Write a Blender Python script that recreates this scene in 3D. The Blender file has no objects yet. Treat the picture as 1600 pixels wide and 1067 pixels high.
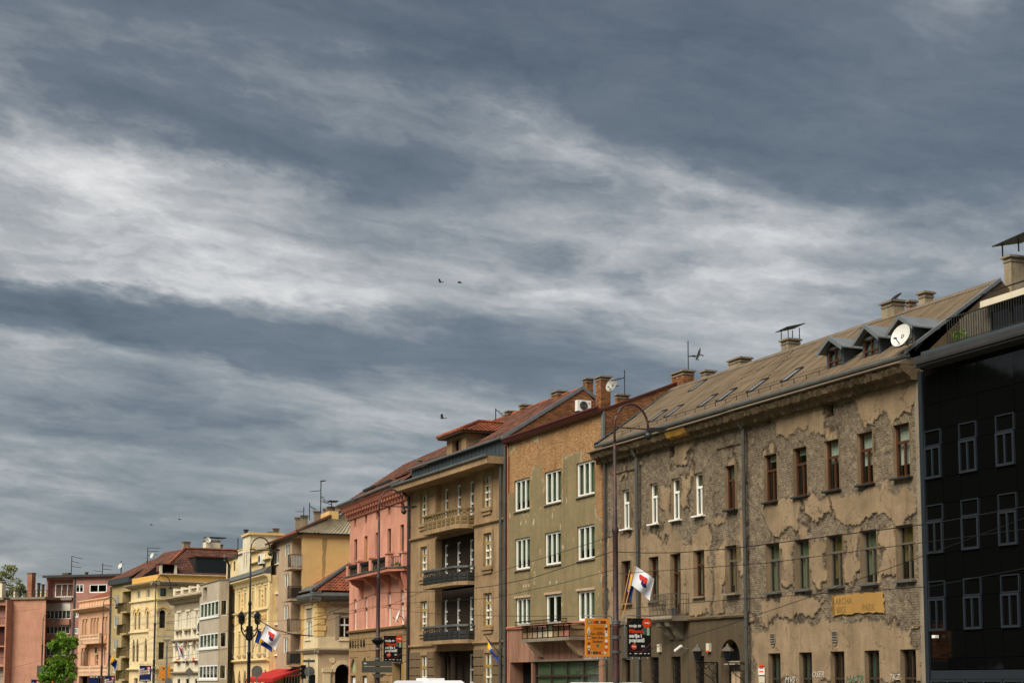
import bpy, math, random
import numpy as np
random.seed(7); rng=np.random.default_rng(5)
sc=bpy.context.scene; COL=sc.collection
R=math.radians
# ------------------------------------------------------------------ camera (surveyed from the photograph)
FPX=2600.; CX=800.; HY=1065.; EYE=1.8
PITCH=math.atan(.112); CY=HY-FPX*.112   # a lens with a little rise, so verticals hardly converge
PITCH=math.atan((HY-CY)/FPX); SP,CP=math.sin(PITCH),math.cos(PITCH)
cam=bpy.data.cameras.new('camera'); camo=bpy.data.objects.new('camera',cam); COL.objects.link(camo)
cam.sensor_width=36; cam.lens=36*FPX/1600; cam.shift_y=(CY-533.5)/1600; cam.clip_end=6000; cam.clip_start=.5
camo.location=(0,0,EYE); camo.rotation_euler=(math.pi/2+PITCH,0,0); sc.camera=camo
# ------------------------------------------------------------------ exposure
EXPO=1.8
vs=sc.view_settings; vs.view_transform='Standard'; vs.look='None'; vs.exposure=EXPO; vs.gamma=1; vs.use_curve_mapping=False
# ------------------------------------------------------------------ sun
SUN=(-.66,-.75); SEL=R(47)
sl=bpy.data.lights.new('sun','SUN'); sl.energy=1.5; sl.angle=R(40); sl.color=(1,.94,.82)
so=bpy.data.objects.new('sun',sl); COL.objects.link(so)
from mathutils import Vector, Matrix
sd=Vector((SUN[0]*math.cos(SEL),SUN[1]*math.cos(SEL),math.sin(SEL)))
so.rotation_euler=sd.to_track_quat('Z','Y').to_euler(); so.location=(-40,-30,60)
# ------------------------------------------------------------------ colour helpers
def L1(v):
    v/=255.; return v/12.92 if v<=.04045 else ((v+.055)/1.055)**2.4
def lin(c,k=1.): return tuple(min(.85,L1(x)*k) for x in c)+(1,)
# ------------------------------------------------------------------ node helpers
def N(nt,typ,ins=None,**pr):
    n=nt.nodes.new(typ)
    for k,v in pr.items(): setattr(n,k,v)
    for k,v in (ins or {}).items():
        if isinstance(v,bpy.types.NodeSocket): nt.links.new(v,n.inputs[k])
        elif isinstance(v,bpy.types.Node): nt.links.new(v.outputs[0],n.inputs[k])
        else: n.inputs[k].default_value=v
    return n
def MATH(nt,op,a,b=0.,c=0.,clamp=False):
    return N(nt,'ShaderNodeMath',{0:a,1:b,2:c},operation=op,use_clamp=clamp).outputs[0]
def RAMP(nt,fac,stops,interp='LINEAR'):
    n=N(nt,'ShaderNodeValToRGB',{0:fac}); cr=n.color_ramp; cr.interpolation=interp
    while len(cr.elements)<len(stops): cr.elements.new(.5)
    for e,(p,c) in zip(cr.elements,stops):
        e.position=p; e.color=c if len(c)==4 else tuple(c)+(1,)
    return n.outputs[0]
def MIX(nt,fac,a,b,typ='MIX'):
    n=nt.nodes.new('ShaderNodeMix'); n.data_type='RGBA'; n.blend_type=typ
    for s,v in ((n.inputs[0],fac),(n.inputs[6],a),(n.inputs[7],b)):
        if isinstance(v,bpy.types.NodeSocket): nt.links.new(v,s)
        else: s.default_value=v
    return n.outputs[2]
# ------------------------------------------------------------------ world: overcast, broken cloud deck over a Nishita sky
w=bpy.data.worlds.new('World'); sc.world=w; w.use_nodes=True; nt=w.node_tree; nt.nodes.clear()
out=nt.nodes.new('ShaderNodeOutputWorld')
sky=N(nt,'ShaderNodeTexSky',sky_type='NISHITA'); sky.sun_disc=False; sky.sun_elevation=SEL; sky.sun_rotation=math.atan2(SUN[0],SUN[1])
tc=N(nt,'ShaderNodeTexCoord').outputs['Generated']
sep=N(nt,'ShaderNodeSeparateXYZ',{0:tc}); dx,dy,dz=sep.outputs
X=MATH(nt,'MULTIPLY',MATH(nt,'ARCTAN2',dx,dy),26.); Y=MATH(nt,'MULTIPLY',MATH(nt,'ARCSINE',dz),26.5)
el_=MATH(nt,'MAXIMUM',dz,0.)
dzs=MATH(nt,'MULTIPLY',MATH(nt,'LOGARITHM',MATH(nt,'ADD',el_,.22),2.718),1.25)   # cloud deck: bands crowd towards the horizon
def NOISE(vec,scale,detail,rough=.55,dist=0.):
    return N(nt,'ShaderNodeTexNoise',{'Vector':vec,'Scale':scale,'Detail':detail,'Roughness':rough,'Distortion':dist})
def CV(k,tilt): return N(nt,'ShaderNodeCombineXYZ',{0:dx,1:dy,2:MATH(nt,'ADD',MATH(nt,'MULTIPLY',dzs,k),MATH(nt,'MULTIPLY',dx,tilt))}).outputs[0]
cvs=CV(1.,.34); cvf=CV(1.5,.42)
warp=NOISE(cvs,6.,9.,.62)
ws=N(nt,'ShaderNodeSeparateColor',{0:warp.outputs['Color']}).outputs
Xw=MATH(nt,'ADD',X,MATH(nt,'MULTIPLY',MATH(nt,'SUBTRACT',ws[0],.5),5.))
Yw=MATH(nt,'ADD',Y,MATH(nt,'MULTIPLY',MATH(nt,'SUBTRACT',ws[1],.5),2.2))
wv=N(nt,'ShaderNodeVectorMath',{0:N(nt,'ShaderNodeVectorMath',{0:warp.outputs['Color'],1:(.5,.5,.5)},operation='SUBTRACT').outputs[0],1:(.16,.16,.16)},operation='MULTIPLY').outputs[0]
cvw=N(nt,'ShaderNodeVectorMath',{0:cvs,1:wv},operation='ADD').outputs[0]; cvfw=N(nt,'ShaderNodeVectorMath',{0:cvf,1:wv},operation='ADD').outputs[0]
n1=NOISE(cvw,6.,12.,.57).outputs[0]
n2=NOISE(cvfw,15.,12.,.57).outputs[0]
n3=NOISE(cvs,2.2,3.,.5).outputs[0]
rid=MATH(nt,'SUBTRACT',1.,MATH(nt,'MULTIPLY',MATH(nt,'ABSOLUTE',MATH(nt,'SUBTRACT',NOISE(cvfw,9.,10.,.58).outputs[0],.5)),4.))   # lit wisps
SUB5=lambda q,k: MATH(nt,'MULTIPLY',MATH(nt,'SUBTRACT',q,.5),k)
ADD=lambda *q: q[0] if len(q)==1 else MATH(nt,'ADD',q[0],ADD(*q[1:]))
n4=NOISE(CV(.8,.25),4.2,10.,.52).outputs[0]
# (centre px, radii px, slope, amplitude): cloud masses of the deck; negative ones are the low dark sheets
BLOBS=[(700,0,1600,140,.02,-.42),(1330,170,660,118,.13,-.85),(470,95,170,45,.35,.18),(1530,50,130,120,-.4,.32),(840,190,140,42,.15,.22),
 (170,285,290,85,.14,.25),(290,425,310,46,.09,.27),(290,512,520,52,.12,-.85),(640,250,170,42,.1,-.26),(480,610,420,26,.13,.10),
 (800,455,150,32,.1,.14),(100,700,420,55,.04,-.22),(300,200,300,42,.22,-.40),(1150,420,520,120,.03,.06),(260,865,600,60,.02,-.10)]
dk=None; br_=None
for bx,by,rx,ry,slp,amp in BLOBS:
    a=MATH(nt,'SUBTRACT',Xw,(bx-800)/100.)
    b=MATH(nt,'SUBTRACT',MATH(nt,'ADD',Yw,MATH(nt,'MULTIPLY',a,slp)),(HY-by)/100.)
    q=MATH(nt,'ADD',MATH(nt,'POWER',MATH(nt,'ABSOLUTE',MATH(nt,'DIVIDE',a,rx/100.)),2.),MATH(nt,'POWER',MATH(nt,'ABSOLUTE',MATH(nt,'DIVIDE',b,ry/100.)),2.))
    g=MATH(nt,'MULTIPLY',MATH(nt,'EXPONENT',MATH(nt,'MULTIPLY',q,-1.)),abs(amp))
    if amp<0: dk=g if dk is None else MATH(nt,'ADD',dk,g)
    else: br_=g if br_ is None else MATH(nt,'ADD',br_,g)
lit=ADD(.50,SUB5(n1,.80),SUB5(n2,.74),MATH(nt,'MULTIPLY',MATH(nt,'SUBTRACT',rid,.35),.12),br_,SUB5(n3,.15))
dark=ADD(.15,SUB5(n2,.40),SUB5(n1,.42),MATH(nt,'MULTIPLY',MATH(nt,'SUBTRACT',rid,.35),.08),MATH(nt,'MULTIPLY',br_,.5))
fld=ADD(MATH(nt,'SUBTRACT',dk,MATH(nt,'MULTIPLY',br_,.35)),SUB5(n4,1.15),SUB5(n1,.55),.06)
msk=RAMP(nt,fld,[(.04,(0,0,0)),(.20,(.5,.5,.5)),(.50,(1,1,1))])
t=MATH(nt,'ADD',MATH(nt,'MULTIPLY',lit,MATH(nt,'SUBTRACT',1.,msk)),MATH(nt,'MULTIPLY',dark,msk))
t=MATH(nt,'ADD',MATH(nt,'MULTIPLY',MATH(nt,'SUBTRACT',t,.45),1.18),.44)
hz_=MATH(nt,'MULTIPLY',MATH(nt,'EXPONENT',MATH(nt,'MULTIPLY',el_,-11.)),.6)   # distant deck melts together towards the horizon
t=MATH(nt,'ADD',MATH(nt,'MULTIPLY',t,MATH(nt,'SUBTRACT',1.,hz_)),MATH(nt,'MULTIPLY',hz_,.40))
G=2**-EXPO
cl=lambda c: tuple(L1(x)*G for x in c)+(1,)
ccol=RAMP(nt,t,[(.02,cl((80,90,100))),(.26,cl((103,112,121))),(.47,cl((138,144,148))),(.68,cl((176,177,178))),(1.0,cl((228,227,225)))],'LINEAR')
sk=MIX(nt,1.,sky.outputs[0],(.10,.10,.10,1),'MULTIPLY')
fin=MIX(nt,.96,sk,ccol)
bg=N(nt,'ShaderNodeBackground',{0:fin,1:1.}); nt.links.new(bg.outputs[0],out.inputs[0])
w.cycles.sampling_method='MANUAL' if hasattr(w.cycles,'sampling_method') else w.cycles.sampling_method
try: w.cycles.sample_map_resolution=512
except Exception: pass
# ------------------------------------------------------------------ frames: a vertical plane in plan, x along it, y into the building
def ray(x,y):
    a=(x-CX)/FPX; b=(CY-y)/FPX
    return (a,CP-SP*b,SP+CP*b)
def vpdir(vx):
    a=math.atan((vx-CX)/FPX*CP); return (math.sin(a),math.cos(a))
S0=vpdir(-320); N0=(-S0[1],S0[0]); L0=40*S0[1]
if N0[1]>0: N0=(-N0[0],-N0[1])
def online(x,y=1000,off=0):
    r=ray(x,y); k=(L0-off)/(-(r[0]*N0[0]+r[1]*N0[1])); return (r[0]*k,r[1]*k)
def atdepth(x,Z,y=1000):
    r=ray(x,y); k=Z*FPX/3500/r[1]; return (r[0]*k,r[1]*k)
class Fr:
    def __init__(s,P,e): s.P=P; s.e=e; s.i=(-e[1],e[0])
    def loc(s,X):
        a=X[0]-s.P[0]; b=X[1]-s.P[1]; return (a*s.e[0]+b*s.e[1],a*s.i[0]+b*s.i[1],X[2])
    def world(s,u,y,z): return (s.P[0]+s.e[0]*u+s.i[0]*y,s.P[1]+s.e[1]*u+s.i[1]*y,z)
    def uv(s,x,y,yl=0.):
        r=ray(x,y); k=(yl+s.P[0]*s.i[0]+s.P[1]*s.i[1])/(r[0]*s.i[0]+r[1]*s.i[1]); return s.loc((r[0]*k,r[1]*k,EYE+r[2]*k))
    def su(s,x,y,ul=0.):
        r=ray(x,y); k=(ul+s.P[0]*s.e[0]+s.P[1]*s.e[1])/(r[0]*s.e[0]+r[1]*s.e[1]); return s.loc((r[0]*k,r[1]*k,EYE+r[2]*k))
    def ang(s): return math.atan2(s.e[1],s.e[0])
# ------------------------------------------------------------------ mesh builder
class MB:
    def __init__(s): s.v=[]; s.f=[]
    def add(s,vs,fs):
        o=len(s.v); s.v.extend(vs); s.f.extend([tuple(i+o for i in f) for f in fs]); return s
    def box(s,x0,x1,y0,y1,z0,z1):
        if x0>x1:x0,x1=x1,x0
        if y0>y1:y0,y1=y1,y0
        if z0>z1:z0,z1=z1,z0
        return s.add([(x0,y0,z0),(x1,y0,z0),(x1,y1,z0),(x0,y1,z0),(x0,y0,z1),(x1,y0,z1),(x1,y1,z1),(x0,y1,z1)],
          [(0,3,2,1),(4,5,6,7),(0,1,5,4),(1,2,6,5),(2,3,7,6),(3,0,4,7)])
    def poly(s,*p): return s.add(list(p),[tuple(range(len(p)))])
    def prism(s,pts,y0,y1):      # polygon in (x,z) extruded along y
        n=len(pts); v=[(x,y0,z) for x,z in pts]+[(x,y1,z) for x,z in pts]
        return s.add(v,[tuple(range(n)),tuple(range(2*n-1,n-1,-1))]+[(i,i+n,(i+1)%n+n,(i+1)%n) for i in range(n)])
    def xprism(s,pts,x0,x1):     # polygon in (y,z) extruded along x
        n=len(pts); v=[(x0,y,z) for y,z in pts]+[(x1,y,z) for y,z in pts]
        return s.add(v,[tuple(range(n)),tuple(range(2*n-1,n-1,-1))]+[(i,i+n,(i+1)%n+n,(i+1)%n) for i in range(n)])
    def zprism(s,pts,z0,z1):
        n=len(pts); v=[(x,y,z0) for x,y in pts]+[(x,y,z1) for x,y in pts]
        return s.add(v,[tuple(range(n-1,-1,-1)),tuple(range(n,2*n))]+[(i,(i+1)%n,(i+1)%n+n,i+n) for i in range(n)])
    def tube(s,pts,r,n=6,r1=None):
        pts=[Vector(p) for p in pts]; m=len(pts); vs=[]; 
        for k,p in enumerate(pts):
            d=(pts[min(k+1,m-1)]-pts[max(k-1,0)]).normalized()
            a=d.cross(Vector((0,0,1)) if abs(d.z)<.9 else Vector((1,0,0))).normalized(); b=d.cross(a)
            rr=r if r1 is None else r+(r1-r)*k/(m-1)
            for j in range(n):
                q=2*math.pi*j/n; vs.append(tuple(p+(a*math.cos(q)+b*math.sin(q))*rr))
        fs=[(k*n+j,k*n+(j+1)%n,(k+1)*n+(j+1)%n,(k+1)*n+j) for k in range(m-1) for j in range(n)]
        fs+= [tuple(range(n-1,-1,-1)),tuple(range((m-1)*n,m*n))]
        return s.add(vs,fs)
    def lathe(s,prof,n=12,c=(0,0)):  # prof (r,z)
        vs=[(c[0]+r*math.cos(2*math.pi*j/n),c[1]+r*math.sin(2*math.pi*j/n),z) for r,z in prof for j in range(n)]
        m=len(prof)
        fs=[(k*n+j,k*n+(j+1)%n,(k+1)*n+(j+1)%n,(k+1)*n+j) for k in range(m-1) for j in range(n)]
        fs+=[tuple(range(n-1,-1,-1)),tuple(range((m-1)*n,m*n))]
        return s.add(vs,fs)
    def disc(s,c,r,y0,y1,n=16,rz=None):
        rz=rz or r
        return s.prism([(c[0]+r*math.cos(2*math.pi*j/n),c[1]+rz*math.sin(2*math.pi*j/n)) for j in range(n)],y0,y1)
    def mesh(s,name,mat=None,smooth=False):
        me=bpy.data.meshes.new(name); me.from_pydata(s.v,[],s.f); me.update()
        if mat: me.materials.append(mat)
        if smooth:
            for p in me.polygons: p.use_smooth=True
        return me
def mkobj(name,data,parent=None,loc=(0,0,0),rz=0.,kind=None,label=None,cat=None,group=None):
    o=bpy.data.objects.new(name,data); COL.objects.link(o); o.location=loc; o.rotation_euler=(0,0,rz)
    if parent: o.parent=parent
    if kind: o['kind']=kind
    if label: o['label']=label
    if cat: o['category']=cat
    if group: o['group']=group
    return o
def thing(name,fr,u,y,z,label,cat,group=None,rz=0.):
    return mkobj(name,None,None,fr.world(u,y,z),fr.ang()+rz,None,label,cat,group)
# ------------------------------------------------------------------ materials
MATS={}
def base(name):
    m=bpy.data.materials.new(name); m.use_nodes=True; nt=m.node_tree; nt.nodes.clear()
    o=nt.nodes.new('ShaderNodeOutputMaterial'); b=nt.nodes.new('ShaderNodeBsdfPrincipled'); nt.links.new(b.outputs[0],o.inputs[0])
    MATS[name]=m; return m,nt,b
def ocoord(nt,scale=(1,1,1)):
    tc=N(nt,'ShaderNodeTexCoord').outputs['Object']
    return N(nt,'ShaderNodeMapping',{0:tc,3:scale}).outputs[0]
def noise(nt,vec,scale,detail=5.,rough=.55,dist=0.):
    return N(nt,'ShaderNodeTexNoise',{'Vector':vec,'Scale':scale,'Detail':detail,'Roughness':rough,'Distortion':dist}).outputs[0]
def bump(nt,b,h,strength=.4,dist=.02):
    bp=N(nt,'ShaderNodeBump',{'Height':h,'Strength':strength,'Distance':dist}); nt.links.new(bp.outputs[0],b.inputs['Normal'])
def plaster(name,c,dirt=None,var=.25,streak=.5,bs=.35,spots=.18,rough=.9):
    streak=min(.6,streak*1.35)
    """painted render: cloudy tone, rain streaks, grime, small chips"""
    m,nt,b=base(name); c=lin(c,1.); d=lin(dirt) if dirt else tuple(x*.42 for x in c[:3])+(1,)
    v=ocoord(nt); vz=ocoord(nt,(2.2,2.2,.16))
    col=MIX(nt,RAMP(nt,noise(nt,v,.55,6.,.6),[(.35,(0,0,0)),(.7,(1,1,1))]),tuple(x*(1-var) for x in c[:3])+(1,),tuple(min(.85,x*(1+var*.35)) for x in c[:3])+(1,))
    st=RAMP(nt,noise(nt,vz,1.6,5.,.65),[(.5,(0,0,0)),(.78,(1,1,1))])
    col=MIX(nt,MATH(nt,'MULTIPLY',st,streak),col,d)
    gr=RAMP(nt,noise(nt,v,2.6,8.,.68),[(.52,(0,0,0)),(.72,(1,1,1))])
    col=MIX(nt,MATH(nt,'MULTIPLY',gr,var*1.1),col,d)
    if spots:
        sp=RAMP(nt,noise(nt,v,1.7,3.,.4),[(.62,(0,0,0)),(.65,(1,1,1))]); col=MIX(nt,MATH(nt,'MULTIPLY',sp,spots),col,tuple(x*.6+.04 for x in c[:3])+(1,))
    fine=noise(nt,v,13.,6.,.7)
    col=MIX(nt,MATH(nt,'MULTIPLY',RAMP(nt,fine,[(.45,(0,0,0)),(.7,(1,1,1))]),.3),col,d)
    nt.links.new(col,b.inputs['Base Color']); b.inputs['Roughness'].default_value=rough; b.inputs['Specular IOR Level'].default_value=.2
    bump(nt,b,MATH(nt,'ADD',noise(nt,v,14.,8.,.7),MATH(nt,'MULTIPLY',fine,.4)),bs,.03)
    return m
def simple(name,c,rough=.6,metal=0.,var=.2,scale=3.,spec=.4,bs=.1):
    m,nt,b=base(name); c=lin(c,1.); v=ocoord(nt)
    n=noise(nt,v,scale,6.,.6)
    col=MIX(nt,RAMP(nt,n,[(.3,(0,0,0)),(.7,(1,1,1))]),tuple(x*(1-var) for x in c[:3])+(1,),tuple(min(.85,x*(1+var*.5)) for x in c[:3])+(1,))
    nt.links.new(col,b.inputs['Base Color']); b.inputs['Roughness'].default_value=rough; b.inputs['Metallic'].default_value=metal
    b.inputs['Specular IOR Level'].default_value=spec
    if bs: bump(nt,b,noise(nt,v,scale*5,4.),bs,.01)
    return m
def brickmat(name,c1,c2,mortar,bw=.26,bh=.085,dirt=.4):
    m,nt,b=base(name)
    tc=N(nt,'ShaderNodeTexCoord').outputs['Object']; s=N(nt,'ShaderNodeSeparateXYZ',{0:tc}).outputs
    v=N(nt,'ShaderNodeCombineXYZ',{0:MATH(nt,'ADD',s[0],s[1]),1:s[2],2:0.}).outputs[0]
    br=N(nt,'ShaderNodeTexBrick',{'Vector':v,'Color1':lin(c1),'Color2':lin(c2),'Mortar':lin(mortar),'Scale':1.,'Mortar Size':.012,'Brick Width':bw,'Row Height':bh,'Bias':0.,'Mortar Smooth':.3})
    cell=N(nt,'ShaderNodeTexWhiteNoise',{'Vector':N(nt,'ShaderNodeVectorMath',{0:N(nt,'ShaderNodeVectorMath',{0:v,1:(1/bw,1/bh,1)},operation='MULTIPLY').outputs[0]},operation='FLOOR').outputs[0]},noise_dimensions='3D').outputs[0]
    col=MIX(nt,MATH(nt,'MULTIPLY',cell,.45),br.outputs[0],lin(mortar))
    big=RAMP(nt,noise(nt,ocoord(nt),.6,6.,.65),[(.4,(0,0,0)),(.68,(1,1,1))])
    col=MIX(nt,MATH(nt,'MULTIPLY',big,dirt),col,tuple(x*.35 for x in lin(c2)[:3])+(1,))
    nt.links.new(col,b.inputs['Base Color']); b.inputs['Roughness'].default_value=.92; b.inputs['Specular IOR Level'].default_value=.2
    h=MATH(nt,'ADD',MATH(nt,'MULTIPLY',br.outputs['Fac'],-1.),MATH(nt,'MULTIPLY',noise(nt,ocoord(nt),20.,4.),.5))
    bump(nt,b,h,.6,.02); return m
def tilemat(name,c1,c2,dark):
    m,nt,b=base(name); v=ocoord(nt)
    cell=N(nt,'ShaderNodeTexVoronoi',{'Vector':ocoord(nt,(3.6,3.6,5.)),'Scale':1.}).outputs['Color']
    col=MIX(nt,N(nt,'ShaderNodeSeparateColor',{0:cell}).outputs[0],lin(c1),lin(c2))
    g=RAMP(nt,noise(nt,v,.8,7.,.65),[(.42,(0,0,0)),(.66,(1,1,1))]); col=MIX(nt,MATH(nt,'MULTIPLY',g,.75),col,lin(dark))
    g2=RAMP(nt,noise(nt,v,6.,4.,.6),[(.5,(0,0,0)),(.7,(1,1,1))]); col=MIX(nt,MATH(nt,'MULTIPLY',g2,.4),col,lin(dark))
    nt.links.new(col,b.inputs['Base Color']); b.inputs['Roughness'].default_value=.85; b.inputs['Specular IOR Level'].default_value=.25
    bump(nt,b,noise(nt,v,22.,4.),.4,.02); return m
def glassmat(name,tint,ior=1.45):
    m=bpy.data.materials.new(name); m.use_nodes=True; nt=m.node_tree; nt.nodes.clear(); MATS[name]=m
    o=nt.nodes.new('ShaderNodeOutputMaterial')
    v=ocoord(nt); bp=N(nt,'ShaderNodeBump',{'Height':noise(nt,v,2.2,2.),'Strength':.05,'Distance':.05})
    fc=N(nt,'ShaderNodeLayerWeight',{'Blend':.5}).outputs['Facing']; fr=N(nt,'ShaderNodeMath',{0:MATH(nt,'POWER',fc,3.2),1:.42,2:.05},operation='MULTIPLY_ADD')
    tr=N(nt,'ShaderNodeBsdfTransparent',{0:tint}); gl=N(nt,'ShaderNodeBsdfGlossy',{0:(1,1,1,1),'Roughness':.03,'Normal':bp.outputs[0]})
    mx=N(nt,'ShaderNodeMixShader',{0:fr.outputs[0],1:tr.outputs[0],2:gl.outputs[0]}); nt.links.new(mx.outputs[0],o.inputs[0]); return m
glass=glassmat('window_glass',(.84,.88,.86,1))
def black_glass():
    m,nt,b=base('black_glass'); b.inputs['Base Color'].default_value=(.0025,.0025,.003,1); b.inputs['Roughness'].default_value=.04; b.inputs['IOR'].default_value=1.5
    b.inputs['Specular IOR Level'].default_value=.28
    bump(nt,b,noise(nt,ocoord(nt),.7,2.),.05,.05); return m
bglass=black_glass()
# weathered facade of the long grey house: masks measured on the wall (r smooth plaster, g broken edge, b special paint)
def relief_mat(name,rough_c,rough_d,smooth_c,smooth_d,edge_c,special_c,special_d,brick=None,emap=True):
    m,nt,b=base(name); at=N(nt,'ShaderNodeAttribute',attribute_name='mask'); ch=N(nt,'ShaderNodeSeparateColor',{0:at.outputs['Color']}).outputs
    v=ocoord(nt); vz=ocoord(nt,(1.8,1.8,.15))
    big=noise(nt,v,.5,7.,.62); mid=noise(nt,v,3.2,8.,.7); fine=noise(nt,v,11.,7.,.72); st=noise(nt,vz,1.5,6.,.66)
    S=lambda x,a,bb: RAMP(nt,x,[(a,(0,0,0)),(bb,(1,1,1))])
    rc=MIX(nt,S(mid,.36,.66),lin(rough_d),lin(rough_c)); rc=MIX(nt,MATH(nt,'MULTIPLY',S(fine,.47,.62),.55),rc,tuple(x*.5 for x in lin(rough_d)[:3])+(1,))
    if brick:
        tc=N(nt,'ShaderNodeTexCoord').outputs['Object']; s=N(nt,'ShaderNodeSeparateXYZ',{0:tc}).outputs
        bv=N(nt,'ShaderNodeCombineXYZ',{0:s[0],1:s[2],2:0.}).outputs[0]
        br=N(nt,'ShaderNodeTexBrick',{'Vector':bv,'Color1':lin(brick[0]),'Color2':lin(brick[1]),'Mortar':lin(brick[2]),'Scale':1.,'Mortar Size':.014,'Brick Width':.27,'Row Height':.09,'Mortar Smooth':.4})
        rc=MIX(nt,S(noise(nt,v,.55,6.,.62),.54,.58),rc,br.outputs[0])
    scol=MIX(nt,S(big,.35,.68),lin(smooth_d),lin(smooth_c)); scol=MIX(nt,MATH(nt,'MULTIPLY',S(st,.5,.75),.5),scol,tuple(x*.55 for x in lin(smooth_d)[:3])+(1,))
    scol=MIX(nt,MATH(nt,'MULTIPLY',S(mid,.48,.72),.6),scol,lin(rough_d)); scol=MIX(nt,MATH(nt,'MULTIPLY',S(fine,.52,.66),.38),scol,lin(rough_d))
    col=MIX(nt,ch[0],rc,scol)
    sp=MIX(nt,S(st,.42,.72),lin(special_c),lin(special_d)); col=MIX(nt,ch[2],col,sp)
    col=MIX(nt,ch[1],col,lin(edge_c))
    col=MIX(nt,MATH(nt,'MULTIPLY',S(noise(nt,vz,.6,5.,.7),.52,.75),.38),col,tuple(x*.3 for x in lin(rough_d)[:3])+(1,))
    nt.links.new(col,b.inputs['Base Color']); b.inputs['Roughness'].default_value=.95; b.inputs['Specular IOR Level'].default_value=.15
    cs=N(nt,'ShaderNodeSeparateXYZ',{0:N(nt,'ShaderNodeTexCoord').outputs['Object']}).outputs; cb=N(nt,'ShaderNodeTexBrick',{'Vector':N(nt,'ShaderNodeCombineXYZ',{0:MATH(nt,'ADD',cs[0],MATH(nt,'MULTIPLY',mid,.08)),1:MATH(nt,'ADD',cs[2],MATH(nt,'MULTIPLY',mid,.06)),2:0.}).outputs[0],'Scale':1.,'Mortar Size':.016,'Brick Width':.27,'Row Height':.088,'Mortar Smooth':.6}).outputs['Fac']
    cz=MATH(nt,'MULTIPLY',cb,S(big,.42,.62))
    h=MATH(nt,'ADD',MATH(nt,'MULTIPLY',MATH(nt,'SUBTRACT',1.,ch[0]),MATH(nt,'SUBTRACT',MATH(nt,'ADD',mid,fine),MATH(nt,'MULTIPLY',cz,.6))),MATH(nt,'MULTIPLY',fine,.3))
    bump(nt,b,h,1.,.075); return m
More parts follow.
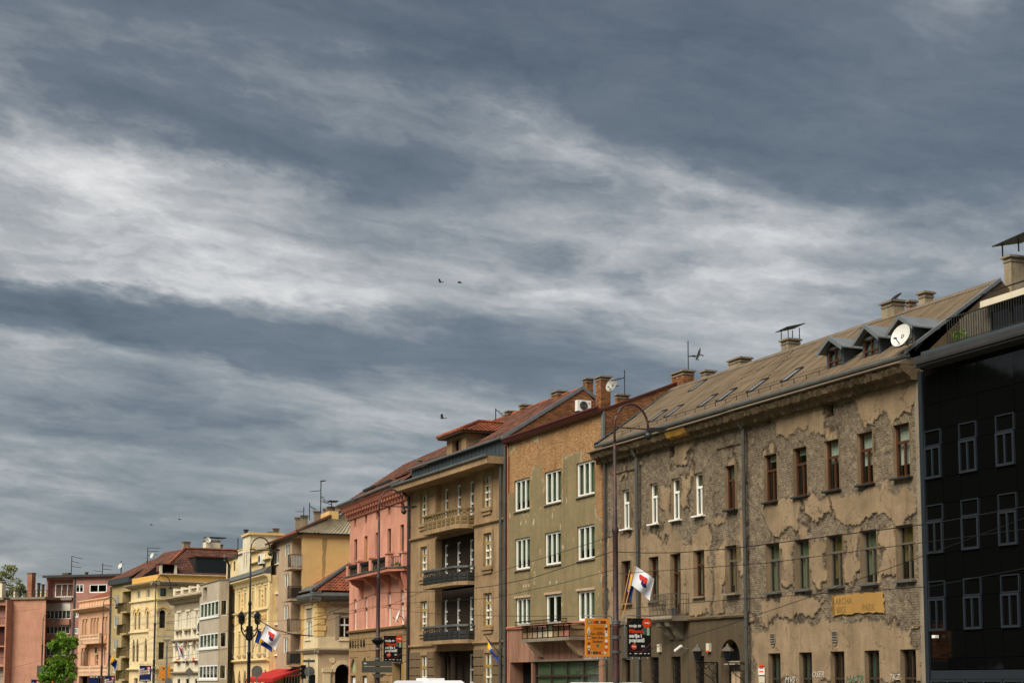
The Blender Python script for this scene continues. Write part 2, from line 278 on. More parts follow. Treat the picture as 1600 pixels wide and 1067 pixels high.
M=dict(
 grey_relief=relief_mat('rough_plaster',(154,138,115),(114,101,85),(160,137,108),(126,107,83),(66,56,46),(88,76,58),(72,62,48)),
 olive_relief=relief_mat('peeling_render',(190,150,108),(164,124,84),(134,123,92),(116,107,80),(190,176,146),(152,112,92),(108,80,66),brick=((196,156,108),(166,118,74),(120,90,62))),
 brown=plaster('brown_render',(162,134,100),(80,62,44),.3,.5),
 pink=plaster('pink_render',(214,151,127),(132,80,66),.24,.42),
 pinkdark=plaster('pink_trim',(190,124,102),(110,60,50),.15,.3),
 stone=plaster('sandstone_block',(158,130,92),(100,78,54),.25,.3),
 stone2=plaster('sooty_block',(122,102,76),(66,52,38),.3,.4),
 cream=plaster('cream_render',(226,206,166),(140,116,84),.2,.4),
 creamshade=plaster('shaded_cream_render',(196,172,138),(136,112,84),.12,.25),  # cream side wall with its shade mixed into the colour
 quoin=plaster('yellow_quoin',(222,188,124),(150,110,60),.15,.2),
 ochre=plaster('ochre_render',(222,184,122),(112,82,50),.10,.12,.2),
 beige=plaster('beige_render',(184,158,130),(106,88,70),.15,.35),
 yellow=plaster('yellow_render',(234,203,148),(150,112,66),.22,.4),
 yellowtrim=plaster('yellow_trim',(240,216,166),(170,130,78),.12,.2),
 yellow2=plaster('striped_yellow_render',(238,210,162),(160,120,72),.2,.36),
 deepyellow=plaster('deep_yellow_render',(220,174,92),(150,104,44),.1,.2),
 white=plaster('offwhite_render',(236,222,194),(140,120,92),.2,.42),
 whitegrey=plaster('grey_trim_render',(168,152,128),(100,86,70),.15,.3),
 greyblock=plaster('grey_render',(188,174,152),(110,96,78),.15,.35),
 oliveblock=plaster('olive_beige_render',(184,162,116),(100,82,52),.2,.4),
 salmon=plaster('salmon_render',(216,168,134),(150,96,62),.14,.25),
 salmontrim=plaster('salmon_trim',(222,186,152),(150,110,80),.15,.3),
 farpink=plaster('rose_render',(190,139,114),(130,86,70),.2,.34),
 fardark=plaster('dusky_rose_render',(170,122,110),(84,56,48),.15,.2),
 concrete=plaster('concrete',(140,128,110),(80,70,58),.25,.5),
 chim=plaster('chimney_render',(158,142,118),(84,72,56),.3,.6,.6),
 cornice=plaster('weathered_cornice',(112,95,72),(52,42,32),.35,.5,.8),
 ochrecornice=plaster('ochre_cornice_patch',(186,140,60),(100,74,40),.2,.3,.6),
 brick=brickmat('brick',(180,122,74),(118,74,46),(88,68,52)),
 redbrick=brickmat('red_brick',(196,126,94),(164,98,70),(140,110,90)),
 tile=tilemat('roof_tile',(124,80,62),(94,60,48),(54,42,38)),
 tile2=tilemat('orange_roof_tile',(160,92,62),(130,70,48),(74,50,42)),
 roofbeige=simple('beige_corrugated_sheet',(102,87,68),.7,.0,.28,.9,.2),
 corr=simple('pale_corrugated_sheet',(150,138,112),.7,0,.3,2.),
 metal=simple('grey_metal',(118,122,124),.45,.3,.2,2.),
 zinc=simple('dull_zinc',(104,106,104),.5,.4,.25,2.),
 darkmetal=simple('dark_metal',(52,52,50),.5,.3,.25,3.),
 slate=simple('slate_blue_metal',(72,80,84),.5,.3,.15,2.),
 framegrey=simple('grey_aluminium',(52,58,65),.4,.5,.1,2.),
 fascia=simple('anthracite_fascia',(58,58,58),.6,.1,.25,1.5),
 white_paint=simple('white_paint',(232,230,222),.45,0,.06,3.,.4,.0),
 brownwood=simple('brown_wood',(76,44,25),.5,0,.35,6.),
 greywood=simple('weathered_wood',(92,84,72),.7,0,.25,6.),
 darkwood=simple('dark_wood',(58,44,32),.6,0,.3,6.),
 yellowwood=simple('yellow_paint',(160,128,56),.5,0,.15,4.),
 redmetal=simple('oxide_red_metal',(84,38,32),.5,0,.3,2.),
 iron=simple('black_iron',(30,28,27),.5,.4,.2,4.),
 void=simple('dark_interior',(16,14,12),.9,0,.1,1.,.1,0),  # near-black; the darkness of rooms and recesses is put into the colour
 curtain=simple('white_curtain',(206,204,192),.9,0,.12,5.,.1),
 ycurtain=simple('yellowed_blind',(124,100,58),.9,0,.2,3.,.1),
 gcurtain=simple('green_curtain',(120,128,102),.9,0,.3,3.,.1),
 tcurtain=simple('teal_blind',(46,96,88),.8,0,.2,3.,.1),
 blind=simple('roller_shutter',(196,190,176),.7,0,.1,3.),
 asphalt=simple('asphalt',(62,62,62),.9,0,.25,1.,.2),
 paving=simple('paving',(120,114,104),.9,0,.2,1.,.2),
 grass=simple('ground_earth',(92,94,70),.95,0,.3,.2,.1),
 wood_hill=simple('wooded_hillside',(40,50,28),1.,0,.7,.06,.0,1.),
 dishwhite=simple('dish_white',(206,204,196),.5,0,.1,3.),
 dishgrey=simple('dish_grey',(140,138,130),.5,.2,.2,3.),
 bird=simple('dark_plumage',(30,30,34),.7,0,.3,8.),
 red_awning=simple('red_awning_cloth',(168,26,22),.8,0,.15,2.),
 cream_awning=simple('cream_awning_cloth',(204,192,168),.8,0,.12,2.),
 plant=simple('balcony_plant',(64,92,30),.8,0,.5,9.,.2),
 flagwhite=simple('flag_white',(226,226,230),.8,0,.06,5.,.2),
 flagblue=simple('flag_blue',(28,54,128),.8,0,.1,5.,.2),
 flagyellow=simple('flag_yellow',(236,172,30),.8,0,.1,5.,.2),
 flagred=simple('flag_red',(196,56,40),.8,0,.1,5.,.2),
 flagnavy=simple('flag_navy',(36,32,92),.8,0,.1,5.,.2),
 polewood=simple('pole_wood',(186,134,76),.7,0,.2,8.),
 p_orange=simple('poster_orange',(222,140,40),.6,0,.05,3.,.3,0),
 p_black=simple('poster_black',(14,15,15),.4,0,.1,3.,.4,0),
 p_red=simple('poster_red',(222,62,22),.5,0,.04,3.,.3,0),
 p_white=simple('poster_white',(226,222,214),.5,0,.03,3.,.3,0),
 p_blue=simple('poster_blue',(20,38,92),.5,0,.1,3.,.3,0),
 p_brown=simple('poster_brown',(92,60,30),.5,0,.05,3.,.3,0),
 p_teal=simple('poster_teal',(70,100,98),.5,0,.05,3.,.3,0),
 p_mint=simple('poster_mint',(150,176,146),.5,0,.05,3.,.3,0),
 p_cream=simple('poster_cream',(222,196,150),.5,0,.05,3.,.3,0),
 p_wine=simple('poster_wine',(142,38,28),.5,0,.05,3.,.3,0),
 p_ochre=simple('poster_ochre',(206,122,30),.6,0,.05,3.,.3,0),
 sign_grey=simple('sign_grey',(84,84,74),.6,0,.1,3.),
 signback=simple('sign_back',(124,122,118),.5,.4,.15,3.),
 green_panel=simple('green_panel',(148,158,118),.7,0,.1,3.),
 ghost=simple('faded_lettering',(126,100,58),.9,0,.2,3.,.1),
 yellowpatch=plaster('yellow_painted_plaster',(164,126,70),(140,100,50),.12,.4),
 graf_white=simple('white_spray_paint',(190,184,172),.8,0,.2,3.),
 graf_green=simple('green_spray_paint',(54,104,82),.8,0,.2,3.),
 pipe=simple('downpipe_metal',(88,88,84),.5,.4,.3,1.5),
 bark=simple('bark',(70,54,40),.95,0,.3,5.,.1,.5),
 vanwhite=simple('van_paint',(226,228,230),.3,0,.03,1.,.5,0),
 soot_shade=plaster('sooty_shaded_render',(50,41,31),(48,38,28),.3,.4),  # soot, plus the shade under balconies and porch painted into the brown
 olivewood=simple('olive_wood',(112,94,58),.6,0,.25,4.),
 flash=simple('weathered_flashing',(112,98,80),.6,.1,.3,1.5),
 stain=plaster('rain_stain',(182,150,100),(84,70,52),.4,.6),
 skypane=simple('skylight_glazing',(128,128,124),.12,0,.05,1.,.5,0),  # opaque grey pane; the sky's reflection is put into its colour
 tyre=simple('tyre_rubber',(24,24,24),.9,0,.1,5.),
 carglass=simple('vehicle_glass',(20,24,26),.08,0,.1,1.,.5,0),
)
def leafmat(name,c1,c2):
    m,nt,b=base(name); v=ocoord(nt)
    col=MIX(nt,RAMP(nt,noise(nt,v,1.3,5.,.6),[(.35,(0,0,0)),(.68,(1,1,1))]),lin(c1),lin(c2))
    nt.links.new(col,b.inputs['Base Color']); b.inputs['Roughness'].default_value=.6
    tr=N(nt,'ShaderNodeBsdfTranslucent',{0:col}); mx=N(nt,'ShaderNodeMixShader',{0:.35,1:b.outputs[0],2:tr.outputs[0]})
    o=[n for n in nt.nodes if n.type=='OUTPUT_MATERIAL'][0]; nt.links.new(mx.outputs[0],o.inputs[0]); return m
M['leaf']=leafmat('bright_leaves',(78,118,26),(132,172,48)); M['leaf2']=leafmat('olive_leaves',(104,112,56),(146,146,84))
def polemat():
    m,nt,b=base('peeling_red_pole_paint'); v=ocoord(nt,(3,3,1.))
    c=MIX(nt,RAMP(nt,noise(nt,v,1.6,6.,.65),[(.44,(0,0,0)),(.56,(1,1,1))]),lin((40,35,35)),lin((82,42,38)))
    nt.links.new(c,b.inputs['Base Color']); b.inputs['Roughness'].default_value=.6; bump(nt,b,noise(nt,v,9.,4.),.3,.01); return m
M['redpole']=polemat()
def roofsheet():
    m,nt,b=base('weathered_roof_sheet'); v=ocoord(nt,(3.,.22,.22)); v2=ocoord(nt)
    c=MIX(nt,RAMP(nt,noise(nt,v,1.2,6.,.65),[(.35,(0,0,0)),(.68,(1,1,1))]),lin((84,70,54)),lin((116,100,80)))
    c=MIX(nt,MATH(nt,'MULTIPLY',RAMP(nt,noise(nt,v2,.7,7.,.66),[(.5,(0,0,0)),(.66,(1,1,1))]),.45),c,lin((70,56,42)))
    c=MIX(nt,MATH(nt,'MULTIPLY',RAMP(nt,noise(nt,v2,2.6,6.,.7),[(.6,(0,0,0)),(.7,(1,1,1))]),.5),c,lin((96,68,46)))
    nt.links.new(c,b.inputs['Base Color']); b.inputs['Roughness'].default_value=.7; b.inputs['Specular IOR Level'].default_value=.2; bump(nt,b,noise(nt,v2,8.,5.),.3,.02); return m
M['roofbeige']=roofsheet()
# ------------------------------------------------------------------ numpy noise for wall relief
def vnoise(x,y,seed):
    xi=np.floor(x).astype(np.int64); yi=np.floor(y).astype(np.int64); xf=x-xi; yf=y-yi
    def h(a,b):
        n=(a*374761393+b*668265263+seed*1442695041)&0x7fffffff; n=((n^(n>>13))*1274126177)&0x7fffffff; n=n^(n>>16); return (n&0xffff)/65535.
    xf=xf*xf*(3-2*xf); yf=yf*yf*(3-2*yf)
    return (h(xi,yi)*(1-xf)+h(xi+1,yi)*xf)*(1-yf)+(h(xi,yi+1)*(1-xf)+h(xi+1,yi+1)*xf)*yf
def fbm(x,y,seed,o=4,g=.5):
    t=0;a=1;s=0
    for k in range(o): t=t+a*vnoise(x*2**k,y*2**k,seed+k*17); s+=a; a*=g
    return t/s
def sdpoly(px,py,P):
    d=np.full(px.shape,1e9); ins=np.zeros(px.shape,bool); n=len(P)
    for i in range(n):
        ax,ay=P[i]; bx,by=P[(i+1)%n]; ex,ey=bx-ax,by-ay; wx,wy=px-ax,py-ay
        t=np.clip((wx*ex+wy*ey)/(ex*ex+ey*ey+1e-9),0,1); d=np.minimum(d,(wx-ex*t)**2+(wy-ey*t)**2)
        c=((ay>py)!=(by>py))&(px<(bx-ax)*(py-ay)/((by-ay) if by!=ay else 1e-9)+ax); ins^=c
    d=np.sqrt(d); return np.where(ins,-d,d)
# ------------------------------------------------------------------ building kit
WC={}
class FB(Fr):
    def __init__(s,P,e,root,off=(0,0,0),rz=0.): super().__init__(P,e); s.root=root; s.off=off; s.rz=rz; s.W=0
    def put(s,name,me,loc=(0,0,0),kind=None,label=None,parent=None):
        c,q=math.cos(s.rz),math.sin(s.rz)
        if parent is None:
            l=(s.off[0]+loc[0]*c-loc[1]*q,s.off[1]+loc[0]*q+loc[1]*c,s.off[2]+loc[2]); return mkobj(name,me,s.root,l,s.rz,kind,label)
        return mkobj(name,me,parent,loc,0,kind,label)
    def b(s,mb,name,mat,parent=None,smooth=False,kind=None,label=None): return s.put(name,mb.mesh(name,M[mat],smooth),(0,0,0),kind,label,parent)
    def side(s,u):
        c,q=math.cos(s.rz),math.sin(s.rz)
        f=FB(s.world(u,0,0)[:2],s.i,s.root,(s.off[0]+u*c,s.off[1]+u*q,0),s.rz+math.pi/2); return f
    def rect(s,xl,xr,yt,yb,yl=0.):
        ym=(yt+yb)/2; xm=(xl+xr)/2
        return (s.uv(xl,ym,yl)[0],s.uv(xr,ym,yl)[0],s.uv(xm,yb,yl)[2],s.uv(xm,yt,yl)[2])
    def row(s,rects,yl=0.,wmin=None):
        q=[s.rect(*r,yl=yl) for r in rects]; n=len(q)
        w=sum(a[1]-a[0] for a in q)/n; z0=sum(a[2] for a in q)/n; z1=sum(a[3] for a in q)/n
        if wmin: w=max(w,wmin)
        return [((a[0]+a[1])/2-w/2,(a[0]+a[1])/2+w/2,z0,z1) for a in q]
    def zat(s,x,y,yl=0.): return s.uv(x,y,yl)[2]
    def wall(s,mat,z0,z1,ops=(),u0=0.,u1=None,y=0.,step=None,mask=None,name='wall',rec=.25,parent=None,ztop=None):
        """front with real openings; ops: (u0,u1,z0,z1[,rec[,arch]])"""
        u1=s.W if u1 is None else u1
        def axis(a,b,cuts,st):
            c=sorted({round(x,4) for x in cuts if a<x<b}|{a,b}); o=[]
            if st:
                for p,q in zip(c[:-1],c[1:]):
                    n=max(1,round((q-p)/st)); o+= [p+(q-p)*k/n for k in range(n)]
                return np.array(o+[b])
            return np.array(c)
        us=axis(u0,u1,[x for o in ops for x in o[:2]],step); zs=axis(z0,z1,[x for o in ops for x in o[2:4]],step)
        U,Z=np.meshgrid(us,zs); Yv=np.full(U.shape,y); col=None
        if mask: dsp,col=mask(U,Z); Yv=Yv+dsp
        nu,nz=len(us),len(zs); uc=(us[:-1]+us[1:])/2; zc=(zs[:-1]+zs[1:])/2
        UC,ZC=np.meshgrid(uc,zc); keep=np.ones(UC.shape,bool)
        for o in ops: keep&=~((UC>o[0])&(UC<o[1])&(ZC>o[2])&(ZC<o[3]))
        if ztop is not None: keep&=ZC<ztop(UC)
        idx=np.arange(nu*nz).reshape(nz,nu); a=idx[:-1,:-1][keep];b_=idx[:-1,1:][keep];c=idx[1:,1:][keep];d=idx[1:,:-1][keep]
        V=np.stack([U.ravel(),Yv.ravel(),Z.ravel()],1); Fq=np.stack([a,b_,c,d],1)
        mb=MB(); mb.v=[tuple(p) for p in V.tolist()]; mb.f=[tuple(q) for q in Fq.tolist()]; nbase=len(mb.v)
        for o in ops:
            r=o[4] if len(o)>4 else rec; ar=o[5] if len(o)>5 else None; a0,a1,b0,b1=o[:4]; yy=y-.002
            mb.poly((a0,yy,b0),(a0,y+r,b0),(a0,y+r,b1),(a0,yy,b1)); mb.poly((a1,yy,b0),(a1,yy,b1),(a1,y+r,b1),(a1,y+r,b0))
            mb.poly((a0,yy,b1),(a0,y+r,b1),(a1,y+r,b1),(a1,yy,b1)); mb.poly((a0,yy,b0),(a1,yy,b0),(a1,y+r,b0),(a0,y+r,b0))
            if ar:
                h=(a1-a0)/2; cxm=(a0+a1)/2; K=8; cur=[]
                for k in range(K+1):
                    if ar=='round': th=math.pi*k/K; cur.append((cxm-h*math.cos(th),b1-min(h*.98,b1-b0)+min(h*.98,b1-b0)*math.sin(th)))
                    else:
                        tt=abs(2*k/K-1); hh=min(h*2.2,(b1-b0)*.6); cur.append((a0+(a1-a0)*k/K,b1-.01-hh*tt**2.0))
                for k in range(K):
                    (p0,q0),(p1,q1)=cur[k],cur[k+1]
                    mb.poly((p0,y,q0),(p1,y,q1),(p1,y,b1),(p0,y,b1)); mb.poly((p0,y,q0),(p0,y+r*.9,q0),(p1,y+r*.9,q1),(p1,y,q1))
        me=mb.mesh(name,M[mat])
        if col is not None:
            ca=me.color_attributes.new('mask','FLOAT_COLOR','POINT'); arr=np.zeros((len(mb.v),4),np.float32); arr[:,3]=1; arr[:nbase,:3]=col.reshape(-1,3)
            if nbase<len(mb.v):
                ex=np.array(mb.v[nbase:]); _,ec=mask(ex[:,0][None,:],ex[:,2][None,:]); arr[nbase:,:3]=ec.reshape(-1,3); arr[nbase:,0]=1; arr[nbase:,1]=0
            ca.data.foreach_set('color',arr.ravel())
        return s.put(name,me,parent=parent)
    def shell(s,mat,zt,dep=10.,y0=0.,inner=.9,left=True,right=True,back=True,u0=0.,u1=None,zr=None):
        u1=s.W if u1 is None else u1
        if left: s.b(MB().box(u0,u0+.25,y0+.02,dep,0,zr or zt),'side_wall',mat)
        if right: s.b(MB().box(u1-.25,u1,y0+.02,dep,0,zr or zt),'side_wall',mat)
        if back: s.b(MB().box(u0+.25,u1-.25,dep-.25,dep,0,zt),'back_wall',mat)
        if inner: s.b(MB().box(u0+.26,u1-.26,y0+inner,y0+inner+.1,0,zt-.1),'inner_wall','void')  # dark sheet added behind the windows so no light leaks through
    def win(s,o,spec,fm,y=.18,ft=.07,sill=None,curt=None,cm='curtain',gl=None,sw=.14,name='window',outer=None):
        """o=(u0,u1,z0,z1); spec rows bottom-up [(share,cols)]"""
        u0,u1,z0,z1=o[:4]; wd=round(u1-u0,2); ht=round(z1-z0,2); key=(wd,ht,tuple(spec),fm,ft)
        if key not in WC:
            mb=MB(); d0,d1=-.05,.03; ft2=ft*.8
            mb.box(0,ft,d0,d1,0,ht); mb.box(wd-ft,wd,d0,d1,0,ht); mb.box(ft,wd-ft,d0,d1,0,ft); mb.box(ft,wd-ft,d0,d1,ht-ft,ht)
            tot=sum(a for a,_ in spec); z=ft; cells=[]; H=ht-2*ft
            for k,(a,n) in enumerate(spec):
                zt=z+H*a/tot
                if k<len(spec)-1: mb.box(ft,wd-ft,d0-.01,d1,zt-ft*.6,zt+ft*.6)
                za=z+(ft*.6 if k else 0); zb=zt-(ft*.6 if k<len(spec)-1 else 0); cw=(wd-2*ft)/n
                for j in range(n):
                    xa=ft+cw*j+(ft2/2 if j else 0); xb=ft+cw*(j+1)-(ft2/2 if j<n-1 else 0)
                    if j<n-1: mb.box(ft+cw*(j+1)-ft2/2,ft+cw*(j+1)+ft2/2,d0-.005,d1,za,zb)
                    cells.append((xa,xb,za,zb))
                z=zt
            pm=[]
            for (xa,xb,za,zb) in cells: pm.append((MB().box(0,xb-xa,0,.008,0,zb-za).mesh('pane',gl or glass),(xa,.0,za)))
            WC[key]=(mb.mesh(name,M[fm]),pm)
        fme,pm=WC[key]; wo=s.put(name,fme,(u0,y,z0))
        for me,l in pm: mkobj('pane',me,wo,l)
        if outer:
            om,ot=outer; ok=('o',wd,ht,om,ot)
            if ok not in WC: WC[ok]=MB().box(0,ot,-.075,-.052,0,ht).box(wd-ot,wd,-.075,-.052,0,ht).box(ot,wd-ot,-.075,-.052,0,ot).box(ot,wd-ot,-.075,-.052,ht-ot,ht).box(ot,wd-ot,-.08,-.052,ht*.70,ht*.75).box(wd/2-.03,wd/2+.03,-.078,-.052,ot,ht*.7).mesh('outer_frame',M[om])
            mkobj('outer_frame',WC[ok],wo)
        if sill: mkobj('sill',MB().box(-.06,wd+.06,-y-sw,-.06,-.07,-.005).mesh('sill',M[sill]),wo)
        if curt:
            a,b=curt; a=min(b-.15,a+random.choice((0,0,.12,.3))); mb=MB(); n=max(4,int(wd/.1)); zs0=ht*a+.02; zs1=ht*b-.02
            xs=[.03+(wd-.06)*k/n for k in range(n+1)]; ys=[.12+.025*(k%2) for k in range(n+1)]
            for k in range(n): mb.poly((xs[k],ys[k],zs0),(xs[k+1],ys[k+1],zs0),(xs[k+1],ys[k+1],zs1),(xs[k],ys[k],zs1))
            mkobj('curtain',mb.mesh('curtain',M[cm]),wo)
        return wo
    def bx(s,x0,x1,y0,y1,z0,z1,name,mat,parent=None,label=None): return s.b(MB().box(x0,x1,y0,y1,z0,z1),name,mat,parent,label=label)
    def prof(s,pts,u0,u1,name,mat,step=None,jit=0.,seed=0,parent=None,closed=True):
        """cornice-like profile (y,z) run along u"""
        n=len(pts); k=max(1,int((u1-u0)/step)) if step else 1; rr=random.Random(seed); mb=MB(); vs=[]
        for i in range(k+1):
            u=u0+(u1-u0)*i/k
            for (y,z) in pts: vs.append((u,y+rr.uniform(-jit,jit),z+rr.uniform(-jit,jit)))
        fs=[]
        for i in range(k):
            for j in range(n if closed else n-1): fs.append((i*n+j,i*n+(j+1)%n,(i+1)*n+(j+1)%n,(i+1)*n+j))
        if closed: fs+=[tuple(range(n)),tuple(range(k*n+n-1,k*n-1,-1))]
        mb.add(vs,fs); return s.b(mb,name,mat,parent)
    def pipe(s,u,z0,z1,r=.07,y=-.12,mat='pipe',top=None):
        pts=[(u,y,z0),(u,y,z1)]
        if top: pts+=[(u,y+top[0]*.3,z1+.15),(u,y+top[0],z1+top[1])]
        mb=MB().tube(pts,r,8)
        for k in range(int((z1-z0)/2.6)): mb.lathe([(r+.02,z0+1.2+2.6*k),(r+.02,z0+1.3+2.6*k)],8,(u,y))
        return s.b(mb,'downpipe',mat,smooth=False)
    def chim(s,xl,xr,yt,zb,yl=4.,dep=.7,mat='chim',capm='concrete',cap=.1):
        u0=s.uv(xl,yt,yl)[0]; u1=s.uv(xr,yt,yl+dep)[0]; zt=s.uv((xl+xr)/2,yt,yl)[2]
        if u1<u0+.35: u1=u0+.35
        ov=.09; c=s.bx(u0+ov,u1-ov,yl+ov,yl+dep-ov,zb,zt-cap,'chimney',mat)
        mb=MB().box(u0,u1,yl,yl+dep,zt-cap,zt-cap*.35); mb.box(u0+.05,u1-.05,yl+.05,yl+dep-.05,zt-cap*.35,zt); mb.box(u0+ov-.03,u1-ov+.03,yl+ov-.03,yl+dep-ov+.03,zt-cap-.16,zt-cap-.08)
        s.b(mb,'chimney_cap',capm,c); return c,(u0,u1,yl,yl+dep,zt)
def pline(*ps): return list(ps)
def building(name,label,xl,xr,vp,off=0.,cat='building',P=None,group=None):
    d=vpdir(vp); e=(-d[0],-d[1]); Pr=P or online(xr,1000,off); f=Fr(Pr,e); u=f.uv(xl,1000)[0]; Pl=f.world(u,0,0)[:2]
    root=mkobj(name,None,None,(Pl[0],Pl[1],0),math.atan2(e[1],e[0]),None,label,cat,group); b=FB(Pl,e,root); b.W=-u; return b
def tileroof(A0,A1,B0,B1,course=.36,per=.3,amp=.028,lift=.035):
    """courses of pantiles on the quad eave A0-A1, ridge B0-B1 (stepped and corrugated)"""
    A0,A1,B0,B1=map(Vector,(A0,A1,B0,B1)); ed=(A1-A0).normalized(); up=((B0+B1)/2-(A0+A1)/2); nrm=ed.cross(up).normalized()
    if nrm.z<0: nrm=-nrm
    n=max(2,int(up.length/course)); mb=MB()
    for j in range(n):
        a,b=j/n,(j+1)/n; Lq,Rq=A0.lerp(B0,a),A1.lerp(B1,a); Lt,Rt=A0.lerp(B0,b),A1.lerp(B1,b)
        m=max(1,int((Rq-Lq).length/(per/4))); vs=[]
        for k in range(m+1):
            q=k/m; p=Lq.lerp(Rq,q); r=Lt.lerp(Rt,q); ph=(p-A0).dot(ed)/per*2*math.pi; o=amp*math.sin(ph)
            vs.append(tuple(p+nrm*(lift+o))); vs.append(tuple(r+nrm*(o)))
        mb.add(vs,[(2*k,2*k+2,2*k+3,2*k+1) for k in range(m)])
        v2=[]
        for k in range(m+1):
            q=k/m; p=Lq.lerp(Rq,q); ph=(p-A0).dot(ed)/per*2*math.pi; o=amp*math.sin(ph); v2.append(tuple(p+nrm*(lift+o))); v2.append(tuple(p-nrm*.03))
        mb.add(v2,[(2*k,2*k+2,2*k+3,2*k+1) for k in range(m)])
    return mb
def corr(A0,A1,B0,B1,per=.2,amp=.02):
    A0,A1,B0,B1=map(Vector,(A0,A1,B0,B1)); ed=(A1-A0).normalized(); nrm=ed.cross((B0+B1)/2-(A0+A1)/2).normalized()
    if nrm.z<0: nrm=-nrm
    m=max(2,int((A1-A0).length/(per/4))); mb=MB(); vs=[]
    for k in range(m+1):
        q=k/m; o=nrm*(amp*math.sin((A1-A0).length*q/per*2*math.pi)); vs+= [tuple(A0.lerp(A1,q)+o),tuple(B0.lerp(B1,q)+o)]
    mb.add(vs,[(2*k,2*k+2,2*k+3,2*k+1) for k in range(m)]); return mb
def textmesh(txt,size,mat,ext=.004,align='LEFT',bold=0.,shear=0.,sp=1.,sx=1.):
    c=bpy.data.curves.new('t','FONT'); c.body=txt; c.size=size; c.extrude=ext; c.align_x=align; c.offset=bold; c.shear=shear; c.space_line=sp; c.resolution_u=2
    o=bpy.data.objects.new('t',c); COL.objects.link(o); dg=bpy.context.evaluated_depsgraph_get(); me=bpy.data.meshes.new_from_object(o.evaluated_get(dg))
    bpy.data.objects.remove(o); bpy.data.curves.remove(c)
    for v in me.vertices: x,y,z=v.co; v.co=(x*sx,-z,y)
    me.materials.clear(); me.materials.append(M[mat]); me.name='lettering'; return me
# ================================================================== SETTING
E0=(-S0[0],-S0[1]); MAIN=Fr(online(945),E0); MA=MAIN.ang()
def mainobj(name,mb,mat,kind): return mkobj(name,mb.mesh(name,M[mat]),None,(MAIN.P[0],MAIN.P[1],0),MA,kind)
mkobj('ground',MB().box(-5000,5000,-3000,5500,-.6,-.14).mesh('ground',M['grass']),None,kind='structure')
mainobj('road',MB().box(-420,80,-16,-4.8,-.13,-.116),'asphalt','structure')
mainobj('pavement',MB().box(-420,80,-4.5,30,-.135,0),'paving','structure')
mainobj('kerb',MB().box(-420,80,-4.8,-4.5,-.135,.006),'concrete','structure')
mb=MB(); na,nr=90,26; vs=[]
for i in range(na+1):
    az=R(-19-110*i/na)
    for j in range(nr+1):
        q=j/nr; d=330+520*q; h=150*(q**1.2)*min(1,(i/na)*7)*(.75+.5*fbm(np.array([i*.13]),np.array([q*1.5]),3)[0])
        h+=9*vnoise(np.array([i*1.7]),np.array([j*1.9]),9)[0]*min(1,i/4)
        vs.append((d*math.sin(az),d*math.cos(az),h-1))
mb.add(vs,[(i*(nr+1)+j,i*(nr+1)+j+1,(i+1)*(nr+1)+j+1,(i+1)*(nr+1)+j) for i in range(na) for j in range(nr)])
mkobj('hill',mb.mesh('hill',M['wood_hill'],True),None,kind='structure')
# ================================================================== A: black glass building
A=building('black_glass_building','black glass office building with grey framed windows and a roof terrace',1447,1720,-320)
zr=[A.zat(1456,y) for y in (1046,1028,985.5,934,908,865,813.5,789,748,697,672,631.5)]
zF0=A.zat(1432,574,-.65); zF1=A.zat(1432,557,-.65); ztop=zF0+.05
pw=(A.uv(1593,700)[0]-A.uv(1450,700)[0])/5; c0=.24; nc=int((A.W-.35)/pw)
A.bx(.0,.21,-.06,.5,0,zF0,'corner_trim','framegrey')
A.bx(.22,A.W,.12,.3,0,zF0,'backing_wall','void')
A.shell('concrete',zF0,10,y0=.32,inner=None)
pc={}
def panel(u0,u1,z0,z1):
    k=(round(u1-u0,3),round(z1-z0,3))
    if k not in pc: pc[k]=MB().box(.008,k[0]-.008,0,.03,.008,k[1]-.008).mesh('glass_panel',bglass)
    o=A.put('glass_panel',pc[k],(u0,.0,z0)); o.location.y+=random.uniform(-.004,.004); o.rotation_euler.z+=random.uniform(-.006,.006)
wrows=[(2,4,3),(5,7,6),(8,10,9)]
for j in range(nc):
    u0=c0+pw*j; u1=u0+pw
    if j%2==0:
        segs=[(0,1),(1,2),(4,5),(7,8),(10,11)]
        for a,b,c in wrows:
            A.win((u0+.02,u1-.02,zr[c]+.0,zr[b]),[(1,1)],'framegrey',y=.0,ft=.035,gl=bglass)
            A.win((u0+.02,u1-.02,zr[a],zr[c]-.02),[(1,1)] if (j==2 and a==5) else [(1,2)],'framegrey',y=-.03,ft=.085,gl=bglass)
    else: segs=[(k,k+1) for k in range(11) if k not in (3,6,9)]
    for a,b in segs:
        za,zb=zr[a],zr[b]
        if j%2 and a in (2,5,8): zb=zr[b+1] if False else zr[b]
        panel(u0,u1,za,zb)
    if j%2:
        for a in (3,6,9): panel(u0,u1,zr[a],zr[a+1])
    panel(u0,u1,zr[11],ztop)
# ground floor shopfront
A.bx(.28,A.W,-.05,.1,zr[0]-.32,zr[0]-.02,'shop_band','framegrey')
for j in range(0,nc,2): A.win((c0+pw*j,c0+pw*(j+2)-.05,.5,zr[0]-.34),[(1,2)],'framegrey',y=.0,ft=.08,gl=bglass)
uf=A.uv(1428,566,-.65)[0]
A.bx(uf,A.W,-.65,.3,zF0,zF1,'fascia','fascia')
A.bx(uf+.15,A.W,-.72,-.655,zF0+.08,zF0+.16,'drip_edge','darkmetal')
zp=A.zat(1500,533,-.1)
A.bx(.35,A.W,-.15,.1,zF1+.004,zp,'parapet','slate')
A.bx(.3,A.W,.1,9.8,zF1-.2,zF1+.02,'terrace_floor','concrete')
mb=MB(); h=.95; ur0=A.uv(1480,520,-.0)[0]
mb.tube([(ur0,0,zp+h),(A.W,0,zp+h)],.025,6); mb.tube([(ur0,0,zp+.08),(A.W,0,zp+.08)],.015,5)
k=ur0
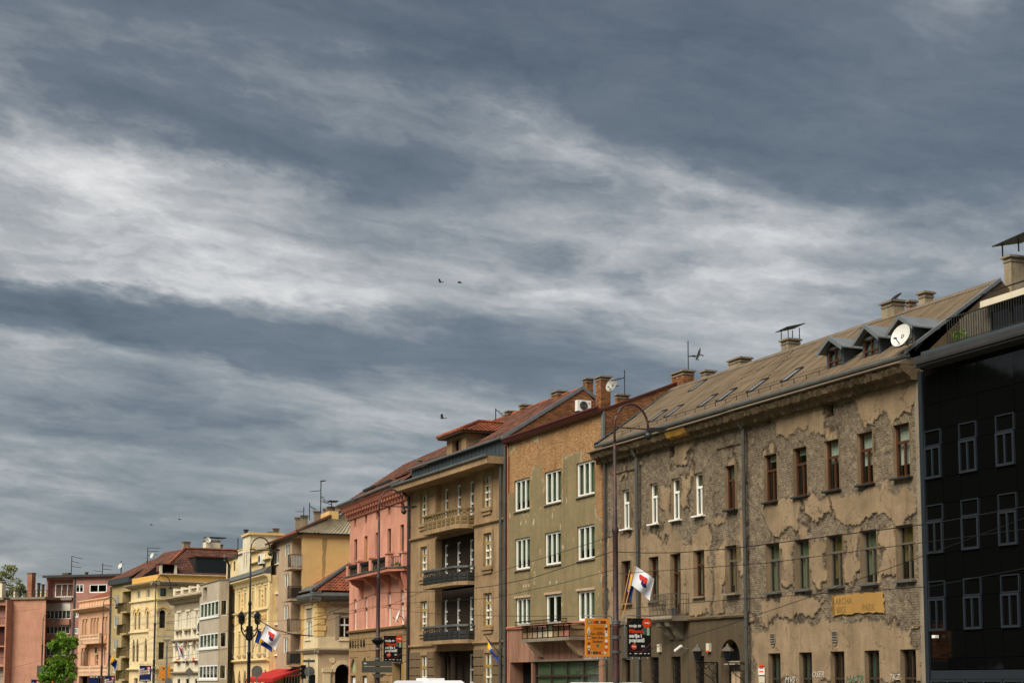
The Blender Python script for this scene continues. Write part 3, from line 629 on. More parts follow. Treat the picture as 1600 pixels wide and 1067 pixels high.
while k<A.W: mb.box(k,k+.018,-.01,.01,zp,zp+h); k+=.13
A.b(mb,'terrace_railing','darkmetal')
up=A.uv(1547,495,1.6)[0]; ua=A.uv(1500,515,1.6)[0]
zpt=A.zat(1560,462,1.6)
for k in range(8):
    a=ua+(up-ua)*k/8; A.bx(a,a+(up-ua)/8-.015,1.6,1.66,zF1,A.zat(1520,492,1.6)+.04*k,'fence_panel','greywood')
pb=A.bx(up,A.W,1.6,6,zF1,zpt,'penthouse','darkmetal')
for k in range(6): A.win((up+.1+1.1*k,up+1.15+1.1*k,zF1+.1,zpt-.5),[(1,1)],'darkmetal',y=1.56,ft=.05,gl=bglass)
A.b(MB().xprism([(1.2,zpt-.42),(1.22,zpt-.14),(1.58,zpt+.0),(1.58,zpt-.1)],up-.05,A.W),'awning','cream_awning')
mb=MB().poly((up-.1,1.2,zpt+.05),(A.W,1.2,zpt+.05),(A.W,5.8,zpt+1.7),(up-.1,5.8,zpt+1.7))
k=up
while k<A.W: mb.add([(k,1.2,zpt+.06),(k+.04,1.2,zpt+.06),(k+.04,5.8,zpt+1.75),(k,5.8,zpt+1.75),(k,1.2,zpt+.1),(k+.04,1.2,zpt+.1),(k+.04,5.8,zpt+1.8),(k,5.8,zpt+1.8)],[(0,1,5,4),(4,5,6,7),(3,0,4,7),(1,2,6,5)]); k+=.5
A.b(mb,'penthouse_roof','darkmetal')
# terrace shrub
def leafball(mb,c,r,n,s,rg,sq=1.):
    for _ in range(n):
        d=Vector((rg.gauss(0,1),rg.gauss(0,1),rg.gauss(0,1))).normalized()*r*rg.uniform(.45,1.05)**.7; p=Vector(c)+Vector((d.x,d.y,d.z*sq))
        a=Vector((rg.gauss(0,1),rg.gauss(0,1),rg.gauss(0,1))).normalized(); b=a.cross(Vector((rg.gauss(0,1),rg.gauss(0,1),rg.gauss(0,1)))).normalized(); k=s*rg.uniform(.6,1.3)
        mb.add([tuple(p-a*k),tuple(p+b*k*.5),tuple(p+a*k),tuple(p-b*k*.5)],[(0,1,2,3)])
pl=A.uv(1500,527,.45); t=thing('potted_shrub',A,pl[0],.45,zF1+.02,'small green potted shrub behind the terrace railing on the black building','plant')
mkobj('pot',MB().lathe([(.16,0),(.22,.35),(.24,.36)],10).mesh('pot',M['concrete']),t)
mb=MB(); leafball(mb,(0,0,.6),.26,110,.07,random.Random(3)); mkobj('foliage',mb.mesh('foliage',M['leaf']),t)
cc=A.uv(1462,994,-.1); t=thing('security_camera',A,cc[0],-.06,cc[2],'small white camera on the grey corner trim of the black building','camera'); 
mkobj('camera_body',MB().box(-.06,.12,-.16,.0,-.05,.05).tube([(-.02,0,0),(-.02,.05,0)],.03).mesh('camera_body',M['white_paint']),t)
# ================================================================== B: long weathered grey-brown house
B=building('weathered_plaster_house','long grey brown house with crumbling plaster and a beige corrugated metal roof',945,1445,-320)
g=B.row
top_r=g([(1193.6,1213.9,709,785),(1240,1260,699,774),(1288,1311,688,766),(1339,1364,675,756),(1395.5,1421,661,745)])
sec_r=g([(1196.6,1218,848.5,927),(1242,1264,842.5,922),(1292,1316,835,916),(1343.5,1370,828,911),(1399,1428,818,905)])
gr_t=B.zat(1310,1017)
gr_r=[(a[0],a[1],.9,gr_t) for a in g([(1200,1220,1019,1060),(1249.5,1267.6,1018,1060),(1297.7,1319.4,1016,1060),(1350.7,1374,1013.5,1060),(1406,1432,1011,1060)])]
top_l=g([(971.9,983,765,827),(1015,1027.5,756,818),(1049,1061.7,747,810.4),(1084,1098,738,804),(1132,1149,724.4,796.5)])
sec_l=g([(969.8,986,875.5,942.6),(1013.7,1028.8,869.8,938),(1047,1063.5,864,934),(1084,1100,859,932),(1133,1151,852,927.6)])
zl=B.zat(1077,968); zdoor=B.zat(1055,961)
sec_l[2]=(sec_l[2][0],sec_l[2][1],zdoor+.02,sec_l[2][3])
gl_t=B.zat(1058,1025)
gr_l=[(a[0],a[1],.9,gl_t) for a in g([(972,985,1029,1060),(1016,1028.8,1026,1060),(1049,1063.5,1025,1060),(1085,1100.5,1023.7,1060)])]
ad=B.rect(1126,1156,998,1060); arch=(ad[0],ad[1],.02,B.zat(1141,998),.5,'round')
vents=[B.rect(1290,1302,627,648),B.rect(1197,1204,653,661),B.rect(1045,1054,688,712)]
ops=[o+(.30,) for o in top_r+sec_r+gr_r+top_l+sec_l+gr_l]+[arch]+[v+(.3,) for v in vents]
PX=lambda *p:[B.uv(x,y)[0::2] for x,y in p]
SM=[PX((1338,600),(1436,585),(1428,622),(1402,650),(1397,672),(1386,655),(1347,657),(1336,640)),
    PX((1205,640),(1286,622),(1286,672),(1272,680),(1264,666),(1236,684),(1208,674)),
    PX((1192,788),(1243,778),(1248,800),(1240,832),(1200,834),(1190,812)),
    PX((1296,778),(1330,765),(1395,768),(1412,752),(1430,790),(1426,812),(1402,820),(1380,808),(1332,824),(1306,806)),
    PX((1250,776),(1296,776),(1300,800),(1280,812),(1252,806)),
    PX((1220,845),(1240,842),(1240,906),(1222,916)),PX((1266,842),(1290,836),(1290,900),(1268,908)),PX((1318,834),(1342,830),(1342,888),(1330,908),(1320,902)),PX((1372,826),(1398,820),(1398,888),(1374,900)),
    PX((1188,936),(1275,930),(1286,945),(1280,966),(1240,970),(1190,974)),
    PX((1176,985),(1220,978),(1300,974),(1440,962),(1446,1067),(1176,1067)),
    PX((1052,684),(1088,676),(1082,700),(1068,722),(1052,716)),
    PX((1030,760),(1046,756),(1046,815),(1032,800)),PX((1062,742),(1080,738),(1076,800),(1064,806)),
    PX((948,840),(1000,832),(1080,836),(1110,826),(1112,860),(1112,962),(948,985)),PX((1118,812),(1130,806),(1128,960),(1116,962)),PX((1152,800),(1160,796),(1162,900),(1152,905))]
RO=[PX((1018,822),(1050,818),(1048,850),(1030,846)),PX((1060,818),(1098,812),(1090,846),(1066,842)),PX((1112,820),(1132,822),(1134,845),(1120,856)),PX((1380,925),(1446,915),(1446,975),(1400,968),(1340,960),(1350,935)),PX((1420,985),(1450,975),(1450,1067),(1440,1067))]
SPC=[PX((948,983),(1077,968.5),(1165,961.5),(1165,1080),(948,1080))]
NEWP=[PX((1012,935),(1030,930),(1046,940),(1046,962),(1012,965)),PX((1070,930),(1082,922),(1101,922),(1101,962),(1072,966))]
RECP=[(B.uv(1117,760)[0],B.uv(1155,760)[0],zl+.1,B.zat(1136,698)),(B.uv(955,800)[0],B.uv(994,800)[0],zl+.1,B.zat(975,737))]
def maskB(U,Z):
    wu=U+(fbm(U*1.2,Z*1.2,11,6,.64)-.5)*1.25; wz=Z+(fbm(U*1.2,Z*1.2,29,6,.64)-.5)*1.25
    sd=np.full(U.shape,1e9)
    for p in SM: sd=np.minimum(sd,sdpoly(wu,wz,p))
    for p in RO: sd=np.maximum(sd,-sdpoly(wu,wz,p))
    gen=(fbm(U*.9+7,Z*.9,51,5)-.70)*-1.5; sd=np.minimum(sd,gen)
    sp=np.full(U.shape,1e9)
    for p in SPC: sp=np.minimum(sp,sdpoly(U,Z,p))
    sd=np.where(sp<0,-1,sd)
    nw=np.full(U.shape,1e9)
    for p in NEWP: nw=np.minimum(nw,sdpoly(U+(fbm(U*2,Z*2,71)-.5)*.4,Z+(fbm(U*2,Z*2,72)-.5)*.4,p))
    sm=np.clip(.5-sd/.06,0,1); ed=np.exp(-((sd-.03)/.05)**2)*.85*(fbm(U*.8,Z*.8,5)>.42)
    crack=np.abs(fbm(U*.7+3,Z*.7,91,4)-.5); ed=np.maximum(ed,np.where(crack<.006,.6,0))
    ro=fbm(U*6,Z*6,3,3); f2=fbm(U*2,Z*2,8,3)
    r2=fbm(U*2.2+5,Z*2.2,63,5,.65)
    dsp=(1-sm)*(.05+.06*(ro-.3)+.06*(r2-.4))+sm*.012*f2
    for a,b,c,d in RECP: dsp=dsp+.07*((U>a)&(U<b)&(Z>c)&(Z<d))
    c=np.stack([np.maximum(sm,np.clip(.5-nw/.05,0,1)),ed,(sp<0)*1.],-1)
    return np.clip(dsp,0,.2),c
B.wall('grey_relief',0,12.95,ops,step=.05,mask=maskB)
B.shell('concrete',13.0,9.5,inner=1.1)
k=0
for o in top_r: 
    B.win(o,[(.68,2),(.32,1)],'brownwood',y=.2,sill='darkmetal',curt=((.25,1) if k>1 else (.62,1)),cm='curtain',ft=.085); k+=1
for i,o in enumerate(sec_r): B.win(o,[(.68,2),(.32,1)],'greywood',y=.26,sill='zinc',curt=(.05,1),cm=('gcurtain','gcurtain','ycurtain','gcurtain','ycurtain')[i],ft=.075)
for i,o in enumerate(gr_r): B.win(o,[(.5,2),(.5,2)],'darkwood',y=.24,curt=(0,1) if i!=4 else None,cm=('tcurtain','tcurtain','void','tcurtain','void')[i])
for i,o in enumerate(top_l):
    if i<4: B.win(o,[(.68,2),(.32,1)],'white_paint',y=.2,sill='white_paint',curt=(.0,1),cm='gcurtain',ft=.085)
    else: B.win(o,[(.68,2),(.32,1)],'brownwood',y=.2,sill='darkmetal',curt=(.4,1),cm='gcurtain',ft=.085)
for i,o in enumerate(sec_l): B.win(o,[(.7,2),(.3,1)],'brownwood' if i<4 else 'greywood',y=.26,sill=None if i==2 else 'concrete',curt=(.05,1),cm='gcurtain' if i<4 else 'ycurtain')
for i,o in enumerate(gr_l):
    wo=B.win(o,[(1,1)],'darkwood',y=.26)
    if i:   # wrought grille
        mb=MB(); wd=o[1]-o[0]; ht=o[3]-o[2]
        for q in range(5): mb.tube([(wd*(q+.5)/5,-.2,.05),(wd*(q+.5)/5,-.2,ht-.1)],.014,5)
        for zc in np.arange(.3,ht-.15,.34):
            for sgn in (-1,1): mb.tube([(wd/2+sgn*(wd*.42*math.sin(a)*(1-a/7)),-.215,zc+.15*math.cos(a)) for a in np.linspace(0,5,10)],.012,5)
            mb.box(.02,wd-.02,-.215,-.19,zc-.16,zc-.14)
        mkobj('grille',mb.mesh('grille',M['iron']),wo)
# arched doorway leaf
dz=B.zat(1140,1037); B.bx(ad[0],ad[1],.42,.5,.02,arch[3],'door_backing','void')
dr=B.rect(1137,1158,1037,1060,.4); dw=(dr[0]-.0,min(dr[1],ad[1]-.04))
do=B.bx(ad[0]+.25,ad[1]-.05,.36,.41,.02,dz,'door','greywood')
for q in range(3):
    a=ad[0]+.33+q*(ad[1]-ad[0]-.42)/3; b=a+(ad[1]-ad[0]-.42)/3-.07
    for zz in (.2,1.15,1.75): mkobj('door_panel',MB().box(a,b,.335,.358,zz,min(zz+(.85 if zz<1 else .5),dz-.06)).mesh('door_panel',M['beige']),do)
B.prof([(.0,dz-.02),(.36,dz-.02),(.36,dz+.14),(.3,dz+.14)],ad[0]+.2,ad[1]-.02,'door_lintel','concrete')
# ledge over the ground floor, section pilasters, cornice, gutter
us=B.uv(1165,960)[0]
B.prof([(.05,zl-.07),(-.10,zl-.02),(-.12,zl+.05),(.05,zl+.12)],.1,us,'ledge','cornice',.5,.008,1)
B.prof([(.1,12.62),(-.22,12.66),(-.3,12.84),(-.52,12.9),(-.62,13.1),(-.62,13.16),(.1,13.2)],-.35,us-.4,'cornice','cornice',.13,.04,2)
B.prof([(.1,12.6),(-.26,12.64),(-.36,12.8),(-.60,12.88),(-.70,13.08),(-.70,13.16),(.1,13.2)],us-.38,B.W+.0,'cornice','cornice',.13,.045,3)
oc=(B.uv(1040,680,-.6)[0],B.uv(1070,672,-.6)[0]); B.prof([(-.3,12.83),(-.54,12.885),(-.645,13.09),(-.645,13.17),(-.3,13.17)],oc[0],oc[1],'cornice_patch','ochrecornice',.2,.015,4)
B.prof([(-.72,13.17),(-.76,13.2),(-.30,13.42),(.1,13.46),(.1,13.2)],-.45,us-.4,'eave_flashing','flash',2.,.006,5)
B.prof([(-.80,13.17),(-.84,13.2),(-.34,13.42),(.1,13.46),(.1,13.2)],us-.4,B.W-.05,'eave_flashing','flash',2.,.006,6)
B.prof([(-.40+.1*math.cos(a),13.52+.1*math.sin(a)) for a in np.linspace(0,2*math.pi,9)[:-1]],-.1,B.W,'gutter','zinc',3.,.004,7)
EY,EZ,RY,RZ=-.42,13.60,3.85,16.66
nsh=4
for k in range(nsh):
    for c_ in range(3):
        ya,yb_=EY+(RY-EY)*k/nsh-.06,EY+(RY-EY)*(k+1)/nsh; za_,zb_=EZ+(RZ-EZ)*k/nsh-.045+.03,EZ+(RZ-EZ)*(k+1)/nsh; dz_=random.uniform(-.012,.012)
        ua_,ub_=.35+(B.W-.45)*c_/3-(.04 if c_ else 0),.35+(B.W-.45)*(c_+1)/3
        B.b(corr((ua_,ya,za_+dz_),(ub_,ya,za_+random.uniform(-.012,.012)),(ua_,yb_,zb_),(ub_,yb_,zb_+random.uniform(-.01,.02)),.19,.022),'roof_sheet','roofbeige',smooth=True)
B.b(MB().poly((0,RY,RZ),(B.W,RY,RZ),(B.W,9.4,13.1),(0,9.4,13.1)),'rear_roof','roofbeige')
B.prof([(RY-.2,RZ-.1),(RY,RZ+.09),(RY+.2,RZ-.1)],0,B.W,'ridge_cap','flash',2.,.005,8)
B.b(MB().poly((-.02,EY-.1,EZ+.06),(.4,EY-.1,EZ+.06),(.4,RY,RZ+.05),(-.02,RY,RZ+.05)).xprism([(EY-.1,EZ-.1),(EY-.1,EZ+.06),(RY,RZ+.05),(RY,RZ-.1)],-.06,-.02),'verge_flashing','slate')
B.b(MB().xprism([(EY-.1,EZ-.05),(EY-.1,EZ+.08),(RY,RZ+.10),(RY,RZ-.05)],B.W-.06,B.W+.06),'verge_flashing','metal')
B.b(MB().add([(0,.0,13.3),(0,RY,RZ),(0,9.4,13.1),(0.02,.0,13.3),(.02,RY,RZ),(.02,9.4,13.1)],[(0,1,2),(5,4,3)]),'gable','cornice'); B.b(MB().add([(B.W,.0,13.3),(B.W,RY,RZ),(B.W,9.4,13.1),(B.W-.02,.0,13.3),(B.W-.02,RY,RZ),(B.W-.02,9.4,13.1)],[(0,1,2),(5,4,3)]),'gable','cornice')
slope=(RZ-EZ)/(RY-EY)
zroof=lambda y: EZ+(y-EY)*slope
# snow guard
mb=MB(); yg=EY+.25; 
for dzg in (.2,): mb.tube([(.5,yg,zroof(yg)+dzg),(B.uv(1288,585)[0],yg,zroof(yg)+dzg)],.014,5)
for u in np.arange(.6,B.uv(1288,585)[0],.9): mb.box(u,u+.012,yg-.02,yg+.01,zroof(yg)-.02,zroof(yg)+.2)
B.b(mb,'snow_guard','darkmetal')
# skylights: frame along the slope, pane, propped upper edge
for (xl,yb,xr,yt) in [(1012,661,1044,640),(1037,651,1078,632),(1089,641,1116,619),(1118,630,1149,609),(1166,616,1197,595),(1219,601,1252,582),(1075,609,1105,592)]:
    yy0=.35 if yb>600 or xl>1150 else 2.6
    if xl==1075: yy0=2.7
    a=B.uv(xl,yb,yy0)[0]; L=1.0; wd=.55
    mb=MB(); c,s_=math.cos(math.atan(slope)),math.sin(math.atan(slope))
    P=lambda q,tt,h: (a+q,yy0+tt*c-h*s_,zroof(yy0)+tt*s_+h*c)
    def bar(q0,q1,t0,t1,h0,h1):
        mb.add([P(q0,t0,h0),P(q1,t0,h0),P(q1,t1,h0),P(q0,t1,h0),P(q0,t0,h1),P(q1,t0,h1),P(q1,t1,h1),P(q0,t1,h1)],[(0,3,2,1),(4,5,6,7),(0,1,5,4),(1,2,6,5),(2,3,7,6),(3,0,4,7)])
    bar(0,.04,0,L,0,.07); bar(wd-.04,wd,0,L,0,.07); bar(.04,wd-.04,0,.04,0,.06); bar(0,wd,L-.03,L+.03,0,.09)
    so_=B.b(mb,'skylight','darkmetal')
    mb=MB(); mb.add([P(.04,.04,.05),P(wd-.04,.04,.05),P(wd-.04,L-.05,.05),P(.04,L-.05,.05)],[(0,1,2,3)]); mkobj('pane',mb.mesh('pane',M['skypane']),so_)
# roof cables
for pts in ([(1092,610),(1130,606),(1175,585),(1215,562)],[(1175,617),(1200,590),(1240,548)]):
    B.b(MB().tube([(lambda q:(q[0],2.2,zroof(2.2)+.04))(B.uv(*p,2.2)) if False else (lambda yy:(B.uv(p[0],p[1],yy)[0],yy,B.uv(p[0],p[1],yy)[2]+.03))(min(4.1,max(.1,next((y for y in np.arange(0,4.2,.05) if B.uv(p[0],p[1],y)[2]<=zroof(y)),4.1)))) for p in pts],.014,5),'roof_cable','iron')
# dormers
def dormer(win,L,Ap,Rt,lean=None):
    yl=.22; yf=-.08; u0,u1,zb,ze=B.rect(*win,yl=yl); zb=min(zb,zroof(yl))-.02
    uL=B.uv(*L,yf)[0]; uR=B.uv(*Rt,yf)[0]; ue=B.uv(*Ap,yf)[0]; za=B.zat(*Ap,yf); zE=(B.zat(*L,yf)+B.zat(*Rt,yf))/2; um=(uL+uR)/2; h2=(uR-uL)/2
    u0=um-h2*.66; u1=um+h2*.66; zw=zE+(za-zE)*.30
    yb=lambda z: EY+(z-EZ)/slope
    d=B.b(MB().prism([(u0,zw),(u1,zw),(um,za-.06)],yl,yl+.03),'dormer','darkwood')
    for ux in (u0,u1): mkobj('dormer_cheek',MB().add([(ux,yl,zb),(ux,yl,zw),(ux,yb(zw)+.05,zw)],[(0,1,2)]).mesh('dormer_cheek',M['slate']),d)
    mb=MB(); t_=.05
    for ux in (uL,uR): mb.add([(ux,yf,zE),(um,yf,za),(um,yb(za)+.1,za),(ux,yb(zE)+.1,zE),(ux,yf,zE-t_),(um,yf,za-t_),(um,yb(za)+.1,za-t_),(ux,yb(zE)+.1,zE-t_)],[(0,1,2,3),(4,7,6,5),(0,4,5,1),(0,3,7,4)])
    mkobj('dormer_roof',mb.mesh('dormer_roof',M['metal']),d)
    mb=MB()
    for ua,ub,zA,zB in ((uL,um,zE,za),(um,uR,za,zE)): mb.add([(ua,yf-.025,zA-.15),(ub,yf-.025,zB-.15),(ub,yf-.025,zB+.015),(ua,yf-.025,zA+.015),(ua,yf-.003,zA-.15),(ub,yf-.003,zB-.15),(ub,yf-.003,zB+.015),(ua,yf-.003,zA+.015)],[(0,1,2,3),(7,6,5,4),(0,4,5,1),(2,6,7,3)])
    mkobj('bargeboard',mb.mesh('bargeboard',M['metal']),d)
    mkobj('jamb',MB().box(u0-.01,u0+.1,yl-.02,yl+.05,zb,zw).mesh('jamb',M['slate']),d); mkobj('jamb',MB().box(u1-.1,u1+.01,yl-.02,yl+.05,zb,zw).mesh('jamb',M['slate']),d); mkobj('lintel',MB().box(u0+.1,u1-.1,yl-.03,yl+.05,zw-.09,zw).mesh('lintel',M['metal']),d)
    B.win((u0+.1,u1-.1,zb+.06,zw-.09),[(.45,2),(.5,2)],'brownwood',y=yl+.03,ft=.05,curt=(0,.9),cm='gcurtain')
dormer((1290,1314,557,585),(1276,552),(1295,526),(1315,541)); dormer((1350,1372,537,567),(1331,537.5),(1351,507.5),(1372.5,526)); dormer((1396,1422,520,553),(1384,521),(1409,491),(1426,509))
# chimneys
B.chim(1562,1618,392,16,yl=4.2,dep=1.2); c1=B.uv(1562,387,4.3); 
cp,cr=B.chim(1216,1254,525,15.9,yl=3.9,dep=.8)
mb=MB()
for uu in (cr[0]+.1,cr[1]-.1):
    for yy in (cr[2]+.1,cr[3]-.1): mb.box(uu-.015,uu+.015,yy-.015,yy+.015,cr[4],cr[4]+.5)
mb.add([(cr[0]-.1,cr[2]-.1,cr[4]+.35),(cr[1]+.1,cr[2]-.1,cr[4]+.42),(cr[1]+.1,cr[3]+.1,cr[4]+.68),(cr[0]-.1,cr[3]+.1,cr[4]+.62),(cr[0]-.1,cr[2]-.1,cr[4]+.38),(cr[1]+.1,cr[2]-.1,cr[4]+.45),(cr[1]+.1,cr[3]+.1,cr[4]+.71),(cr[0]-.1,cr[3]+.1,cr[4]+.65)],[(0,3,2,1),(4,5,6,7),(0,1,5,4),(1,2,6,5),(2,3,7,6),(3,0,4,7)])
mkobj('rain_cowl',mb.mesh('rain_cowl',M['darkmetal']),cp)
B.chim(1372,1418,466,15.9,yl=3.6,dep=.7); B.chim(1411,1436,466,15.8,yl=4.2,dep=.5,mat='redbrick'); B.chim(1430,1463,452,15.8,yl=3.9,dep=.6)
_,crb=B.chim(1046,1088,576,15.6,yl=4.1,dep=.8,mat='brick'); B.chim(1091,1121,575,16,yl=4.4,dep=.7); B.chim(1134,1178,555.5,15.8,yl=4.2,dep=.8)
big=B.uv(1556,398,4.2); mb=MB().add([(big[0]-.1,4.1,big[2]+.30),(big[0]+2.2,4.1,big[2]+.42),(big[0]+2.2,5.5,big[2]+.72),(big[0]-.1,5.5,big[2]+.60),(big[0]-.1,4.1,big[2]+.34),(big[0]+2.2,4.1,big[2]+.46),(big[0]+2.2,5.5,big[2]+.76),(big[0]-.1,5.5,big[2]+.64)],[(0,3,2,1),(4,5,6,7),(0,1,5,4),(1,2,6,5),(2,3,7,6),(3,0,4,7)])
for q in (0,.9,1.8): mb.box(big[0]+.1+q,big[0]+.14+q,4.4,4.44,big[2]-.1,big[2]+.4)
B.b(mb,'rain_cowl','darkmetal')
# pipes
B.pipe(B.uv(1168,800)[0],.3,12.4,.085,-.16,top=(-.3,.55)); B.pipe(B.uv(1000,830)[0],.3,12.4,.085,-.16,top=(-.25,.5)); B.pipe(B.uv(947,830)[0]+.05,.3,12.6,.06,-.1)
# yellow painted patch with ghost lettering
yp=B.rect(1300,1378,926,961); zc0,zc1=yp[2],yp[3]; up0,up1=yp[0],yp[1]
rr=random.Random(4); pts=[]
for q in np.linspace(0,1,16): pts.append((up0+.1*rr.random()+(up1-up0)*q,zc0+.07*rr.random()+.04))
for q in np.linspace(0,1,8): pts.append((up1+.25*rr.random()-.3*abs(q-.4),zc0+(zc1-zc0)*q))
for q in np.linspace(1,0,16): pts.append((up0+(up1-up0)*q,zc1-.06*rr.random()))
for q in np.linspace(1,0,8): pts.append((up0+.25*rr.random(),zc0+(zc1-zc0)*q))
yo=B.b(MB().prism(pts,-.006,.03),'painted_patch','yellowpatch')
for tx,zz,uu in (('ARCHA',zc1-.38,.25),('BIKE',zc1-.7,.3),('PARK',zc1-.68,2.0)): mkobj('lettering',textmesh(tx,.34,'ghost',.002,bold=.006,sx=.95),yo,(up0+uu,-.010,zz))
# balcony
bl=B.rect(1012,1078,961,968,-.9); bu0,bu1=B.uv(1012,965,-.9)[0],B.uv(1078,962,0)[0]; zb0=B.zat(1060,968,-.9); zb1=zb0+.22
bo=B.prof([(.05,zb0+.02),(-.85,zb0-.02),(-.95,zb0+.08),(-.95,zb0+.15),(-.9,zb1),(.05,zb1)],bu0,bu1,'balcony','concrete',.6,.008,9)
for u in (bu0+.5,bu1-1.0): B.b(MB().xprism([(0,zb0),(-.8,zb0),(-.72,zb0-.22),(-.45,zb0-.3),(-.3,zb0-.6),(-.1,zb0-.8),(0,zb0-.82)],u,u+.4),'balcony_bracket','concrete')
mb=MB(); hh=1.0
for (a,b) in (((bu0+.08,-.86),(bu1-.08,-.86)),((bu1-.08,-.86),(bu1-.08,0)),((bu0+.08,-.86),(bu0+.08,0))):
    L=math.hypot(b[0]-a[0],b[1]-a[1]); n=int(L/.13)
    for zz in (.07,.75,hh): mb.tube([(a[0],a[1],zb1+zz),(b[0],b[1],zb1+zz)],.016,5)
    for q in range(n+1): p=(a[0]+(b[0]-a[0])*q/n,a[1]+(b[1]-a[1])*q/n); mb.box(p[0]-.01,p[0]+.01,p[1]-.01,p[1]+.01,zb1,zb1+hh)
mkobj('railing',mb.mesh('railing',M['greywood']),bo)
mb=MB()
for q in range(5): mb.tube([(bu0+.4+q*.28+.12*math.cos(a),-.9,zb1+.42+.16*math.sin(a)) for a in np.linspace(0,6.2,9)],.012,5)
mkobj('scrollwork',mb.mesh('scrollwork',M['iron']),bo)
for q,mt in ((bu1-.9,'concrete'),(bu1-.55,'slate')): 
    t=thing('flower_pot',B,q,-.45,zb1,'grey pot on the iron balcony of the weathered house' if mt=='concrete' else 'dark pot on the iron balcony of the weathered house','pot'); mkobj('pot',MB().lathe([(.11,0),(.16,.32),(.18,.33),(.1,.36)],10).mesh('pot',M[mt]),t)
# oval vents, sign, boxes
for x,y in ((1208,999),(1305,996)):
    q=B.uv(x,y); o=B.b(MB().disc((q[0],q[2]),.19,-.03,.0,14,.3),'wall_vent','concrete')
    mb=MB(); [mb.box(q[0]-.15,q[0]+.15,-.045,-.031,q[2]+zz,q[2]+zz+.04) for zz in (-.2,-.1,0,.1,.18)]; mkobj('louvre',mb.mesh('louvre',M['darkmetal']),o)
q=B.rect(1186.5,1196,1042.5,1054); t=thing('notice_sign',B,q[0],-.03,q[2],'white notice with red lines fixed beside the teal ground floor window','sign')
mkobj('board',MB().box(0,q[1]-q[0],-.02,0,0,q[3]-q[2]).mesh('board',M['p_white']),t)
for zz in (.12,.26,.38): mkobj('print',MB().box(.08,q[1]-q[0]-.08,-.025,-.021,zz,zz+.05).mesh('print',M['p_red']),t)
q=B.rect(1187,1196,1056,1066); t=thing('house_sign',B,q[0],-.03,q[2],'plain cream plate below the red lined notice','sign'); mkobj('board',MB().box(0,q[1]-q[0],-.02,0,0,q[3]-q[2]).mesh('board',M['cream_awning']),t)
def stroke(txt,x,y,size,mat,name='graffiti'): q=B.uv(x,y); B.put(name,textmesh(txt,size*.72,mat,.001,shear=.3,sx=1.15),(q[0],-.008,q[2]))
stroke('OSER',1268,1057,.45,'graf_white'); stroke('MVS',1226,1066,.5,'graf_white'); stroke('HATR',1321,1066,.55,'graf_green'); stroke('TKZ',1389,1061,.4,'graf_white')
# wall lanterns
def lantern(x,y,label):
    q=B.uv(x,y,-1.0); t=thing('wall_lantern',B,q[0],-1.0,q[2],label,'lantern','iron lanterns by the arched doorway')
    mkobj('lantern_body',MB().lathe([(.05,-.35),(.12,-.3),(.19,.06),(.19,.1)],6).mesh('lantern_body',M['carglass']),t)
    mkobj('lantern_roof',MB().lathe([(.27,.09),(.25,.14),(.12,.26),(.08,.28),(.06,.34),(.02,.4)],6).mesh('lantern_roof',M['greywood']),t)
    mb=MB().box(-.025,.025,-.1,.97,-.42,-.37).box(-.03,.03,.93,.98,-1.5,-.37)
    for r_,c_ in ((.16,(.72,-.6)),(.11,(.42,-.55)),(.12,(.8,-.95))): mb.tube([(0,c_[0]+r_*math.cos(a),c_[1]+r_*math.sin(a)) for a in np.linspace(0,6.28,11)],.018,5)
    mb.tube([(0,.0,-.4),(0,.3,-.85),(0,.7,-1.1),(0,.93,-1.45)],.02,5); mkobj('bracket',mb.mesh('bracket',M['iron']),t)
lantern(1090,1020,'iron wall lantern on a scroll bracket over the grilled window'); lantern(1137,1020,'iron wall lantern on a scroll bracket before the arched doorway')
q=B.uv(1064,1012,-.3); t=thing('security_camera',B,q[0],-.35,q[2],'white tube camera on the brown ground floor wall below the iron balcony','camera')
mkobj('camera_body',MB().tube([(-.28,-.1,-.12),(.1,.02,.1)],.07,8).mesh('camera_body',M['white_paint']),t); mkobj('camera_arm',MB().tube([(.05,0,.03),(.15,.3,-.02),(.15,.36,-.02)],.025,6).mesh('camera_arm',M['metal']),t)
for x,y,nm,lb in ((1032,1012,'alarm_box','small white box on the brown wall left of the white tube camera'),(1109,1011,'alarm_box','cream alarm box with a red stripe between the two wall lanterns')):
    q=B.uv(x,y); t=thing(nm,B,q[0],-.12,q[2],lb,'box'); mkobj('case',MB().box(-.13,.13,0,.13,-.18,.18).mesh('case',M['cream_awning']),t)
    if x>1100: mkobj('stripe',MB().box(-.13,.13,-.01,-.001,-.2,-.13).mesh('stripe',M['p_red']),t)
# ================================================================== C: peeling olive house
C=building('peeling_olive_house','olive rendered house with peeling upper wall showing brick and a boarded balcony',793,945,-320)
cr1=C.row([(803.7,827,748.6,798),(851.5,876,734.7,785),(900,929.5,719.5,774)]); cr2=C.row([(804.7,828,839.7,889.4),(851,876.5,830,882),(902,929,821,873)])
cr3=C.row([(806,828,934.6,975),(853,876.5,927.6,970),(902,929.7,920.7,973)]); zl=C.zat(868,977)
CZ=15.22
sh=C.rect(831,935.5,1032,1066); ga=C.rect(797,830,1034,1066); zsh=sh[3]
ops=[o+(.28,) for o in cr1+cr2+cr3]+[(ga[0],ga[1],.02,zsh,.8),(sh[0]+.1,sh[1],.4,zsh,.3)]
PX=lambda *p:[C.uv(x,y)[0::2] for x,y in p]
OL=[PX((790,778),(803,770),(804,800),(829,795),(829,735),(836,726),(845,726),(851,748),(851,785),(877,783),(877,716),(905,703),(908,705),(901,772),(929,770),(931,805),(946,812),(948,1000),(790,1000)),PX((793,700),(806,692),(804,706),(796,712)),PX((829,686),(840,682),(840,690),(832,692))]
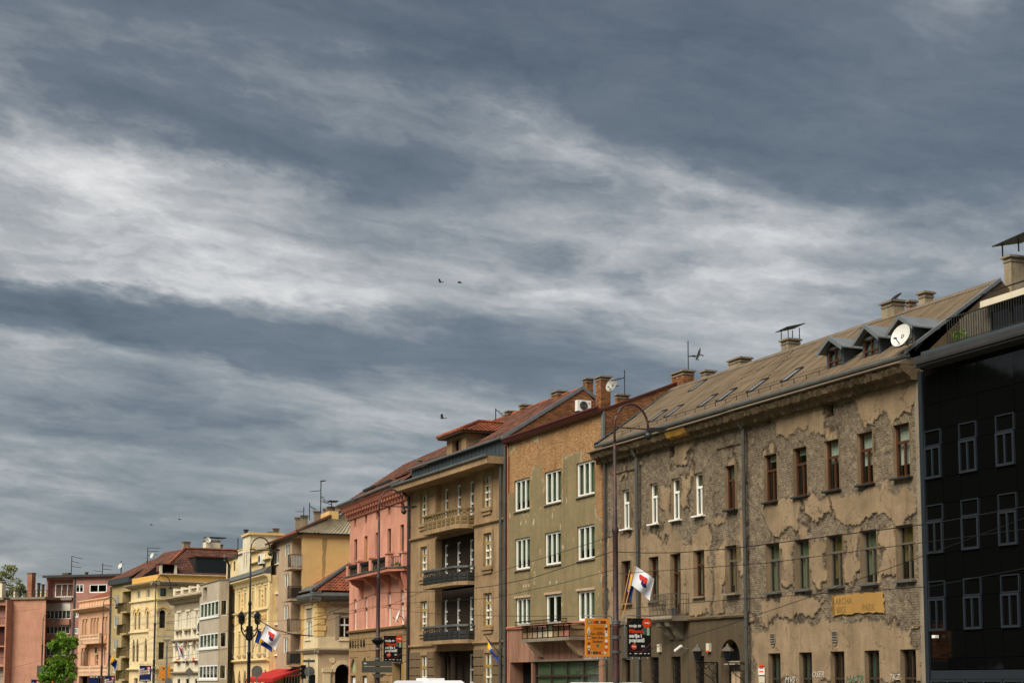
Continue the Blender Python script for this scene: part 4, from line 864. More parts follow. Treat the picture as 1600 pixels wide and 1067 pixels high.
def maskC(U,Z):
    wu=U+(fbm(U*1.3,Z*1.3,13,5,.6)-.5)*.9; wz=Z+(fbm(U*1.3,Z*1.3,23,5,.6)-.5)*.9; sd=np.full(U.shape,1e9)
    for p in OL: sd=np.minimum(sd,sdpoly(wu,wz,p))
    chips=(fbm(U*1.6,Z*1.1,37,3)-.80)*3; sd=np.maximum(sd,np.where(Z>7,chips,-1))
    sm=np.clip(.5-sd/.06,0,1); ed=np.exp(-((sd+.02)/.05)**2)*.7*(fbm(U*.6,Z*.6,5)>.5)
    ch=(fbm(U*3.1,Z*1.7,77,2)>.83)&(Z<11.5)&(Z>5.5); ed=np.maximum(ed,ch*.8)
    spc=np.where(Z<zl,1.,0.); sm=np.where(Z<zl,1,sm); dsp=(1-sm)*(.02+.03*fbm(U*5,Z*7,3,3))+.004*fbm(U*3,Z*3,4,2)
    return np.clip(dsp,0,.2),np.stack([sm,np.where(Z<zl,0,ed),spc],-1)
C.wall('olive_relief',0,CZ,ops,step=.075,mask=maskC); C.shell('brick',CZ,9.5,inner=1.0,right=False)
for i,o in enumerate(cr1+cr2+cr3):
    if i==7: C.win((o[0],o[1],zl+.1,o[3]),[(1,2)],'white_paint',y=.14,ft=.13); continue
    C.win(o,[(1,3)],'white_paint',y=.14,ft=.11,sill='concrete' if i<6 else None,curt=(0,1),cm='gcurtain',sw=.1)
for o in cr3: C.bx(o[0]-.12,o[1]+.12,-.05,.0,o[3],o[3]+.12,'window_hood','beige')
C.prof([(.02,zl-.08),(-.1,zl-.02),(-.14,zl+.08),(.02,zl+.14)],0,C.W,'ledge','pinkdark',.5,.01,1)
C.bx(ga[0],ga[1],.8,.85,0,zsh,'garage_back','void')
C.win((sh[0]+.1,sh[1],.4,zsh),[(.5,4),(.25,4),(.3,4)],'darkwood',y=.2,ft=.08,curt=(0,1),cm='gcurtain')
C.bx(sh[0]-.05,sh[1]+.1,-.06,.0,zsh,zsh+.1,'shop_lintel','concrete')
# balcony
bu0=C.uv(815,990,-.95)[0]; bu1=C.uv(889,990,-.95)[0]; zb=C.zat(853,1001,-.95); zt=C.zat(853,975,-.95)
bo=C.bx(bu0,bu1,-.95,.0,zb,zb+.16,'balcony','concrete')
mb=MB()
for zz in (zb+.2,zb+.55,zb+.85,zt): mb.box(bu0,bu1,-.94,-.91,zz-.015,zz+.015); mb.box(bu1-.03,bu1,-.91,0,zz-.015,zz+.015)
for q in np.linspace(bu0,bu1-.03,10): mb.box(q,q+.03,-.945,-.905,zb+.16,zt)
for q in np.linspace(bu0-.3,bu1+.25,40): mb.box(q,q+.015,-1.2,-1.185,zt-.05,zt+.22)
mb.box(bu0-.35,bu1+.3,-1.22,-.9,zt-.06,zt-.03); mb.box(bu0-.35,bu1+.3,-1.21,-1.18,zt+.2,zt+.24); mb.box(bu0-.35,bu1+.3,-1.21,-1.18,zt+.05,zt+.08)
mkobj('railing',mb.mesh('railing',M['iron']),bo)
nb=6
for q in range(nb):
    a=bu0+.05+(bu1-bu0-.1)*q/nb; mkobj('board',MB().box(a,a+(bu1-bu0-.1)/nb-.02,-.89,-.86,zb+.18,zt-.05-.04*(q%3)).mesh('board',M[('brown','beige','greyblock','cream','brown','pinkdark')[q]]),bo)
mkobj('board',MB().box(bu1-.06,bu1-.04,-.85,-.1,zb+.18,zt-.12).mesh('board',M['brown']),bo)
for u in (bu0+.4,bu1-.7): C.b(MB().xprism([(0,zb),(-.85,zb),(-.7,zb-.25),(-.2,zb-.75),(0,zb-.8)],u,u+.35),'balcony_bracket','beige')
# eave, roof, firewall
C.prof([(.05,CZ-.02),(-.28,CZ+.08),(-.36,CZ+.2),(-.3,CZ+.26),(.05,CZ+.24)],-.1,C.W,'eave','redmetal',1.5,.008,2)
C.prof([(-.33+.07*math.cos(a),CZ+.3+.07*math.sin(a)) for a in np.linspace(0,6.283,8)[:-1]],-.1,C.W,'gutter','redmetal')
C.b(MB().poly((-.05,-.3,CZ+.26),(C.W-.2,-.3,CZ+.26),(C.W-.2,9.3,CZ+.7),(-.05,9.3,CZ+.7)),'roof','redmetal')
S=C.side(C.W); zfw=lambda y: 15.36+ (y)*.395
S.b(MB().prism([(.0,0),(9.4,0),(9.4,zfw(4.6)),(4.6,zfw(4.6)),(.0,zfw(0))],-.02,.25),'firewall','brick')
S.b(MB().prism([(-.2,zfw(-.2)),(4.7,zfw(4.7)),(4.7,zfw(4.7)+.1),(-.2,zfw(-.2)+.1)],-.08,.3),'firewall_coping','redmetal')
C.bx(C.W-.14,C.W+.06,-.06,.05,13.3,CZ+.1,'corner_flashing','metal')
C.bx(.005,.09,-.03,.0,.2,CZ,'corner_strip','pinkdark')
C.pipe(-.12,.3,15.2,.08,-.12)
_,cc=C.chim(958,986,611,15.8,yl=4.6,dep=.9,mat='brick')
C.chim(1012,1032,608,15.6,yl=4.9,dep=.6,mat='brick')
# ================================================================== D: brown house with rounded balconies
D=building('brown_balcony_house','brown rendered house with three stacked balconies and a tiled roof tower',641,790,-320)
Dz=lambda x,y,yl=0: D.zat(x,y,yl)
du=lambda x,y=900,yl=0: D.uv(x,y,yl)[0]
rowsR=[D.rect(753.6,769,740.7,792.4),D.rect(756,769,832,884),D.rect(756.7,769,925.6,978)]; rowsL=[D.rect(656,669,772,818),D.rect(657,668.5,854,901),D.rect(657,668.5,939,985.6)]
wR=1.25; R_=[];L_=[]
for a,b in zip(rowsR,rowsL):
    z0=(a[2]+b[2])/2; z1=(a[3]+b[3])/2; ca=(a[0]+a[1])/2; cb=(b[0]+b[1])/2; R_.append((ca-wR/2,ca+wR/2,z0,z1)); L_.append((cb-wR/2,cb+wR/2,z0,z1))
zg=Dz(764,1019); gR=(R_[2][0],R_[2][1],.8,zg); gL=(L_[2][0],L_[2][1],.8,zg)
zs=Dz(704,741,-0); zl0=Dz(764,1002.5); ub0,ub1=du(680),du(741)
zled1=Dz(760,816.5)
recs=[(ub0,ub1,zled1+.05,zs-.1,.35),(ub0,ub1,zl0+.02,zled1-.3,.45),(ub0,ub1,.02,zl0-.4,.9)]
D.wall('brown',0,zs,[o+(.22,) for o in R_+L_+[gR,gL]]+recs); D.shell('brick',zs+.3,9.6,inner=2.6)
for i,o in enumerate(R_+L_+[gR,gL]):
    D.win(o,[(1,2),(1,2),(1,2),(1.15,2)],'white_paint',y=.16,ft=.085,outer=('yellowwood',.085),sill='brown' if i<6 else None,curt=(0,1),cm='curtain')
    if i<6:
        tr=MB().box(o[0]-.2,o[0],-.05,0,o[2]-.05,o[3]+.2).box(o[1],o[1]+.2,-.05,0,o[2]-.05,o[3]+.2).box(o[0],o[1],-.05,0,o[3],o[3]+.2); D.b(tr,'window_surround','brown')
        D.b(MB().box(o[0]-.2,o[1]+.2,-.16,0,o[2]-.22,o[2]-.08).box(o[0]-.05,o[1]+.05,-.09,0,o[2]-.42,o[2]-.24),'window_apron','brown')
# recess walls with narrow glazed doors
zfl=[zled1+.1,Dz(714,905,-.5)+.0,zl0+.1]; zdt=[Dz(716,758,.35),Dz(718,846,.45),Dz(718,934,.45)]
for k in range(3):
    yl=.35 if k==0 else .45; z0=zfl[k]; z1=zdt[k]; us=[D.uv(x,900,yl)[0] for x in (697,716.5,736.5)]; o3=[(u-.3,u+.3,z0+.05,z1) for u in us]
    lo=z0-.3 if k else z0-.05; hi=recs[0][3] if k==0 else (zfl[k-1]-.45)
    D.wall('brown' if k==0 else 'soot_shade',lo,hi,[o+(.15,) for o in o3],u0=ub0,u1=ub1,y=yl,name='recess_wall')
    for o in o3: D.win(o,[(.75,1),(.75,1),(.75,1),(.8,1)],'white_paint',y=yl+.1,ft=.09,curt=(0,1),cm='ycurtain',name='balcony_door')
D.wall('soot_shade',.02,zl0-.4,[(du(697,1000,.9)-.36,du(697,1000,.9)+.36,.1,zg,.15),(du(737,1000,.9)-.36,du(737,1000,.9)+.36,.1,zg,.15)],u0=ub0,u1=ub1,y=.9,name='porch_wall')
for x in (697,737): u=du(x,1000,.9); D.win((u-.36,u+.36,.1,zg),[(.75,1),(.75,1),(.75,1),(.8,1)],'white_paint',y=1.0,ft=.09,curt=(0,1),cm='ycurtain')
for u in (du(708,1000,.8),du(724,1000,.8)): D.b(MB().lathe([(.3,0),(.3,.3),(.22,.35),(.2,zl0-.75),(.3,zl0-.65),(.3,zl0-.42)],10,(u,.2)),'porch_column','soot_shade',smooth=False)
# ledges between storeys
def led(z,a,b,sd): D.prof([(.02,z-.14),(-.06,z-.12),(-.16,z-.03),(-.16,z+.04),(.02,z+.08)],a,b,'ledge','brown',.8,.006,sd)
led(zled1,0,ub0,1); led(zled1,ub1,D.W,2); led(zl0,0,ub0,3); led(zl0,ub1,D.W,4)
# rusticated ground floor blocks
bh=.52; bm={}
for (a,b) in ((.02,gL[0]-.02),(gL[1]+.02,ub0-.02),(ub1+.02,gR[0]-.02),(gR[1]+.02,D.W-.02)):
    r=0; z=.1
    while z<zl0-.75:
        n=max(1,round((b-a)/1.0)); off=.0
        for q in range(n):
            k_=round((b-a)/n,3)
            if k_ not in bm: bm[k_]=MB().add([(0.015,0,.015),(k_-.015,0,.015),(k_-.015,0,bh-.015),(.015,0,bh-.015),(.05,-.07,.05),(k_-.05,-.07,.05),(k_-.05,-.07,bh-.05),(.05,-.07,bh-.05)],[(4,5,6,7),(0,1,5,4),(1,2,6,5),(2,3,7,6),(3,0,4,7)]).mesh('stone_block',M['stone2'])
            o=D.put('stone_block',bm[k_],(a+k_*q,-.002,z)); o.location.y+=random.uniform(-.008,.006)*0
        z+=bh
# balconies
def dbal(pl,pc,pr,yt,yb,lower,rail,nm,lab):
    ybt=1.05; a=D.uv(pl,yt,-ybt)[0]; c=D.uv(pc,yt,-ybt)[0]; r=D.uv(pr,yt,0)[0]; r=max(r,c+.1); z1=D.zat(pc,yt,-ybt); z0=D.zat(pc,yb,-ybt)
    P=[(a,.0),(a,-ybt+.25),(a+.2,-ybt),(c-.35,-ybt),(c,-ybt+.18),(r,-.45),(r,0)]
    o=D.b(MB().zprism(P,z0-.12,z0+.1),'balcony','brown')
    ins=lambda d:[(p[0]+(d if i<3 else -d),p[1]+(d if 0<i<6 else 0)) for i,p in enumerate(P)]
    def ring(za,zb,mat,name,d0,d1):
        O=ins(d0);I=ins(d1);mb=MB()
        for i in range(len(P)-1): mb.add([(*O[i],za),(*O[i+1],za),(*O[i+1],zb),(*O[i],zb),(*I[i],za),(*I[i+1],za),(*I[i+1],zb),(*I[i],zb)],[(0,1,2,3),(7,6,5,4),(3,2,6,7),(0,4,5,1)])
        return mkobj(name,mb.mesh(name,M[mat]),o)
    H=z1-z0; ring(z0+.1,z0+.12+H*.5,lower,'parapet',.05,.11); ring(z1-.12,z1,rail,'handrail',-.03,.14)
    mb=MB(); O=ins(.07)
    for i in range(len(P)-1):
        L=math.hypot(O[i+1][0]-O[i][0],O[i+1][1]-O[i][1]); n=max(1,int(L/.42)); za,zb=z0+.12+H*.5,z1-.12
        for q in range(n):
            f=lambda t:(O[i][0]+(O[i+1][0]-O[i][0])*t,O[i][1]+(O[i+1][1]-O[i][1])*t)
            p0,p1=f(q/n),f((q+1)/n); mb.tube([(*p0,za),(*p1,zb)],.02,4); mb.tube([(*p1,za),(*p0,zb)],.02,4); mb.tube([(*p0,z0+.15),(*p0,zb)],.022,4)
    mkobj('lattice',mb.mesh('lattice',M[lower if lower!='brown' else 'olivewood']),o)
    mb=MB(); O=ins(.045)
    for i in (2,3,4,5):
        L=math.hypot(O[i+1][0]-O[i][0],O[i+1][1]-O[i][1]); n=max(1,int(L/.75))
        for q in range(n):
            f=lambda t:(O[i][0]+(O[i+1][0]-O[i][0])*t,O[i][1]+(O[i+1][1]-O[i][1])*t)
            p0,p1=f((q+.15)/n),f((q+.85)/n); d=(p1[0]-p0[0],p1[1]-p0[1]); l=math.hypot(*d); nx,ny=d[1]/l*.03,-d[0]/l*.03
            for za,zb in ((z0+.18,z0+.1+H*.24),(z0+.1+H*.28,z0+.08+H*.5)):
                mb.add([(p0[0],p0[1],za),(p1[0],p1[1],za),(p1[0],p1[1],zb),(p0[0],p0[1],zb),(p0[0]+nx,p0[1]+ny,za+.02),(p1[0]+nx,p1[1]+ny,za+.02),(p1[0]+nx,p1[1]+ny,zb-.02),(p0[0]+nx,p0[1]+ny,zb-.02)],[(4,5,6,7),(0,1,5,4),(1,2,6,5),(2,3,7,6),(3,0,4,7)])
    mkobj('panel',mb.mesh('panel',M['olivewood' if lower=='brown' else lower]),o)
dbal(659,714,741.5,792.4,821,'brown','olivewood','',''); dbal(658,711,742,883,910,'slate' if False else 'darkmetal','zinc','',''); dbal(658,711,742,974.4,1001,'darkmetal','zinc','','')
# eave slab, gutter, mansard band, roof
zf1=Dz(704,730,-1.1); zf0=zf1-.42
D.b(MB().box(-.55,D.W-.15,-1.1,.3,zf0,zf1),'eave_slab','brown')
D.prof([(-1.16+.09*math.cos(a),zf1+.02+.09*math.sin(a)) for a in np.linspace(0,6.283,9)[:-1]],-.6,D.W-.1,'gutter','zinc')
D.prof([(-1.1,zf1+.002),(.3,zf1+.002),(.3,zf1+.12),(-1.0,zf1+.05)],-.55,D.W-.15,'eave_sheet','zinc')
zm=Dz(785,686,.0); 
mb=MB().box(.15,D.W-.2,.0,.15,zf1,zm)
for q in np.arange(.15,D.W-.2,.62): mb.box(q,q+.035,-.03,.0,zf1,zm)
D.b(mb,'mansard_band','slate')
zrg=18.9; yrg=4.9
D.b(tileroof((.0,-.15,zm+.02),(D.W-.05,-.15,zm+.02),(.0,yrg,zrg),(D.W-.05,yrg,zrg)),'roof','tile')
D.b(MB().poly((0,yrg,zrg),(D.W,yrg,zrg),(D.W,9.6,zs+.2),(0,9.6,zs+.2)),'rear_roof','tile')
D.prof([(yrg-.14,zrg-.02),(yrg,zrg+.12),(yrg+.14,zrg-.02)],0,D.W,'ridge_tile','tile2',.4,.015,6)
D.prof([(-.2,zm-.05),(-.3,zm),(-.28,zm+.1),(-.15,zm+.04)],.1,D.W-.1,'roof_gutter','zinc')
mb=MB()
for dzg in (.12,.24): mb.tube([(du(728,700,.1)+.2,.15,zm+.25+dzg),(D.W-.4,.15,zm+.25+dzg)],.016,4); mb.tube([(.2,.15,zm+.25+dzg),(du(697,700,.1)-.2,.15,zm+.25+dzg)],.016,4)
D.b(mb,'snow_guard','zinc')
G_=D.side(D.W)
G_.b(MB().prism([(0,10),(0,zm),(yrg,zrg-.05),(9.6,zs+.2),(9.6,10)],-.01,.22),'brick_gable','brick')
G_.b(MB().prism([(-.25,zm-.12),(-.25,zm+.1),(yrg,zrg+.14),(yrg+1.3,zrg-.75),(yrg+1.3,zrg-.95),(yrg,zrg-.08)],-.07,.12),'verge_flashing','metal')
D.pipe(D.W-.35,.3,zf0-.2,.09,-.18,top=(-.85,.7)); D.pipe(-.05,.3,zf0-.3,.1,-.15,mat='darkmetal',top=(-.85,.8))
D.bx(D.W-.02,D.W+.35,.15,.3,0,zm,'party_wall','pinkdark')
# roof tower (dormer)
ty=.05; tu0,tu1=du(698,705,ty),du(728,700,ty); tz1=Dz(713,682,ty); tzb=zf1
td=D.wall('brown',tzb,tz1,[(tu0+.9,tu0+2.2,tzb+1.0,tz1-.15,.3),(tu1-1.2,tu1-.75,tzb+.9,tz1-.15,.2)],u0=tu0,u1=tu1,y=ty,name='roof_tower')
mkobj('tower_side',MB().box(tu1-.2,tu1,ty+.01,4.,tzb,tz1).box(tu0,tu0+.2,ty+.01,4.,tzb,tz1).box(tu0+.2,tu1-.2,.9,1.,tzb,tz1).mesh('tower_side',M['brown']),td)
mkobj('tower_opening',MB().box(tu0+.5,tu1-.4,ty+.35,ty+.4,tzb+.7,tz1-.05).mesh('tower_opening',M['void']),td)
e=.5; x0,x1,y0,y1=tu0-e,tu1+e,ty-e,4.2; hz=.85; ym=ty+1.5; xm=(x0+x1)/2
mkobj('tower_soffit',MB().box(x0+.05,x1-.05,y0+.05,y1,tz1,tz1+.14).mesh('tower_soffit',M['darkwood']),td)
mb=tileroof((x0,y0,tz1+.15),(x1,y0,tz1+.15),(xm-.1,ym,tz1+.15+hz),(xm+.1,ym,tz1+.15+hz)); m2=tileroof((x1,y0,tz1+.15),(x1,y1,tz1+.15),(xm,ym,tz1+.15+hz),(xm,y1,tz1+.15+hz)); mb.add(m2.v,m2.f)
m2=tileroof((x0,y1,tz1+.15),(x0,y0,tz1+.15),(xm,y1,tz1+.15+hz),(xm,ym,tz1+.15+hz)); mb.add(m2.v,m2.f)
mb.tube([(x1,y0,tz1+.2),(xm,ym,tz1+.22+hz)],.1,6); mb.tube([(x0,y0,tz1+.2),(xm,ym,tz1+.22+hz)],.1,6); mb.tube([(xm,ym,tz1+.22+hz),(xm,y1,tz1+.22+hz)],.1,6)
mkobj('tower_roof',mb.mesh('tower_roof',M['tile2']),td)
for a in [(858.6,889,607),(809,833,628),(786,810.5,638)]: D.chim(*a,17.2,yl=4.5,dep=.8,mat='brick')
D.chim(908,930,588,18,yl=5.2,dep=.6,mat='brick'); D.chim(927.5,957,584,17.2,yl=5.6,dep=.8,mat='brick')
D.chim(650,659,716,16.2,yl=2.5,dep=.5,mat='brick')
# air conditioner on the brick gable
q=G_.uv(909,635,-.0); 
def aircon(fr,u,y,z,w_,h_,d_,label,dot=False):
    t=thing('air_conditioner',fr,u,y,z,label,'air conditioner')
    mkobj('casing',MB().box(-w_/2,w_/2,-d_,0,0,h_).mesh('casing',M['white_paint']),t)
    f_=mkobj('fan_grille',MB().disc((-w_*.05,h_/2),h_*.4,-d_-.02,-d_-.002,18).mesh('fan_grille',M['zinc']),t)
    mb=MB(); [mb.tube([(-w_*.05+r_*math.cos(a),-d_-.03,h_/2+r_*math.sin(a)) for a in np.linspace(0,6.283,17)],.008,4) for r_ in (h_*.12,h_*.2,h_*.28,h_*.36)]
    mkobj('fan_guard',mb.mesh('fan_guard',M['darkmetal']),f_)
    if dot: mkobj('badge',MB().disc((w_*.36,h_*.72),.05,-d_-.006,-d_-.001,12).mesh('badge',M['p_red']),t)
    mkobj('bracket',MB().box(-w_*.4,-w_*.35,-d_,.0,-.12,-.002).box(w_*.35,w_*.4,-d_,.0,-.12,-.002).mesh('bracket',M['darkmetal']),t)
aircon(G_,q[0],-.01,q[2]-.32,.88,.64,.34,'white air conditioner with a red badge on the brown brick gable',True)
# ================================================================== E: pink museum house
E_=building('pink_museum_house','pink rendered museum with a pillared balcony over a sandstone ground floor',545,641,-150); E=E_
ezl=E.zat(590,982); eze=E.zat(590,786)
wt=E.row([(553,558,842,876),(569,574,836.7,872.6),(586.8,591.5,832,868.5),(605,611,825,866.7),(625,631,820,868)]); wt=[(a[0],a[1],a[2]-.1,a[3]) for a in wt]
wl=E.row([(552,557,935,984),(569.6,574,932.6,982.5),(588,592,929,980),(605.5,610.7,926,978),(625.6,631,922,976)])
wl=[(a[0],a[1],max(a[2],ezl+.12),a[3]) for a in wl]
vt=[(a-.3,a+.3,z-.4,z+.4) for a,z in [(E.uv(x,y)[0],E.zat(592,801)) for x,y in ((555,813),(572,807),(589.5,801),(608.4,795),(628,789))]]
E.wall('pink',ezl,eze,[o+(.28,) for o in wt+wl]+[o+(.3,) for o in vt]); E.shell('pink',eze,9.6,inner=.7)
for i,o in enumerate(wt): E.win(o,[(.66,2),(.34,2)],'darkwood' if i!=1 else 'yellowwood',y=.2,ft=.09,sill='concrete',curt=(.1,1) if i in(3,4) else None)
for o in wl: E.win(o,[(.62,2),(.38,2)],'white_paint',y=.2,ft=.09,curt=(.4,1))
for i,o in enumerate(wl): E.bx(o[0]+.02,o[1]-.02,.1,.16,o[2]+(o[3]-o[2])*.58,o[2]+(o[3]-o[2])*.66,'window_transom','redmetal')
# cornice with dentils
E.prof([(.02,eze-.55),(-.12,eze-.5),(-.16,eze-.2),(-.5,eze+.05),(-.62,eze+.3),(-.75,eze+.42),(-.75,eze+.5),(.02,eze+.55)],-.6,E.W,'cornice','pinkdark')
for q in np.arange(.0,E.W,.72): E.bx(q,q+.34,-.42,-.12,eze-.2,eze-.0,'dentil','pinkdark')
E.prof([(-.82+.1*math.cos(a),eze+.6+.1*math.sin(a)) for a in np.linspace(0,6.283,8)[:-1]],-.6,E.W,'gutter','zinc')
er=eze+2.6
E.b(tileroof((-.4,-.7,eze+.56),(E.W,-.7,eze+.56),(-.4,4.4,eze+4.0),(E.W,4.4,eze+4.0)),'roof','tile')
E.b(MB().poly((-.4,4.4,eze+4),(E.W,4.4,eze+4),(E.W,9.6,eze),(-.4,9.6,eze)),'rear_roof','tile'); E.b(MB().add([(0,0,eze+.5),(0,4.4,eze+3.9),(0,9.6,eze)],[(0,1,2)]),'gable','pink')
for (xl,xr,yt,yb) in ((574,589,764,776),(597,617,754.6,768),(623,640,743,757)):
    y=.5; a,b=E.uv(xl,yb,y)[0],E.uv(xr,yb,y)[0]; b=min(b,a+2.6); z0=eze+1.1; z1=E.zat((xl+xr)/2-3,yt,y)
    d=E.b(MB().box(a,b,y,y+2.2,z0,z1-.1),'dormer','darkwood'); mkobj('dormer_roof',MB().box(a-.25,b+.25,y-.3,y+2.4,z1-.1,z1+.06).mesh('dormer_roof',M['tile'] if xl>600 else M['darkmetal']),d)
    mkobj('dormer_window',MB().box(a+.3,b-.3,y-.03,y-.002,z0+.2,z1-.3).mesh('dormer_window',M['blind'] if xl<590 else M['carglass']),d)
# balcony with pillars
zb=E.zat(593,890,-1.1); ub0,ub1=E.uv(541,900,-1.1)[0],E.uv(606,890,-1.1)[0]
bo=E.b(MB().zprism([(ub0,0),(ub0,-1.15),(ub1+.1,-1.15),(ub1+1.2,-.35),(ub1+1.2,0)],zb-.22,zb),'balcony','pinkdark')
mkobj('slab_edge',MB().zprism([(ub0-.05,-.02),(ub0-.05,-1.22),(ub1+.12,-1.22),(ub1+1.3,-.42),(ub1+1.3,-.02)],zb+.002,zb+.08).mesh('slab_edge',M['zinc']),bo)
pz=E.zat(600,864,-1.1)
us=[ub0+.25,E.uv(560,880,-1.1)[0],E.uv(578,880,-1.1)[0],ub1-.25]
for k,u in enumerate(us):
    w_=.24 if k<3 else .34; E.b(MB().box(u-w_,u+w_,-1.12,-.75,zb+.08,pz-.1).box(u-w_-.07,u+w_+.07,-1.2,-.68,pz-.1,pz),'balcony_pillar','pink')
E.b(MB().box(ub1+.75,ub1+1.15,-.4,-.05,zb+.08,pz-.1).box(ub1+.7,ub1+1.2,-.46,-.02,pz-.1,pz),'balcony_pillar','pink')
for a,b in zip(us[:-1],us[1:]):
    p=E.bx(a+.24,b-.24,-.98,-.92,zb+.1,pz-.28,'railing_panel','darkwood'); mkobj('planter',MB().box(a+.5,b-.5,-1.12,-.99,pz-.45,pz-.25).mesh('planter',M['iron']),p)
    E.bx(a+.24,b-.24,-1.0,-.9,pz-.28,pz-.2,'handrail','pinkdark')
mb=MB()
for q in np.linspace(0,1,8): mb.tube([(ub1+.05+.75*q,-.95+.6*q,zb+.1),(ub1+.05+.75*q,-.95+.6*q,pz-.3)],.018,4)
for zz in (zb+.2,pz-.3): mb.tube([(ub1+.05,-.95,zz),(ub1+.8,-.35,zz)],.022,4)
E.b(mb,'side_railing','iron')
rg=random.Random(5); mb=MB()
for u in (us[2]+.9,us[1]+2.2,ub1+.5): leafball(mb,(u,-.9 if u<ub1 else -.6,zb+.16),.24,60,.08,rg)
E.b(mb,'weeds','plant')
for u in (ub0+.6,ub0+(ub1-ub0)*.38,ub0+(ub1-ub0)*.7,ub1-.2,ub1+.75): E.b(MB().xprism([(0,zb-.23),(-1.0 if u<ub1 else -.45,zb-.23),(-.8 if u<ub1 else -.4,zb-.5),(-.3,zb-.8),(-.1,zb-1.4),(0,zb-1.5)],u-.18,u+.18),'balcony_bracket','pinkdark')
E.prof([(.02,zb-.2),(-.14,zb-.14),(-.2,zb),(.02,zb+.06)],ub1+1.3,E.W,'ledge','pinkdark'); 
E.prof([(.02,ezl-.12),(-.16,ezl-.08),(-.22,ezl+.04),(.02,ezl+.1)],-.1,E.W,'ledge','stone')
# sandstone ground floor of separate blocks around the openings
arch=[]
for xl,xr,yt in ((547,555,1028),(565,572.5,1026),(583,590,1024)):
    a=E.rect(xl,xr,yt,1050); arch.append((a[0],a[1],E.zat((xl+xr)/2,1050),a[3],.25,'point'))
door=(E.uv(612,1050)[0],E.uv(629,1050)[0],.02,E.zat(620,1034),.6)
low=[(a[0],a[1],.7,a[2]-.22,.2) for a in arch]
E.wall('stone',0,ezl-.1,arch+low+[door],y=.04,name='ground_floor_wall')
bh=.44; z=.05; bm={}; r_=0; openings=arch+low+[door]
while z<ezl-.2:
    u=0.03-(.75 if r_%2 else 0); rr=random.Random(r_)
    while u<E.W-.6:
        bw=rr.choice((1.0,1.4,1.7)); a,b=max(u,.03),min(u+bw,E.W-.55); hb=min(bh,ezl-.12-z)
        if b-a>.25 and hb>.2 and not any(a<o[1]+.02 and b>o[0]-.02 and z<o[3]+.02 and z+hb>o[2]-.02 for o in openings):
            k_=(round(b-a,2),round(hb,2))
            if k_ not in bm: bm[k_]=MB().add([(.012,0,.012),(k_[0]-.012,0,.012),(k_[0]-.012,0,k_[1]-.012),(.012,0,k_[1]-.012),(.025,-.035,.025),(k_[0]-.025,-.035,.025),(k_[0]-.025,-.035,k_[1]-.025),(.025,-.035,k_[1]-.025)],[(4,5,6,7),(0,1,5,4),(1,2,6,5),(2,3,7,6),(3,0,4,7)]).mesh('stone_block',M['stone'])
            E.put('stone_block',bm[k_],(a,.038-.012*rr.random(),z))
        u+=bw
    z+=bh; r_+=1
for o in arch: E.bx(o[0],o[1],.2,.26,o[2],o[3],'arch_panel','green_panel')
for o in low: E.bx(o[0],o[1],.2,.26,o[2],o[3],'display_board','p_white'); E.b(MB().box(o[0],o[1],.12,.19,o[3]-.1,o[3]).box(o[0],o[0]+.1,.12,.19,o[2],o[3]-.1).box(o[1]-.1,o[1],.12,.19,o[2],o[3]-.1),'display_frame','darkwood')
E.bx(door[0],door[1],.6,.66,0,door[3],'door_recess','void'); E.bx(door[0]+2.0,door[0]+2.3,.1,.4,.02,door[3],'door_post','yellowwood')
E.bx(E.W-.5,E.W-.02,-.04,.05,0,ezl-.1,'corner_strip','pinkdark')
q=E.rect(546,573,1001,1010.6)
for i,ch in enumerate('MUSEUM'): E.put('letter',textmesh(ch,.78,'iron',.015,bold=.006,sx=.75),(q[0]+.1+(q[1]-q[0]-.2)*i/6,-.03,q[2]-.02))
q=E.uv(624,964,-.5); DISHES=[]
# ================================================================== F: cream corner building
F=building('cream_corner_house','small cream corner house with yellow quoins and an orange tiled hip roof',469,497,-150)
FS=F.side(F.W); FS.W=9.
fz=F.zat(480,940); fzl=F.zat(480,1016)
fw=F.rect(478,487,950,999); fw=(fw[0],fw[1],fw[2],fw[3])
F.wall('cream',0,fz,[fw+(.25,),(1.6,4.2,.1,fzl-1.3,.4)]); F.bx(1.6,4.2,.4,.45,0,fzl-1.2,'shop_recess','void')
F.win(fw,[(.6,2),(.4,1)],'white_paint',y=.15,ft=.1,sill='white',curt=(.0,1)); F.bx(fw[0]+.1,fw[1]-.1,.05,.09,fw[3]-1.0,fw[3],'roller_blind','whitegrey')
F.b(MB().box(fw[0]-.35,fw[1]+.35,-.2,0,fw[3]+.3,fw[3]+.5).box(fw[0]-.2,fw[1]+.2,-.08,0,fw[3],fw[3]+.3),'window_hood','cream')
sw=FS.rect(529.5,548,963,999); sar=(FS.uv(523.5,1040)[0],FS.uv(547,1040)[0],.02,FS.zat(533,1037),.6,'round')
FS.wall('creamshade',0,fz,[sw+(.25,),sar]); FS.win(sw,[(.66,2),(.34,2)],'white_paint',y=.15,ft=.1,sill='white'); FS.bx(sar[0],sar[1],.6,.65,0,sar[3],'archway_dark','void')
FS.b(MB().box(sw[0]-.8,sw[1]+.3,-.3,0,sw[3]+1.0,sw[3]+1.2).box(sw[0]-.5,sw[1]+.3,-.15,0,sw[3]+.3,sw[3]+.5).box(sw[0]-.3,sw[0]-.02,-.08,0,sw[2],sw[3]+.3),'window_hood','whitegrey')
mb=MB(); rr0=(sar[1]-sar[0])/2; cxm=(sar[0]+sar[1])/2; zc=sar[3]-rr0
